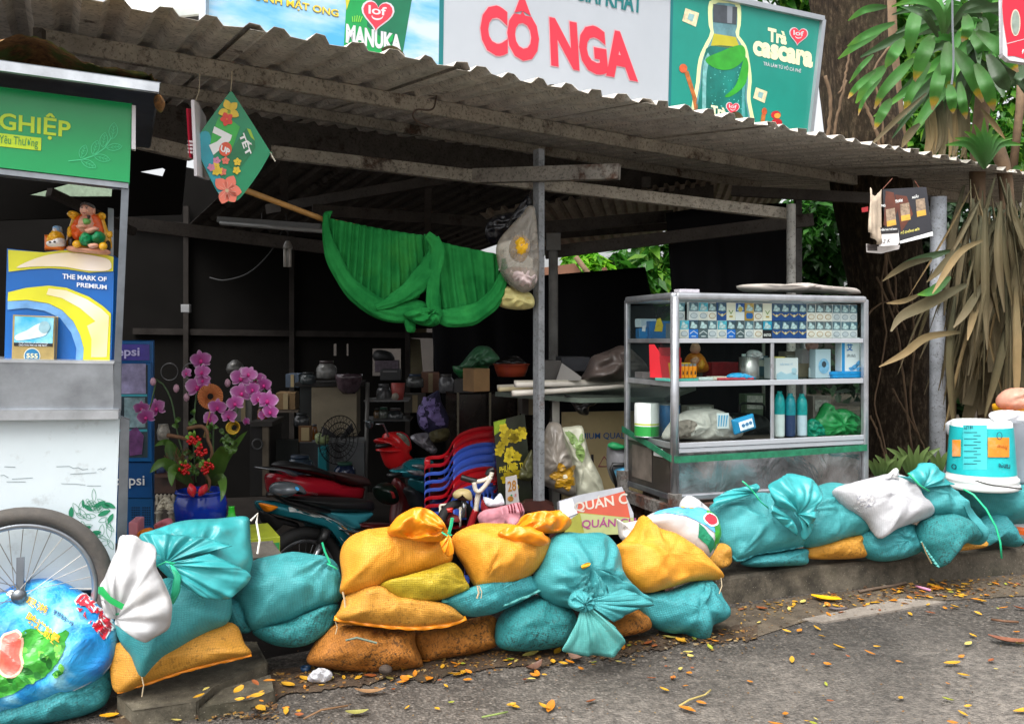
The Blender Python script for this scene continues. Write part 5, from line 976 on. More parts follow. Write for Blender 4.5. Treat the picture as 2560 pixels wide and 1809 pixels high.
def sack(label, out, d, lean, tf, mat, yaw=18, tb=None, at=None, group=GRP, **kw):
    ys = [p[1] for p in out]; cx = sum(p[0] for p in out)/len(out); yb = at or max(ys)
    pl = vpl(cx, yb, d, yaw, lean); nm = 'sandbag'
    root = thing(nm, label, 'sandbag', pl.hit(cx, yb), group)
    kw.setdefault('na', .03); kw.setdefault('ns', 6); kw.setdefault('ridge', .014); kw.setdefault('seed', len(bpy.data.objects) % 97)
    b = puff('sack_body', out, pl, tf, mat, root, tb=tb if tb is not None else tf*.9, rings=14, seg=96, **kw); b.root = root; b.d = d
    return b
def fan(tie, edge, plane, k, amp, bulge, mat, parent, name='neck_ruffle', seed=0, close=False, th=.003, pw=.8, na=.5):
    """gathered cloth spreading from a tie to an outer edge, with folds running out of the tie"""
    n = 110; m = 14; e = smooth_loop(edge, n, close); V = []; F = []; off = Vector((seed*2.3, seed*1.1, 0))
    for i, (x, y) in enumerate(e):
        a = i/(n-1)
        for j in range(m):
            r = j/(m-1)
            fo = math.sin(2*math.pi*k*a+2.2*noise.noise(Vector((a*6, r*1.2, seed))))*.35+1.1*noise.noise(Vector((a*k*1.6, r*1.5, seed+5)))
            px, py = tie[0]+(x-tie[0])*r, tie[1]+(y-tie[1])*r
            h = amp*(.15+r**pw)*fo+bulge*math.sin(math.pi*min(1, r*.92+.04))+.01
            h += na*amp*noise.fractal(plane.hit(px, py)*16+off, 1, 2, 3)*r
            V.append(plane.hit(px, py, h))
    for i in range(n-1):
        for j in range(m-1): F.append((i*m+j, (i+1)*m+j, (i+1)*m+j+1, i*m+j+1))
    o = mk(name, V, F, mat, parent, smooth=True, solid=th); return o
def ribbon(b, pts, wpx, mat, parent, name='hem', off=.004, wav=1.5, seed=0):
    q = smooth_loop(pts, 60, False); V = []; F = []
    for i, (x, y) in enumerate(q):
        a, c = q[max(0, i-1)], q[min(59, i+1)]; L = math.hypot(c[0]-a[0], c[1]-a[1]) or 1; nx, ny = -(c[1]-a[1])/L, (c[0]-a[0])/L
        wv = wav*noise.noise(Vector((i*.23, seed, 0)))*2
        for j, t in enumerate((-.15, .35, 1.)):
            V.append(b.pl.hit(x+nx*wpx*t, y+ny*wpx*t+wv*t, off+(.006*math.sin(i*.9+seed)*t)))
    for i in range(59):
        for j in range(2): F.append((i*3+j, i*3+j+1, i*3+j+4, i*3+j+3))
    return mk(name, V, F, mat, parent, smooth=True, solid=.004)
def strand(pts, d, parent, mat=None, r=.0018, name='thread'):
    return G().tube([P(x, y, d) for x, y in pts], r, 5).build(name, mat or THREAD, parent)
def tieband(pts, d, parent, r=.005, mat=None): return G().tube([P(x, y, dd) for (x, y), dd in zip(pts, d if isinstance(d, (list, tuple)) else [d]*len(pts))], r, 6, flat=.5).build('tie', mat or TIE, parent, smooth=True)
# ---- far left
s = sack('squashed teal sandbag lying under the blue printed sack at the lower left corner', [(-60, 1600), (20, 1572), (110, 1545), (200, 1500), (256, 1470), (256, 1520), (238, 1575), (200, 1598), (150, 1612), (70, 1625), (-60, 1640)], 2.66, 20, .1, TEAL2, wr=[(200, 1530, 11, .012, 70)])
s = sack('muddy orange sandbag slumped under the wide teal one beside the printed sack', [(246, 1452), (270, 1440), (330, 1450), (430, 1415), (500, 1395), (532, 1402), (548, 1440), (563, 1465), (510, 1478), (420, 1500), (330, 1530), (262, 1552), (246, 1500)], 2.72, 28, .07, ORAN2)
ribbon(s, [(262, 1548), (330, 1528), (420, 1499), (510, 1477), (563, 1465)], 6, ORC, s.root)
s = sack('small teal sandbag wedged between the two big teal ones on the left', [(500, 1345), (530, 1338), (552, 1360), (566, 1405), (552, 1418), (515, 1412), (496, 1390)], 2.98, 20, .09, TEAL2)
s = sack('wide teal sandbag with a pointed corner hanging over the muddy orange one', [(258, 1400), (270, 1350), (330, 1310), (430, 1290), (505, 1318), (520, 1350), (512, 1392), (470, 1412), (420, 1440), (365, 1478), (328, 1514), (317, 1518), (308, 1508), (292, 1470), (270, 1440)], 2.70, 30, .1, TEAL, at=1500, wr=[(375, 1265, 13, .012, 60)])
strand([(318, 1516), (322, 1535), (318, 1560)], 2.66, s.root); w_root = s.root
s = sack('large teal sandbag crowning the left end with its neck tied in green string', [(312, 1205), (340, 1190), (410, 1168), (485, 1163), (552, 1158), (560, 1180), (562, 1215), (566, 1262), (545, 1310), (500, 1335), (430, 1330), (385, 1300), (345, 1260)], 2.83, 22, .12, TEALC, at=1330, ridge=.02, wr=[(372, 1258, 9, .022, 120)])
fan((372, 1262), [(470, 1240), (520, 1262), (562, 1290), (530, 1328), (500, 1342), (460, 1336), (420, 1318)], vpl(372, 1262, 2.70, 18, 10), 4, .022, .04, TEALC, s.root, seed=2)
fan((372, 1262), [(318, 1200), (345, 1195), (400, 1200), (470, 1208), (520, 1225)], vpl(372, 1262, 2.71, 18, 20), 5, .012, .02, TEALC, s.root, seed=4)
tieband([(352, 1268), (372, 1258), (392, 1262)], 2.66, s.root); G().tube([P(383, 1262, 2.66), P(398, 1290, 2.64), P(394, 1325, 2.63), P(386, 1352, 2.63)], [.004, .012, .014, .006], 6, flat=.25).build('tie_tail', clear('#3fc79a', .5, .3), s.root, smooth=True)
strand([(562, 1166), (578, 1150), (575, 1170), (582, 1210), (577, 1240)], 2.8, s.root, M('#e6e2d8', .6), .0035, 'string')
# printed blue sack
pb = [(-70, 1345), (0, 1332), (55, 1304), (118, 1298), (165, 1315), (215, 1345), (245, 1372), (262, 1405), (264, 1440), (254, 1480), (225, 1515), (170, 1545), (100, 1570), (20, 1592), (-70, 1600)]
pl = vpl(100, 1590, 2.60, 12, 30); root = thing('printed_sack', 'blue plastic sack printed with vegetables and red characters leaning at the lower left corner', 'sack', pl.hit(100, 1590), GRP)
def bluebag():
    t = NT('printed_plastic'); c = t.ramp(t.noise(4, 4, .5, dist=.6), [(.38, '#0f6fc0'), (.48, '#2d9fdd'), (.56, '#8fd6ee')])
    return t.fin(c, .28, t.bump(t.noise(9, 7, .65, dist=1.2), .9, .02), 0, .5)
b = puff('sack_body', pb, pl, .11, bluebag(), root, tb=.1, p=3.2, rings=16, seg=110, na=.016, ns=7, ridge=.024, seed=11, wr=[(262, 1395, 12, .016, 70)])
PR = M('#d92a3c', .3, .1); PY = M('#f0b428', .35, .1); PG = M('#3d9a35', .35, .55, 22); PW = M('#eef2f4', .35, .05); PDK = M('#1f3f6a', .4)
gpoly = smooth_loop([(-40, 1500), (20, 1455), (60, 1440), (100, 1425), (150, 1440), (172, 1428), (166, 1470), (150, 1500), (100, 1535), (50, 1560), (0, 1578), (-40, 1585)], 60)
marks(b, [[(x+5*noise.noise(Vector((i*.9, 0, 0))), y+6*noise.noise(Vector((i*.8, 3, 0)))) for i, (x, y) in enumerate(gpoly)]], PG, root, .004, 'print', 14)
random.seed(6); PG2 = [M('#1f6a26', .35, .4, 30), M('#6fbf4a', .35, .3, 30), M('#2f8a30', .35, .4, 30)]
for i in range(36):
    x, y = random.uniform(-5, 165), random.uniform(1440, 1560); q_ = lf(x, y, random.uniform(14, 30), random.uniform(4, 8), random.uniform(-2.6, .3)) if y < 1585-x*.42 and y > 1436+abs(x-90)*.12 else None
    if q_: marks(b, [q_], PG2[i % 3], root, .0045+.0002*(i % 4), 'print', 10)
marks(b, [smooth_loop([(30, 1446), (50, 1432), (64, 1428), (78, 1448), (72, 1480), (78, 1505), (58, 1530), (34, 1530), (14, 1510), (24, 1480)], 30)], M('#f4b9a0', .35), root, .0055, 'print', 10)
marks(b, [smooth_loop([(34, 1450), (52, 1437), (62, 1434), (73, 1450), (66, 1480), (72, 1504), (55, 1524), (37, 1524), (20, 1507), (29, 1481)], 30)], M('#e8695c', .35, .3, 30), root, .007, 'print', 10)
marks(b, [ell(54, 1351, 12, 11), ell(42, 1344, 9, 8), ell(64, 1344, 9, 8)], PW, root, .005, 'print', 8)
q1 = [(84, 1352), (128, 1376), (122, 1396), (78, 1370)]; letters(b, q1, '尽滋', PY, root, .006, .02, fine=8)
letters(b, [(88, 1386), (162, 1446), (152, 1470), (80, 1408)], '味道就是', PY, root, .006, .03, fine=8)
letters(b, [(140, 1380), (188, 1412), (184, 1424), (136, 1391)], '氨酸钠>99', PDK, root, .006, .01, fine=8)
letters(b, [(196, 1326), (266, 1404), (246, 1452), (176, 1368)], '味精', PW, root, .005, .09, fine=8); letters(b, [(198, 1330), (262, 1404), (246, 1448), (180, 1368)], '味精', PR, root, .0065, .035, fine=8)
ribbon(b, [(262, 1450), (240, 1500), (170, 1546), (90, 1575), (0, 1596)], 5, WHTC, root, 'hem')
# white neck of the printed sack, tied
wp = vpl(300, 1400, 2.55, 15, 8)
fan((262, 1384), [(236, 1368), (227, 1315), (240, 1288), (262, 1232), (270, 1203), (285, 1198), (318, 1210), (348, 1227), (352, 1270), (368, 1305), (385, 1350), (384, 1385), (374, 1410), (345, 1426), (326, 1434), (295, 1415), (275, 1398)], Pl(wp.p+wp.n*.02, wp.n), 6, .02, .05, WHTC, root, 'neck_folds', 21, na=.9)
puff('neck', [(285, 1198), (305, 1200), (320, 1212), (349, 1228), (350, 1268), (366, 1300), (384, 1345), (385, 1375), (378, 1408), (350, 1424), (328, 1434), (300, 1418), (268, 1388), (250, 1384), (232, 1370), (227, 1315), (240, 1288), (262, 1232), (268, 1205)], wp, .03, WHTC, root, tb=.03, rings=14, seg=90, ridge=.01, na=.016, ns=8, seed=4, wr=[(258, 1390, 9, .02, 90)])
nk = Puff([(285, 1198), (349, 1228), (384, 1345), (328, 1434), (268, 1388), (227, 1315)], wp, .055)
marks(nk, [[(229, 1308), (243, 1305), (262, 1326), (292, 1342), (286, 1354), (258, 1340), (238, 1324), (228, 1322)]], M('#1b9a4e', .4), root, .05, 'print', 8)
letters(nk, [(232, 1329), (250, 1336), (250, 1344), (232, 1337)], '食品添加剂', M('#2a2a2a', .5), root, .05, .01, fine=8)
tieband([(236, 1352), (256, 1376), (280, 1372), (292, 1356)], 2.5, root, .007, M('#2c8a63', .4))
# ---- left middle pair
s = sack('plump teal sandbag tied at its upper right corner, left of the orange stack', [(523, 1332), (545, 1295), (562, 1262), (610, 1248), (660, 1240), (715, 1248), (752, 1262), (766, 1300), (768, 1335), (748, 1352), (700, 1368), (640, 1392), (572, 1410), (556, 1402), (540, 1370)], 2.98, 32, .11, TEAL, at=1400, wr=[(742, 1262, 14, .02, 70)])
tieband([(733, 1262), (745, 1268), (756, 1275)], 2.98, s.root); strand([(740, 1262), (728, 1235), (722, 1215)], 2.99, s.root, TIE, .004, 'tie_tail')
s = sack('teal sandbag squeezed beneath the plump tied one on the left', [(566, 1412), (620, 1398), (690, 1372), (752, 1350), (757, 1372), (742, 1405), (715, 1430), (680, 1447), (630, 1448), (585, 1432)], 3.0, 24, .08, TEALDK)
# ---- orange stack
s = sack('dirty brown sandbag with a folded right flap on the ground', [(688, 1483), (700, 1448), (722, 1420), (748, 1398), (800, 1396), (860, 1406), (915, 1408), (930, 1414), (930, 1440), (945, 1478), (944, 1495), (905, 1500), (860, 1506), (790, 1504), (730, 1496)], 3.06, 20, .12, BRWN, wr=[(850, 1385, 8, .02, 60)])
strand([(775, 1434), (800, 1428), (845, 1440)], 2.93, s.root, M('#5f6a5a', .7), .004, 'twig')
s = sack('dirty brown sandbag beside the flapped one, under the orange seam', [(922, 1425), (945, 1408), (1000, 1398), (1062, 1384), (1106, 1380), (1113, 1420), (1112, 1446), (1060, 1464), (985, 1476), (948, 1480), (930, 1455)], 3.2, 18, .11, BRWN, wr=[(1075, 1375, 6, .015, 40)])
s = sack('orange sandbag with a stitched hem lying across the two brown ones', [(750, 1388), (762, 1362), (775, 1335), (830, 1316), (890, 1340), (960, 1352), (1010, 1362), (1034, 1380), (1040, 1390), (1000, 1400), (930, 1407), (860, 1404), (790, 1396)], 3.0, 30, .1, ORAN2, wr=[(750, 1388, 10, .008, 70)])
ribbon(s, [(748, 1384), (800, 1392), (870, 1402), (940, 1405), (1000, 1398), (1040, 1384)], 9, ORC, s.root, off=.02)
strand([(752, 1392), (756, 1405), (752, 1420)], 2.95, s.root)
s = sack('olive yellow sandbag held between two orange ones', [(850, 1312), (895, 1296), (950, 1280), (1005, 1262), (1030, 1275), (1042, 1300), (1050, 1322), (1015, 1334), (975, 1346), (930, 1350), (888, 1342)], 3.02, 28, .09, OLIV, wr=[(1045, 1310, 10, .012, 40)])
ribbon(s, [(1036, 1284), (1044, 1305), (1050, 1322)], 5, OLIV, s.root)
s = sack('bright orange sandbag on top, left, with a crumpled tied neck', [(762, 1325), (766, 1290), (762, 1240), (780, 1208), (830, 1192), (900, 1188), (960, 1190), (1000, 1202), (1014, 1240), (1008, 1262), (975, 1278), (920, 1290), (870, 1306), (840, 1322), (810, 1328), (785, 1328)], 3.02, 34, .12, ORAN, at=1320, wr=[(1006, 1200, 12, .025, 60), (765, 1325, 8, .01, 40)])
puff('neck_ruffle', [(868, 1192), (886, 1162), (905, 1148), (932, 1137), (962, 1142), (985, 1160), (1002, 1188), (1004, 1206), (985, 1213), (940, 1211), (895, 1203)], vpl(935, 1200, 3.0, 15, 20), .07, ORC, s.root, ridge=.05, na=.02, ns=11, seed=3, rings=14, seg=90, wr=[(1000, 1195, 12, .025, 70)])
fan((1004, 1198), [(985, 1215), (990, 1232), (1003, 1246), (1013, 1240), (1016, 1222)], vpl(1004, 1198, 2.93, 15, 10), 3, .01, .015, ORC, s.root, seed=8)
tieband([(990, 1192), (1002, 1200), (1013, 1198)], 2.92, s.root, .006); strand([(1006, 1196), (1011, 1178), (1014, 1160)], 2.92, s.root, TIE, .006, 'tie_tail'); strand([(768, 1326), (772, 1342), (774, 1362)], 2.95, s.root, None, .003)
# ---- centre
s = sack('teal sandbag on the ground right of the brown ones, dark with wet dirt', [(1112, 1412), (1122, 1380), (1150, 1352), (1200, 1332), (1250, 1342), (1285, 1375), (1290, 1412), (1270, 1440), (1215, 1455), (1150, 1458), (1116, 1446)], 3.2, 16, .13, TEALDK)
s = sack('thin teal sandbag with a curled hem under the glossy orange one', [(988, 1350), (1030, 1328), (1075, 1312), (1150, 1305), (1192, 1292), (1212, 1318), (1190, 1336), (1140, 1360), (1100, 1375), (1050, 1378), (1015, 1368)], 3.1, 30, .08, TEAL2)
ribbon(s, [(985, 1350), (1020, 1352), (1060, 1368), (1110, 1362), (1160, 1345), (1205, 1325)], 5, TEALG, s.root, off=.035)
s = sack('glossy orange sandbag on top, right, with its neck folded over behind', [(1014, 1202), (1060, 1180), (1120, 1182), (1180, 1195), (1228, 1210), (1230, 1228), (1215, 1262), (1185, 1292), (1140, 1310), (1100, 1316), (1074, 1314), (1062, 1298), (1042, 1262), (1022, 1232)], 3.12, 34, .12, ORAN, at=1310, wr=[(1074, 1312, 9, .016, 70)])
puff('neck_ruffle', [(1140, 1192), (1160, 1172), (1172, 1156), (1210, 1150), (1248, 1146), (1272, 1160), (1280, 1174), (1262, 1190), (1215, 1194), (1175, 1198)], vpl(1210, 1190, 3.22, 15, 28), .06, ORC, s.root, ridge=.04, na=.018, ns=12, seed=9, rings=14, seg=90, wr=[(1150, 1190, 10, .02, 80)])
puff('neck_fold', [(1115, 1196), (1150, 1178), (1190, 1185), (1225, 1205), (1226, 1220), (1190, 1216), (1150, 1210)], vpl(1180, 1215, 3.08, 15, 35), .035, ORC, s.root, ridge=.02, na=.01, ns=12, seed=5)
strand([(1070, 1312), (1073, 1328), (1069, 1340)], 3.0, s.root, None, .0035); strand([(1074, 1312), (1080, 1326), (1078, 1340)], 3.0, s.root)
s = sack('brown sandbag peeping out on the ground under the knotted teal one', [(1360, 1410), (1372, 1385), (1410, 1362), (1440, 1370), (1456, 1395), (1445, 1412), (1400, 1424), (1372, 1426)], 3.38, 14, .08, BRWN)
s = sack('tall teal sandbag twisted into a big knot above a hanging skirt', [(1193, 1300), (1205, 1270), (1218, 1235), (1235, 1205), (1262, 1194), (1300, 1196), (1345, 1196), (1372, 1218), (1388, 1252), (1392, 1285), (1410, 1308), (1424, 1330), (1456, 1348), (1457, 1357), (1430, 1360), (1405, 1372), (1370, 1388), (1330, 1370), (1285, 1362), (1245, 1352), (1212, 1330)], 3.18, 26, .13, TEAL, at=1380, center=(1300, 1290), ridge=.012, wr=[(1302, 1348, 17, .03, 75)])
fan((1303, 1346), [(1262, 1448), (1262, 1458), (1300, 1465), (1340, 1468), (1375, 1466), (1394, 1440), (1393, 1428), (1375, 1402)], vpl(1303, 1346, 3.0, 15, 4), 4, .018, .02, TEALG, s.root, 'skirt', 6)
fan((1303, 1346), [(1372, 1392), (1400, 1376), (1425, 1362), (1457, 1356), (1457, 1348), (1420, 1328), (1392, 1318)], vpl(1303, 1346, 3.02, 15, 10), 4, .014, .025, TEAL, s.root, seed=7)
puff('knot', [(1278, 1336), (1300, 1322), (1326, 1336), (1330, 1358), (1304, 1370), (1276, 1358)], vpl(1303, 1350, 2.99, 15), .035, TEAL, s.root, ridge=.02, ns=14, wr=[(1303, 1346, 9, .01, 40)])
marks(s, [ell(1280, 1287, 9, 5, 14, rot=-.4)], YLEAF, s.root, .012, 'stuck_leaf')
# ---- right end of the driveway
s = sack('teal sandbag with two hanging corners below the swept orange one', [(1416, 1338), (1440, 1330), (1500, 1322), (1545, 1305), (1580, 1296), (1600, 1312), (1612, 1340), (1630, 1370), (1628, 1382), (1610, 1394), (1590, 1402), (1582, 1418), (1577, 1436), (1556, 1436), (1535, 1420), (1500, 1418), (1462, 1402), (1440, 1378)], 3.42, 18, .13, TEAL2, wr=[(1565, 1300, 11, .02, 60)])
s = sack('orange sandbag sweeping up to a sharp point, draped over the teal one', [(1374, 1228), (1392, 1215), (1418, 1185), (1434, 1157), (1444, 1162), (1470, 1185), (1520, 1205), (1562, 1238), (1598, 1268), (1618, 1288), (1617, 1296), (1580, 1298), (1545, 1302), (1500, 1316), (1455, 1326), (1425, 1316), (1402, 1290), (1390, 1255)], 3.38, 32, .1, ORAN, at=1320, wr=[(1434, 1158, 12, .012, 120)])
ribbon(s, [(1562, 1236), (1595, 1262), (1618, 1290)], 5, ORC, s.root); strand([(1616, 1294), (1618, 1312), (1612, 1330)], 3.36, s.root)
s = sack('orange sandbag half hidden behind the printed white sack at the kerb end', [(1582, 1262), (1600, 1225), (1622, 1218), (1636, 1250), (1628, 1268), (1600, 1275)], 3.85, 14, .07, ORAN2)
pl = vpl(1530, 1240, 3.52, 18, 38); root = thing('printed_sack', 'white sack printed with blue sky and a red fruit behind the swept orange sandbag', 'sack', pl.hit(1530, 1240), GRP)
b = puff('sack_body', [(1438, 1180), (1445, 1160), (1480, 1150), (1530, 1147), (1575, 1152), (1602, 1170), (1612, 1205), (1600, 1235), (1586, 1250), (1550, 1240), (1505, 1215), (1465, 1195)], pl, .1, WHTC, root, na=.015, ridge=.012, rings=13, seg=90, seed=2)
marks(b, [smooth_loop([(1452, 1166), (1490, 1153), (1545, 1151), (1590, 1165), (1606, 1195), (1602, 1222), (1582, 1214), (1530, 1192), (1490, 1178)], 50)], M('#5aaee0', .3, .3, 9), root, .004, 'print', 12)
marks(b, [smooth_loop([(1560, 1170), (1595, 1168), (1609, 1200), (1602, 1232), (1588, 1240), (1580, 1205)], 40)], PG, root, .0055, 'print', 10)
marks(b, [ell(1572, 1189, 20, 15)], PW, root, .007, 'print', 8); marks(b, [ell(1571, 1189, 16, 12)], PR, root, .008, 'print', 8)
marks(b, [[(1540, 1200), (1590, 1236), (1584, 1248), (1545, 1225)]], M('#1d7f5c', .4, .3, 40), root, .006, 'print', 8)
marks(b, [[(1505, 1158), (1515, 1157), (1517, 1163), (1507, 1164)], [(1525, 1156), (1535, 1157), (1535, 1163), (1526, 1163)]], PY, root, .007, 'print', 8)
puff('neck', [(1524, 1140), (1530, 1118), (1545, 1110), (1562, 1118), (1588, 1140), (1586, 1150), (1560, 1152), (1535, 1150)], vpl(1555, 1150, 3.66, 15, 10), .04, WHTC, root, ridge=.02, ns=14, seed=6)
cr = thing('crumpled_bag', 'small crumpled dirty white bag between the orange sack and the shop sign board', 'bag', P(1395, 1212, 3.7))
puff('bag_body', [(1384, 1162), (1395, 1172), (1420, 1168), (1438, 1166), (1436, 1190), (1415, 1205), (1402, 1214), (1390, 1205), (1386, 1180)], vpl(1395, 1212, 3.7, 10, 5), .05, M('#cfc8c2', .45, .12, 8, .3, 20, dirt=.3), cr, ridge=.03, ns=13)
# ---- on the kerb
s = sack('flat teal sandbag on the kerb under the wide hemmed teal one', [(1662, 1262), (1680, 1245), (1740, 1236), (1800, 1228), (1806, 1245), (1802, 1264), (1750, 1268), (1690, 1270)], 3.98, 14, .09, TEAL2)
s = sack('orange sandbag on the kerb below the ruffled teal one', [(1803, 1228), (1850, 1208), (1922, 1190), (1932, 1210), (1940, 1240), (1925, 1250), (1870, 1253), (1812, 1250)], 4.08, 14, .09, ORAN2)
s = sack('round teal sandbag on the kerb under the white sack', [(1928, 1215), (1932, 1190), (1975, 1176), (2030, 1172), (2060, 1188), (2066, 1218), (2050, 1240), (2005, 1255), (1965, 1256), (1940, 1240)], 4.08, 16, .12, TEAL2, wr=[(1985, 1205, 8, .01, 40)])
s = sack('small orange sandbag squeezed on the kerb near the right edge', [(2128, 1228), (2150, 1212), (2190, 1204), (2208, 1215), (2200, 1226), (2160, 1233), (2135, 1234)], 4.22, 12, .06, ORAN2)
s = sack('small teal sandbag drooping over the kerb at the right edge', [(2188, 1200), (2196, 1165), (2225, 1150), (2255, 1172), (2272, 1205), (2282, 1224), (2262, 1222), (2230, 1212), (2205, 1225)], 4.3, 18, .08, TEAL2)
s = sack('teal sandbag with a pointed corner poking down over the kerb', [(2062, 1180), (2075, 1160), (2120, 1152), (2170, 1172), (2190, 1195), (2182, 1212), (2150, 1222), (2130, 1240), (2115, 1266), (2104, 1268), (2085, 1240), (2066, 1215)], 4.02, 22, .12, TEALDK, at=1245)
ribbon(s, [(2064, 1212), (2082, 1240), (2104, 1270)], 4, TEALG, s.root); strand([(2066, 1215), (2076, 1240), (2088, 1262)], 3.95, s.root, M('#8c7a5a', .7), .003, 'twig')
s = sack('wide teal sandbag with a curled front hem on the flat teal one', [(1590, 1142), (1602, 1125), (1650, 1108), (1700, 1108), (1748, 1125), (1778, 1165), (1798, 1212), (1795, 1224), (1750, 1234), (1700, 1242), (1652, 1256), (1640, 1248), (1620, 1222), (1608, 1185)], 3.9, 30, .12, TEAL, at=1245, wr=[(1700, 1100, 10, .02, 50), (1650, 1250, 12, .008, 60)])
ribbon(s, [(1640, 1246), (1655, 1256), (1690, 1240), (1740, 1233), (1796, 1222)], 5, TEAL2, s.root, off=.015)
fan((1690, 1106), [(1592, 1138), (1600, 1118), (1630, 1100), (1665, 1092), (1690, 1085)], vpl(1690, 1106, 3.95, 16, 20), 4, .014, .03, TEALC, s.root, seed=12)
tieband([(1700, 1118), (1690, 1104), (1676, 1088), (1664, 1078)], 3.88, s.root, .008); tieband([(1690, 1104), (1705, 1124), (1722, 1138)], 3.86, s.root, .006)
s = sack('teal sandbag with a large upright ruffled neck in front of the display case', [(1778, 1180), (1790, 1130), (1830, 1090), (1870, 1085), (1895, 1110), (1912, 1145), (1936, 1178), (1938, 1198), (1900, 1205), (1860, 1218), (1815, 1224), (1790, 1210)], 4.02, 28, .13, TEAL, at=1215, wr=[(1790, 1150, 11, .02, 60)])
pr = vpl(1780, 1180, 3.84, 16, 4)
fan((1782, 1150), [(1730, 1130), (1724, 1100), (1742, 1072), (1780, 1062), (1812, 1072), (1832, 1092), (1828, 1130), (1818, 1150), (1822, 1172), (1800, 1188)], pr, 5, .035, .05, TEALC, s.root, seed=15, na=.7); fan((1790, 1140), [(1748, 1120), (1752, 1090), (1785, 1078), (1815, 1090), (1818, 1120)], vpl(1790, 1140, 3.9, 16, 4), 3, .03, .0, TEALC, s.root, seed=19)
fan((1782, 1150), [(1802, 1160), (1818, 1172), (1812, 1195), (1800, 1210), (1792, 1200)], pr, 2, .012, .02, TEALC, s.root, seed=17)
fan((1770, 1160), [(1722, 1130), (1722, 1145), (1740, 1165), (1765, 1185), (1782, 1198)], pr, 3, .012, .02, TEALC, s.root, seed=18)
s = sack('clean white sack with a grey stamp resting over the round teal sandbag', [(1868, 1098), (1900, 1085), (1950, 1072), (1990, 1064), (2025, 1076), (2044, 1090), (2056, 1118), (2082, 1148), (2084, 1158), (2045, 1172), (2010, 1185), (1985, 1202), (1975, 1204), (1966, 1188), (1950, 1165), (1922, 1145), (1895, 1128)], 3.95, 30, .11, WHTS, at=1195, wr=[(1976, 1203, 9, .008, 60)])
t = NT('faded_stamp'); marks(s, [[(1898, 1118), (1912, 1112), (1938, 1138), (1930, 1150), (1912, 1140)]], t.fin(t.ramp(t.noise(60, 5, .8), [(.42, '#e0dfe0'), (.62, '#8d8f9c')]), .5), s.root, .004, 'stamp', 10)
fan((1995, 1068), [(1978, 1070), (1990, 1058), (2002, 1048), (2008, 1052), (2010, 1072)], vpl(1995, 1068, 4.0, 16), 2, .008, .01, WHTC, s.root, seed=3)
s = sack('long teal sandbag slanting down to the right with an open flared neck', [(2010, 1088), (2045, 1068), (2085, 1085), (2130, 1118), (2168, 1150), (2190, 1178), (2205, 1205), (2200, 1220), (2188, 1212), (2160, 1182), (2120, 1168), (2085, 1158), (2058, 1140), (2040, 1110)], 4.06, 26, .11, TEAL, at=1200, wr=[(2080, 1085, 10, .02, 60)])
fan((2062, 1092), [(2000, 1068), (2030, 1068), (2050, 1048), (2062, 1038), (2090, 1040), (2112, 1058), (2135, 1085)], vpl(2062, 1092, 4.02, 16, 12), 4, .028, .03, TEALC, s.root, seed=22); tieband([(2036, 1060), (2060, 1086), (2082, 1100)], 3.94, s.root, .009)
s = sack('plump teal sandbag at the right edge carrying the upturned paint bucket', [(2152, 1100), (2170, 1088), (2230, 1096), (2300, 1088), (2360, 1100), (2370, 1140), (2330, 1168), (2270, 1172), (2225, 1165), (2190, 1142)], 4.36, 26, .14, TEAL, yaw=14, wr=[(2165, 1098, 11, .02, 70)])
tieband([(2160, 1096), (2182, 1108), (2210, 1140), (2232, 1180), (2242, 1215), (2245, 1250)], [4.2, 4.16, 4.12, 4.1, 4.08, 4.08], s.root, .008)
pl = vpl(2290, 1215, 4.42, 14, 25); root = thing('printed_sack', 'white and orange printed sack just showing at the right edge below the plump teal one', 'sack', pl.hit(2290, 1215), GRP)
b = puff('sack_body', [(2240, 1175), (2290, 1165), (2340, 1170), (2345, 1215), (2300, 1214), (2262, 1205)], pl, .08, WHTC, root)
marks(b, [[(2258, 1186), (2280, 1192), (2300, 1212), (2268, 1202)], [(2272, 1172), (2300, 1172), (2300, 1186)]], M('#e2641f', .4), root, .004, 'print', 10)
# ================================================================ INSIDE THE STALL
# black sheets closing the right and rear
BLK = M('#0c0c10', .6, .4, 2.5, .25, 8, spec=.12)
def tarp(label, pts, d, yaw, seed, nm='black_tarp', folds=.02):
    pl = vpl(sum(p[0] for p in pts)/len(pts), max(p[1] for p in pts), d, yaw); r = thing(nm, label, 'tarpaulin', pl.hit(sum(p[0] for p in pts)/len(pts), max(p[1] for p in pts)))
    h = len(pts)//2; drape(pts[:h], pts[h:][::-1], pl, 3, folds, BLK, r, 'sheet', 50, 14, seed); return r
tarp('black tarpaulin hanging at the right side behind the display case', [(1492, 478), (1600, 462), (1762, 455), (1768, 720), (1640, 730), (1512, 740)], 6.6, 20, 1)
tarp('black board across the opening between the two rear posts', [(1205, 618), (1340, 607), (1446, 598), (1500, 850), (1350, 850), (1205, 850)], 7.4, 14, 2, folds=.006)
tarp('black sheet added for the dark rear wall in the deep corner behind the green cloth', [(962, 640), (1080, 610), (1212, 600), (1215, 880), (1080, 880), (978, 880)], 8.2, 10, 3)  # added sheet, its black stands in for the darkness at the rear wall
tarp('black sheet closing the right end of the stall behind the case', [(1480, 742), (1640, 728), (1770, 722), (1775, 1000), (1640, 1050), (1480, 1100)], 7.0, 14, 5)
tarp('black boards below the table at the rear of the stall', [(990, 870), (1240, 860), (1520, 850), (1520, 1180), (1240, 1200), (990, 1200)], 8.0, 12, 6)
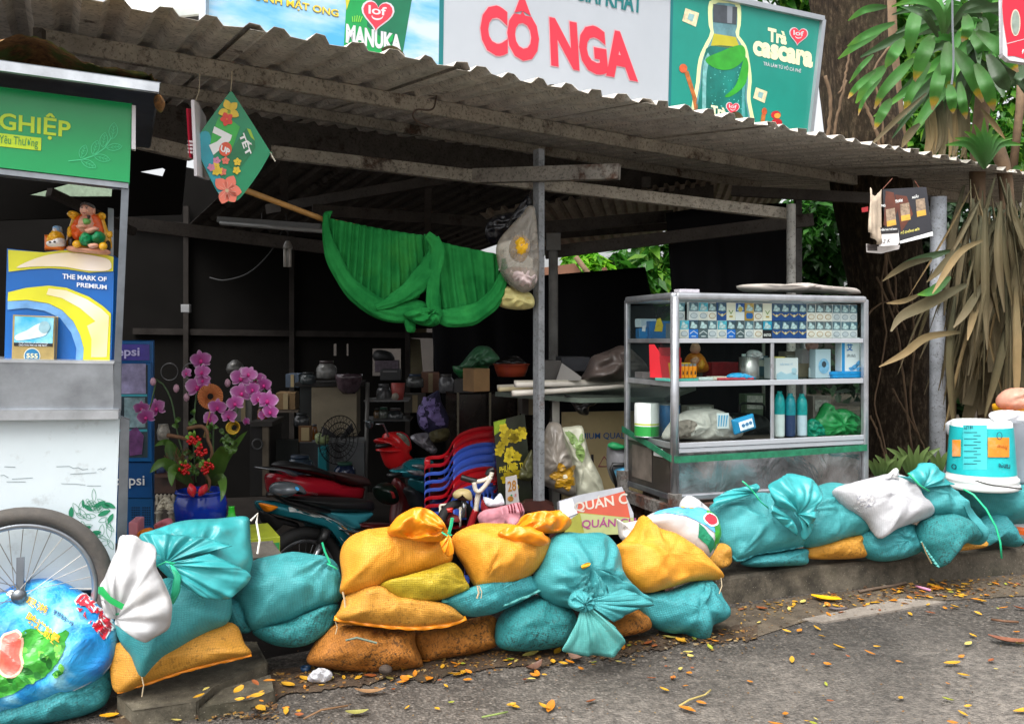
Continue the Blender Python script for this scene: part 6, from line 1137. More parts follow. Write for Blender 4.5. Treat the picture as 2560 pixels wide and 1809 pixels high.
# drinks fridge
fd = 4.3; fr = thing('drinks_fridge', 'blue drinks fridge with white lettering on its door, behind the cart', 'fridge', P(290, 1190, fd)); FBL = M('#0d5a96', .3, .12, 6); u = Vector((math.cos(R(22)), math.sin(R(22)), 0)); FRP = vpl(344, 1000, fd, 22)
def fpoly(pts, dep, nm, mat, off=0, par=None): g = G(); g.slab([FRP.hit(x, y, off) for x, y in pts], -FRP.n*dep); return g.build(nm, mat, par or fr, bev=.003)
fpoly(rc(150, 764, 344, 1215), .5, 'cabinet', FBL, 0); fpoly(rc(150, 772, 334, 806), .01, 'header', M('#4a3f9a', .3, .5, 5), .01); letters(FRP, rect(246, 779, 313, 803), 'pepsi', M('#c9c4ee', .3), fr, .024, .02)
door = fpoly(rc(150, 812, 338, 1030), .03, 'door', FBL, .03); fpoly(rc(150, 818, 330, 1022), .004, 'door_glass', M('#39454c', .15, .6, 5), .034, door)
for y in (882, 960): fpoly(rc(150, y, 330, y+5), .01, 'shelf_edge', M('#3fa0b0', .3), .04, door)
fpoly([(288, 965), (306, 955), (322, 975), (318, 1015), (292, 1018)], .004, 'painted_stock', M('#6a3f6f', .3, .6, 20), .041, door); fpoly(rc(280, 890, 325, 955), .004, 'painted_stock', M('#7f9aa0', .3, .7, 14), .041, door); fpoly(rc(272, 815, 326, 880), .004, 'painted_stock', M('#9a94b8', .3, .6, 10), .041, door)  # flat coloured slabs picture the stock seen in the door glass
fpoly(rc(150, 1035, 340, 1112), .01, 'lower_panel', M('#0c4f8c', .35, .15, 5), .012); letters(FRP, rect(256, 1064, 324, 1092), 'pepsi', WF, fr, .026, .01); fpoly(rc(150, 1116, 342, 1195), .008, 'vent_panel', M('#0f5288', .4), .006)
marks(FRP, [rc(295+(i % 4)*5+(24 if i//4 % 2 else 0), 1135+(i//8)*5.4, 298+(i % 4)*5+(24 if i//4 % 2 else 0), 1137.6+(i//8)*5.4) for i in range(64)], M('#061a2c', .6), fr, .0085, 'vent_slots')
# orchid
def strap(path, w, mat, parent, name='leaf', n=14, fold=.25, facing=None, tip=.0, smooth_=True, seed=0, prof=None, g=None):
    """strap leaf along 3-D points"""
    q = smooth_loop([tuple(p) for p in path], n, False); q = [Vector(p) for p in q]; V = []; F = []; uv = []
    for i, p in enumerate(q):
        t = (q[min(n-1, i+1)]-q[max(0, i-1)]).normalized(); nr = Vector(facing) if facing is not None else (CAM-p).normalized(); s_ = t.cross(nr)
        s_ = s_.normalized() if s_.length > 1e-4 else Vector((1, 0, 0)); up = s_.cross(t).normalized(); f = i/(n-1)
        ww = w*(prof(f) if prof else (math.sin(math.pi*min(1, .12+f*.88))**.7))
        for j, a in enumerate((-1, -.5, 0, .5, 1)): V.append(p+s_*ww*a*.5-up*ww*fold*(1-abs(a))*.5+up*.03*w*math.sin(i*1.9+a*3+seed)); uv.append((f, (a+1)/2))
    for i in range(n-1):
        for j in range(4): F.append((i*5+j, (i+1)*5+j, (i+1)*5+j+1, i*5+j+1))
    if g is not None: g.add(V, F, uv); return None
    return mk(name, V, F, mat, parent, True, uv)
OD = 3.85; orc = thing('orchid_pot', 'glazed blue pot of purple orchids and red berries behind the teal sandbags', 'potted orchid', P(450, 1180, OD))
c = P(450, 1185, OD); k = OD/K; BPOT = M('#12329a', .12, .25, 5); G().lathe(c, [(44*k, 0), (54*k, 20*k), (57*k, 45*k), (57*k, 60*k), (52*k, 76*k), (50*k, 80*k), (55*k, 84*k), (54*k, 88*k), (48*k, 88*k), (46*k, 70*k)], 36).build('pot', BPOT, orc, True)
G().lathe(c+Z*72*k, [(46*k, 0), (30*k, 8*k), (0, 12*k)], 20, capb=False).build('moss', M('#4a4632', .9, .4, 20, .6), orc, True)
PETAL = leafm([(.0, '#c02a9a'), (.45, '#c44fb0'), (.75, '#d98ace'), (.9, '#f0dcf0')], .4, True, .3); LIPM = M('#b01070', .4, .3, 30); CENT = M('#e0c27a', .4)
def flower(x, y, r, d, rot=0., tilt=(0, 0)):
    pl = Pl(P(x, y, d), Vector((tilt[0], -1, tilt[1]))); kk_ = d/K*r; e1 = Vector((1, 0, 0)); e1 = (e1-pl.n*e1.dot(pl.n)).normalized(); e2 = pl.n.cross(e1)
    g = G(); cc = pl.p
    def pet(a, L, w, dz):
        V = []; F = []; uv = []; n = 8
        d_ = e1*math.cos(a+rot)+e2*math.sin(a+rot); s_ = pl.n.cross(d_)
        for i in range(n):
            f = i/(n-1); ww = w*math.sin(math.pi*(.1+.86*f))**.75
            for j in (-1, -.5, 0, .5, 1): V.append(cc+(d_*(.08+f*L)+s_*ww*j*.5)*kk_+pl.n*kk_*(dz-.18*f*f+.1*abs(j)*f)); uv.append((min(1, f*.75+abs(j)**2*.28), (j+1)/2))
        for i in range(n-1):
            for j in range(4): F.append((i*5+j, (i+1)*5+j, (i+1)*5+j+1, i*5+j+1))
        g.add(V, F, uv)
    for a in (math.pi/2, math.pi/2+2.25, math.pi/2-2.25): pet(a, .92, .62, .0)
    for a in (.25, math.pi-.25): pet(a, .98, 1.15, .06)
    o = g.build('flower', PETAL, orc, True, True)
    G().ball(cc+pl.n*kk_*.12-e2*kk_*.15, kk_*.2, 8, (1, .8, 1.2)).build('lip', LIPM, o, True)
random.seed(12)
FL = [(450, 806, 20), (453, 833, 17), (443, 866, 24), (455, 852, 16), (418, 836, 12), (317, 914, 15), (327, 934, 18), (352, 914, 20), (487, 912, 18), (471, 938, 17), (540, 846, 21), (557, 838, 17), (575, 852, 20), (592, 862, 17), (541, 880, 21), (527, 903, 18), (513, 932, 16), (579, 893, 18), (600, 897, 21), (606, 922, 17), (593, 928, 13), (566, 872, 16), (552, 944, 9)]
for i, (x, y, r) in enumerate(FL): flower(x, y, r*1.12, OD-.02+random.uniform(-.1, .06), random.uniform(-.4, .4), (random.uniform(-.45, .45), random.uniform(-.3, .3)))
OST = M('#3f5a34', .5, .2); STS = [[(440, 1080), (434, 1000), (438, 900), (452, 830), (450, 800)], [(470, 1085), (500, 1000), (530, 930), (545, 870), (575, 850), (600, 890)], [(430, 1080), (400, 980), (385, 900), (365, 860), (350, 850)], [(350, 852), (342, 890), (335, 915), (320, 930)], [(480, 1080), (478, 980), (482, 920)]]
for s_ in STS: G().tube([P(x, y, OD+.02) for x, y in smooth_loop(s_, 14, False)], .0035, 6).build('stem', OST, orc, True)
for x, y in ((418, 890), (510, 858), (343, 855), (395, 870)): G().ball(P(x, y, OD), 7*k, 8, (1, 1, 1.4)).build('bud', M('#b28a9a', .5, .3, 30), orc, True)
OLF = leafm([(0, '#1f3d1a'), (.5, '#3f6a22'), (1, '#55852a')], .35, True, .2)
for pth, w in (([(470, 1085, 3.85), (485, 1050, 3.8), (500, 1010, 3.75), (505, 1005, 3.7)], 38), ([(475, 1085, 3.8), (495, 1070, 3.7), (500, 1100, 3.62), (494, 1125, 3.6)], 20), ([(430, 1085, 3.85), (400, 1060, 3.8), (365, 1035, 3.75), (335, 1060, 3.72)], 26), ([(425, 1080, 3.8), (395, 1050, 3.74), (385, 1060, 3.7), (385, 1090, 3.68)], 22), ([(480, 1080, 3.9), (510, 1020, 3.9), (540, 980, 3.9), (555, 965, 3.9)], 18), ([(420, 1070, 3.95), (390, 1010, 3.95), (370, 990, 3.9), (345, 1000, 3.86)], 22), ([(385, 1030, 3.9), (380, 1000, 3.9), (375, 985, 3.9)], 24)):
    strap([P(*p) for p in pth], w*k, OLF, orc)
for i in range(40):
    cx_, cy_ = random.choice([(410, 935), (420, 955), (480, 980), (500, 985), (520, 1000), (488, 965), (430, 1035), (512, 1015), (440, 1045)]); x, y = cx_+random.uniform(-20, 20), cy_+random.uniform(-22, 22); a = random.uniform(0, 6.28)
    strap([P(x, y, OD), P(x+8*math.cos(a), y+8*math.sin(a), OD-.03), P(x+17*math.cos(a), y+17*math.sin(a), OD-.02)], 11*k, OLF, orc, 'leaflet', 6)
BER = M('#c01818', .25, .2, 30)
for cx_, cy_ in ((434, 988), (452, 1008), (413, 1052), (464, 1049)):
    g = G()
    for i in range(26): a = random.uniform(0, 6.28); rr = 15*random.random()**.6; g.ball(P(cx_+rr*math.cos(a), cy_+rr*math.sin(a)*.9, OD-.08-.03*random.random()), 3.3*k, 8)
    g.build('berry_cluster', BER, orc, True)
    for i in range(6): a = random.uniform(2.6, 5.); strap([P(cx_, cy_-4, OD-.08), P(cx_+13*math.cos(a), cy_-6+13*math.sin(a), OD-.1), P(cx_+20*math.cos(a), cy_-6+18*math.sin(a), OD-.09)], 7*k, leafm([(0, '#4f8a22'), (1, '#8fc23a')], .4), orc, 'leaflet', 6)
for x, y, rt in ((430, 1098, 1.3), (455, 1098, 2.1)): puff('red_bud', lf(x, y, 32, 9, rt), vpl(x, y, OD-.14), .025, M('#d0303a', .3, .25, 20), orc)
WD = M('#6a4a32', .8, .3, 20, .5)
for q in ([(375, 975), (395, 978), (420, 985), (440, 1000), (455, 1030)], [(420, 960), (450, 955), (463, 965), (466, 985), (475, 1010), (470, 1035)], [(440, 1040), (455, 1055), (470, 1080), (465, 1100)], [(430, 1105), (445, 1118), (441, 1130)]): G().tube([P(x, y, OD-.06) for x, y in smooth_loop(q, 16, False)], [5*k*(1-.4*i/15) for i in range(16)], 7).build('driftwood', WD, orc, True)
for i in range(26): a = random.uniform(3., 5.6); x, y = 408+random.uniform(-15, 15), 1040; G().tube([P(x, y, OD), P(x+18*math.cos(a), y+20*math.sin(a), OD-.02), P(x+34*math.cos(a+.3), y+38*math.sin(a+.2), OD-.03)], .0012, 4).build('dry_twig', WD, orc)
c = P(472, 888, OD-.02); g = G(); V = [c]; F = []; n = 72
ro = [7, 28]
V = []; 
for rr in ro:
    for i in range(n): a = 2*math.pi*i/n; V.append(c+Vector((math.cos(a), 0, math.sin(a)))*rr*k*(1.03 if i % 2 and rr > 10 else 1)+Vector((0, -.006 if i % 2 else 0, 0)))
F = [(i, (i+1) % n, n+(i+1) % n, n+i) for i in range(n)]; mk('paper_fan', V, F, M('#c07a4a', .6, .1), orc, solid=.002); G().tube([c-Z*28*k, P(457, 980, OD)], .003, 6).build('fan_stick', M('#b8905a', .5), orc)
for i in range(4): ringtube(P(522+i, 958, OD-.05+i*.008), (14-i*2)*k, 2.2*k, 24, 6, Vector((.5, -1, 0)).normalized()).build('gold_ring', M('#b3912f', .25, metal=.8), orc, True)
# small things near the pot
bt = thing('green_bottle', 'bright green glass bottle neck sticking up right of the blue pot', 'bottle', P(519, 1170, 3.6)); latheF(519, 1134, 1190, 3.6, [(12, 0), (13, .4), (8, .7), (6, .95), (7, 1)]).build('bottle_body', M('#2fa82a', .15, .2, 10), bt, True)
o = thing('pink_bag', 'folded pink paper bag standing behind the teal ruffled sandbag', 'bag', P(305, 1190, 3.9)); boxF(288, 1170, 308, 1215, 3.6, .12, 10).build('bag_body', M('#d98a93', .5, .1), o, bev=.004)
o = thing('pink_cloth', 'crumpled pink cloth lying behind the large teal sandbag near the pot', 'cloth', P(370, 1190, 3.7)); puff('cloth_body', [(352, 1172), (378, 1160), (384, 1172), (388, 1196), (365, 1200), (350, 1190)], vpl(370, 1200, 3.65, 0, 10), .05, M('#c9737c', .7, .15), o, ridge=.03, ns=16)
o = thing('marigold', 'orange marigold garland lying behind the white sack neck', 'garland', P(325, 1195, 3.6)); puff('blooms', [(310, 1195), (318, 1186), (330, 1184), (342, 1192), (340, 1203), (318, 1204)], vpl(325, 1200, 3.6), .04, M('#e8821a', .7, .3, 40), o, ridge=.04, ns=40)
sh_ = thing('small_shrine', 'small ornate shrine shelf with white fretwork left of the blue pot', 'shrine', P(368, 1180, 4.2)); boxF(346, 1062, 394, 1070, 4.2, .3).build('shelf_board', M('#4a2a1c', .5, .3), sh_); boxF(346, 1070, 394, 1105, 4.25, .25).build('cabinet', M('#3a241a', .6, .4, 30), sh_)
g = G(); 
for i in range(5): g.lathe(P(352+i*9, 1130, 4.18), [(4*.0021, 0), (3*.0021, 10*.0021), (4.5*.0021, 20*.0021), (1*.0021, 24*.0021)], 8)
g.build('fretwork', M('#a8a090', .5, .3, 30), sh_); puff('ornament', smooth_loop([(350, 1150), (356, 1126), (372, 1112), (388, 1128), (394, 1152), (372, 1140)], 40), vpl(370, 1150, 4.16), .02, M('#b8b09c', .4, .4, 40), sh_, ridge=.015, ns=40)
for x in (356, 384): latheF(x, 1142, 1180, 4.12, [(11, 0), (11, .1), (6, .2), (6, .75), (10, .85), (2, 1)]).build('lantern', M('#8a8478', .4, .5, 40), sh_, True)
for i, (x0, y0, x1, y1, c_, lab) in enumerate(((350, 1030, 372, 1062, '#3a4668', 'small blue and white jar on the shrine shelf'), (374, 1034, 392, 1062, '#8a847c', 'white patterned cup on the shrine shelf'), (352, 950, 380, 985, '#8f8a80', 'pale box of packets on the upper shelf left of the orchids'))):
    o = thing('ornament_jar', lab, 'jar', P((x0+x1)/2, y1, 4.22)); latheF((x0+x1)/2, y0, y1, 4.25, [(.42*(x1-x0), 0), (.5*(x1-x0), .5), (.36*(x1-x0), 1)]).build('jar_body', M(c_, .4, .6, 40), o, True)
# box and block in front of the bikes
o = thing('drinks_carton', 'yellow green cardboard carton on the ground left of the teal motorbike', 'carton', P(600, 1240, 3.7)); g = boxF(556, 1208, 628, 1262, 3.62, .3, 25); g.build('carton_body', M('#9aa528', .5, .2, 10), o, bev=.003); cpn2 = vpl(556, 1262, 3.62, 25); marks(cpn2, [[(560, 1222), (626, 1214), (626, 1250), (560, 1262)]], M('#2f8a4a', .5, .2), o, .003)
o = thing('stone_block', 'flat grey brown stone block lying in front of the yellow green carton', 'block', P(590, 1245, 3.4)); g = G(); g.slab([P(560, 1215, 3.5), P(610, 1213, 3.55), P(632, 1245, 3.35), P(562, 1250, 3.3)], (0, 0, -.12)); g.build('block_body', CONC, o, bev=.004)
# ---------------------------------------------------------------- motorbikes
def zb(z): return [(537.9+.1953*x, 986.1+.1953*y) for x, y in z]
def z2(z): return [(573.7+.2542*x, 806.8+.2542*y) for x, y in z]
def bikeplane(a, b): p, q = P(*a), P(*b); d = (q-p); d.z = 0; d.normalize(); return Pl(p, Vector((d.y, -d.x, 0))), d
BLKP = M('#141414', .45, .3, 12, .2); CHR = M('#9a9c9f', .22, .1, metal=.85); RUB = M('#191817', .75, .3, 20, .4)
TP, td = bikeplane((600, 1135, 4.25), (925, 1060, 5.0)); tb_ = thing('motorbike', 'teal motorbike with a black seat parked in front of the red scooter', 'motorbike', TP.hit(670, 1420))
TEB = M('#1f6e78', .18, .18, 5, metal=.35); TEBL = M('#3f98a4', .15, .12, 5, metal=.3)
def bp(nm, o, t, mat, pl, par, off=0., p=4., **kw): return puff(nm, o, Pl(pl.p+pl.n*off, pl.n), t, mat, par, p=p, rings=8, seg=70, **kw)
tpn = bp('tail_panel', zb([(225, 700), (300, 690), (430, 700), (560, 770), (760, 830), (980, 890), (1130, 960), (1300, 1030), (1370, 1060), (1300, 1110), (1200, 1190), (1150, 1270), (1060, 1130), (960, 1050), (890, 990), (780, 960), (640, 920), (480, 870), (350, 840), (270, 820), (225, 760)]), .07, TEB, TP, tb_, center=zb([(900, 950)])[0], tb=.15)
tri = bp('side_cover', zb([(930, 830), (980, 800), (1200, 812), (1500, 815), (1420, 920), (1310, 970), (1345, 1010), (1250, 1010), (1130, 940)]), .06, TEBL, TP, tb_, tb=.14)
bp('seat', zb([(330, 640), (480, 630), (700, 645), (950, 658), (1200, 665), (1400, 672), (1500, 690), (1520, 740), (1490, 805), (1200, 815), (960, 805), (780, 765), (560, 705), (420, 660)]), .09, BLKP, TP, tb_, .0, 3, tb=.16)
bp('indicator', zb([(238, 718), (412, 752), (400, 780), (310, 822), (265, 785)]), .03, M('#e07f14', .2, .2, 20), TP, tb_, .06)
marks(tpn, [zb([(470, 748), (560, 755), (640, 790), (760, 815), (880, 850), (960, 930), (860, 870), (760, 860), (700, 845), (560, 805), (470, 800)])], M('#b3b8b4', .3, .4, 40), tb_, .004, 'decal', 14)
marks(tpn, [zb([(880, 845), (1000, 880), (1290, 1015), (1270, 1025), (980, 900)]), zb([(1010, 960), (1140, 1060), (1300, 1130), (1180, 1060)]), zb([(1040, 1080), (1090, 1130), (1200, 1190), (1190, 1205), (1080, 1140)])], M('#d3d8d8', .3), tb_, .005, 'decal', 14); marks(tpn, [zb([(1030, 930), (1130, 1000), (1150, 1030), (1300, 1105), (1200, 1110), (1140, 1040)])], M('#b0702a', .3), tb_, .006, 'decal', 14)
TW = TP.hit(671, 1307); tw = ringtube(TW, .215, .016, axis=TP.n).build('wheel', CHR, tb_, True); ringtube(TW, .25, .034, axis=TP.n).build('tyre', RUB, tw, True); g = G(); e1 = Vector((-TP.n.y, TP.n.x, 0))
for i in range(28): a = 2*math.pi*i/28; b = a+(.5 if i % 2 else -.5); g.tube([TW+TP.n*(.02 if i % 2 else -.02)+(e1*math.cos(b)+Z*math.sin(b))*.04, TW+(e1*math.cos(a)+Z*math.sin(a))*.213], .0014, 5)
g.build('spokes', CHR, tw); G().lathe(TW-TP.n*.06, [(.05, 0), (.05, .12)], 18, TP.n).build('hub', CHR, tw, True)
a, b = TP.hit(*zb([(880, 1000)])[0], .08), TP.hit(*zb([(700, 1420)])[0], .08); G().tube([a, a+(b-a)*.4], .026, 12).build('shock_cover', BLKP, tb_, True); G().tube([a+(b-a)*.4, b], .016, 12).build('shock_rod', CHR, tb_, True)
bp('mudguard', zb([(240, 790), (340, 850), (520, 900), (640, 940), (650, 1000), (480, 960), (420, 990), (360, 1040), (280, 960), (230, 850)]), .05, BLKP, TP, tb_, -.03); G().tube([TP.hit(*p, .05) for p in zb([(240, 610), (320, 610), (460, 690), (700, 760), (960, 800)])], .012, 8).build('grab_rail', BLKP, tb_, True)
bp('exhaust_guard', zb([(1130, 1010), (1420, 1050), (1420, 1070), (1250, 1060)]), .02, CHR, TP, tb_, .07); G().tube([TP.hit(*p, .06) for p in zb([(1420, 1000), (1600, 1030), (1720, 1050)])], .008, 6).build('footrest', CHR, tb_, True)
bp('head_cowl', zb([(1760, 350), (1900, 300), (2020, 215), (2160, 210), (2150, 330), (2100, 430), (1990, 440), (1850, 425), (1790, 390)]), .09, TEB, TP, tb_, 0, 3); bp('headlight', zb([(1920, 350), (1990, 340), (2060, 345), (2120, 400), (2060, 412), (1970, 395)]), .03, M('#8f979a', .1, .5, 40, metal=.5), TP, tb_, .07); bp('headlight', zb([(1990, 285), (2080, 275), (2120, 320), (2060, 335), (2010, 315)]), .03, M('#8f979a', .1, .5, 40, metal=.5), TP, tb_, .07)
bp('front_cover', zb([(1990, 440), (2100, 430), (2130, 560), (2100, 620), (2010, 560)]), .07, TEB, TP, tb_, -.02); G().tube([TP.hit(*p, .04) for p in zb([(1640, 395), (1720, 390), (1790, 380)])], .012, 8).build('handle_grip', BLKP, tb_, True); bp('fork', zb([(1900, 560), (2000, 520), (2100, 640), (2110, 780), (2000, 790), (1940, 660)]), .05, M('#232527', .5, .5, 30), TP, tb_, -.06)
hm = thing('helmet', 'silver grey half helmet resting on the rear of the teal motorbike seat', 'helmet', TP.hit(*zb([(540, 640)])[0])); h_ = puff('shell', zb([(385, 615), (388, 545), (440, 492), (540, 472), (640, 498), (700, 555), (720, 608), (680, 618), (610, 590), (540, 600), (470, 648), (425, 640)]), Pl(TP.p+TP.n*.06, TP.n), .09, M('#5f656a', .22, .2, 8, metal=.3), hm, p=2.2); puff('brim', zb([(640, 600), (700, 570), (722, 600), (715, 622), (660, 625)]), Pl(TP.p+TP.n*.1, TP.n), .04, BLKP, hm); marks(h_, [ell(*zb([(525, 532)])[0], 4, 4)], M('#3f9fd8', .3), hm, .003, 'sticker')
RP_, rd = bikeplane((610, 1045, 4.75), (935, 960, 5.6)); rb = thing('motorbike', 'red scooter with a brown and black seat standing behind the teal motorbike', 'motorbike', RP_.hit(700, 1400)); RDB = M('#a01826', .14, .15, 4); RDH = M('#c41f22', .2, .12, 5); MAR = M('#5f1a1c', .3, .25, 6)
bp('body_panel', zb([(370, 400), (460, 380), (640, 395), (820, 405), (1000, 440), (1150, 500), (1390, 530), (1400, 570), (1370, 665), (1200, 680), (900, 645), (700, 640), (420, 640), (370, 520)]), .12, RDB, RP_, rb, 0, 3, tb=.2); sbk = bp('seat', zb([(400, 290), (500, 240), (620, 248), (800, 290), (950, 350), (1050, 440), (950, 430), (760, 385), (560, 335)]), .12, BLKP, RP_, rb, .0, 3); bp('front_seat', zb([(930, 350), (1100, 365), (1300, 385), (1400, 435), (1422, 515), (1250, 518), (1150, 485), (1040, 440)]), .13, M('#3a2826', .5, .2, 10, .1), RP_, rb, .0, 3)
bp('grab_rail', zb([(180, 300), (350, 306), (480, 325), (600, 365), (662, 405), (600, 418), (500, 372), (380, 342), (200, 324)]), .03, CHR, RP_, rb, .12); letters(Pl(RP_.p+RP_.n*.12, RP_.n), zb([(720, 565), (890, 600), (885, 630), (715, 592)]), 'SCOOTER' if False else 'classico', M('#7f5a5a', .3), rb, .004)
hd_ = bp('head_cowl', z2([(1065, 700), (1100, 685), (1150, 680), (1165, 640), (1250, 628), (1305, 650), (1335, 760), (1305, 810), (1325, 875), (1350, 890), (1300, 930), (1200, 965), (1160, 900), (1130, 810), (1085, 800), (1150, 745), (1085, 725)]), .09, RDH, RP_, rb, .02, 3, center=z2([(1225, 790)])[0]); bp('headlight', z2([(1250, 640), (1300, 655), (1338, 720), (1338, 778), (1300, 765), (1265, 700)]), .03, M('#8a8f80', .08, .4, 30, metal=.4), RP_, rb, .08)
bp('leg_shield', zb([(1790, 430), (1860, 480), (1950, 600), (1995, 750), (1930, 850), (1800, 965), (1745, 960), (1775, 700), (1770, 500)]), .06, MAR, RP_, rb, .05, 3); bp('floor_board', zb([(1420, 950), (1750, 955), (1780, 1000), (1420, 1010)]), .06, MAR, RP_, rb, .02); G().tube([RP_.hit(*p, .08) for p in z2([(985, 750), (1050, 745), (1110, 735)])], .014, 8).build('handle_grip', BLKP, rb, True)
G().tube([RP_.hit(*p, .05) for p in z2([(1120, 670), (1100, 620), (1070, 555), (1010, 560)])], .006, 6).build('mirror_stalk', CHR, rb, True); bp('mirror', z2([(970, 540), (1000, 522), (1030, 545), (1015, 595), (985, 600)]), .02, M('#5d6468', .08, metal=.7), RP_, rb, .06)
o = thing('dark_helmet', 'dark green helmet with a yellow trim hanging on the red scooter', 'helmet', RP_.hit(*zb([(1680, 760)])[0], .12)); hh_ = puff('shell', zb([(1580, 560), (1640, 500), (1700, 490), (1745, 600), (1760, 700), (1700, 740), (1620, 690)]), Pl(RP_.p+RP_.n*.12, RP_.n), .09, M('#0f1f18', .3, .3, 10), o); marks(hh_, [zb([(1680, 500), (1700, 495), (1755, 650), (1758, 720), (1740, 650)])], M('#8a7a2a', .4), o, .004, 'trim', 8); marks(hh_, [zb([(1615, 565), (1640, 570), (1665, 640), (1640, 650)])], M('#a02a2a', .4), o, .004, 'sticker', 8)
# ---------------------------------------------------------------- stacked chairs
def chair(i, red, label):
    dy = 18.*i; r = thing('plastic_chair', label, 'chair', P(1030, 1160+dy, 5.0), 'plastic armchairs in one stack'); m = M('#b3141f', .3, .1, 6) if red else M('#3f5fc0', .32, .1, 6)
    def band(pts, wd, nm, dep):
        q = smooth_loop(pts, 40, False); V = []; F = []
        for j, (x, y, d) in enumerate(q):
            for (oy, od) in ((0, 0), (0, dep), (wd, dep), (wd, 0)): V.append(P(x, y+dy+oy, d+od-.045*i))
        for j in range(39):
            for c_ in range(4): F.append((j*4+c_, j*4+(c_+1) % 4, (j+1)*4+(c_+1) % 4, (j+1)*4+c_))
        F += [(0, 1, 2, 3), (159, 158, 157, 156)]; return mk(nm, V, F, m, r, True, bev=.004)
    near = [(951, 1040, 4.75), (953, 1026, 4.75), (966, 1021, 4.78), (990, 1019, 4.82), (1004, 1008, 4.86), (1016, 986, 4.92), (1036, 968, 5.0), (1070, 957, 5.12), (1104, 955, 5.25), (1112, 962, 5.4)]
    band(near, 8, 'arm', .04); far_ = [(x+44, y-8, d+.5) for x, y, d in near[:6]]; band(far_, 8, 'arm', .04)
    bk = near[5:]; n = len(bk); q = smooth_loop(bk, 24, False); V = []; F = []
    for (x, y, d) in q:
        for t in range(6): V.append(P(x, y+dy+4+t*11, d+.015-.012*t-.045*i))
    for j in range(23):
        for t in range(5): 
            if t in (2, 3) and 5 < j < 21 and j % 2: continue
            F.append((j*6+t, (j+1)*6+t, (j+1)*6+t+1, j*6+t+1))
    mk('backrest', V, F, m, r, True, solid=.006)
    G().slab([P(956, 1100+dy, 4.78), P(1110, 1085+dy, 4.95), P(1125, 1060+dy, 5.5), P(985, 1075+dy, 5.3)], (0, 0, .012)).build('seat', m, r, bev=.004)
    for (x, d, y) in ((951, 4.75, 1030), (1112, 5.3, 1020), (995, 5.25, 1020), (1040, 4.98, 1040)): 
        p = P(x, y+dy, d); G().box(p, (.03, 0, 0), (0, .03, 0), (0, 0, max(-.42, -.42+.046*(0))) if False else (0, 0, -.36)).build('leg', m, r, bev=.006)
ORD = ['r', 'r', 'b', 'b', 'b', 'r', 'r', 'b']; NM = ['topmost red plastic armchair of the stack', 'second red plastic armchair from the top of the stack', 'uppermost blue plastic armchair under the two red ones', 'middle of the three blue plastic armchairs in the stack', 'lowest of the three adjoining blue plastic armchairs', 'red plastic armchair directly under the three blue ones', 'lower red plastic armchair just above the bottom blue one', 'bottom blue plastic armchair of the stack']
for i, (c_, n_l) in enumerate(zip(ORD, NM)): chair(i, c_ == 'r', n_l)
# ---------------------------------------------------------------- child's bicycle, cloth, calendars
def zc2(z): return [(896.5+.1953*x, 914.4+.1953*y) for x, y in z]
bd_ = 4.2; bi = thing('bicycle', 'small bicycle with white handlebars and a cream saddle between chairs and post', 'bicycle', P(1045, 1190, bd_)); WP = M('#cfc6b6', .35, .15); BR = M('#8f1a20', .3, .2)
def tb(z, r, nm, m, d=bd_, **kw): G().tube([P(x, y, d) for x, y in (smooth_loop(zc2(z), 18, False) if len(z) > 2 else zc2(z))], r, 8).build(nm, m, bi, True)
tb([(700, 790), (800, 820), (880, 840)], .014, 'grip', BLKP); tb([(1000, 770), (1030, 720), (1080, 700)], .014, 'grip', BLKP, 4.3); tb([(880, 845), (980, 820), (1040, 780), (1055, 735)], .011, 'handlebar', WP); tb([(850, 850), (870, 940), (920, 950), (1000, 860), (1040, 790)], .011, 'handlebar', WP, 4.18); tb([(905, 950), (885, 1060), (870, 1180)], .013, 'stem', WP); tb([(870, 1170), (830, 1290), (800, 1380)], .018, 'frame', BR); tb([(730, 1050), (740, 1250)], .012, 'seat_post', CHR)
puff('saddle', zc2([(605, 1000), (620, 960), (680, 925), (760, 925), (815, 960), (830, 1040), (800, 1060), (760, 990), (690, 985), (640, 1040)]), vpl(1030, 1110, bd_-.02), .04, M('#b3a070', .45, .15, 12), bi); puff('saddle_base', zc2([(640, 1030), (680, 985), (760, 985), (800, 1050), (740, 1060)]), vpl(1030, 1110, bd_), .03, M('#5d3a2c', .6, .3, 20), bi)
tb([(460, 1120), (460, 1280)], .006, 'rack', WP); tb([(690, 1140), (690, 1360)], .006, 'rack', WP); tb([(450, 1115), (600, 1105), (750, 1170)], .006, 'rack', WP); tb([(480, 1160), (640, 1140), (740, 1180)], .005, 'rack', WP); puff('reflector', zc2([(520, 1140), (610, 1140), (605, 1200), (525, 1200)]), vpl(1000, 1150, bd_-.05), .015, M('#c02a22', .2), bi, sharp=True)
puff('rear_mudguard', zc2([(480, 1290), (520, 1230), (600, 1210), (670, 1240), (690, 1300), (640, 1280), (600, 1300), (580, 1360), (490, 1350)]), vpl(1010, 1180, bd_), .03, M('#7a2a26', .4, .2), bi); ringtube(P(*zc2([(640, 1340)])[0], bd_), .1, .022, axis=Vector((.7, -.7, 0))).build('rear_wheel', RUB, bi, True)
puff('basket', zc2([(940, 1050), (1000, 1080), (1180, 1120), (1190, 1180), (1000, 1190), (930, 1160)]), vpl(1090, 1150, 4.15), .06, M('#8a1822', .5, .5, 40), bi); 
o = thing('newspaper', 'folded newspaper lying in the bicycle basket', 'newspaper', P(1105, 1130, 4.12)); puff('paper', zc2([(960, 1020), (1060, 1060), (1150, 975), (1200, 1080), (1180, 1110), (1050, 1130), (980, 1100)]), vpl(1105, 1130, 4.08, 0, 30), .015, M('#b9bcc2', .6, .15, 30), o, ridge=.01, ns=20)
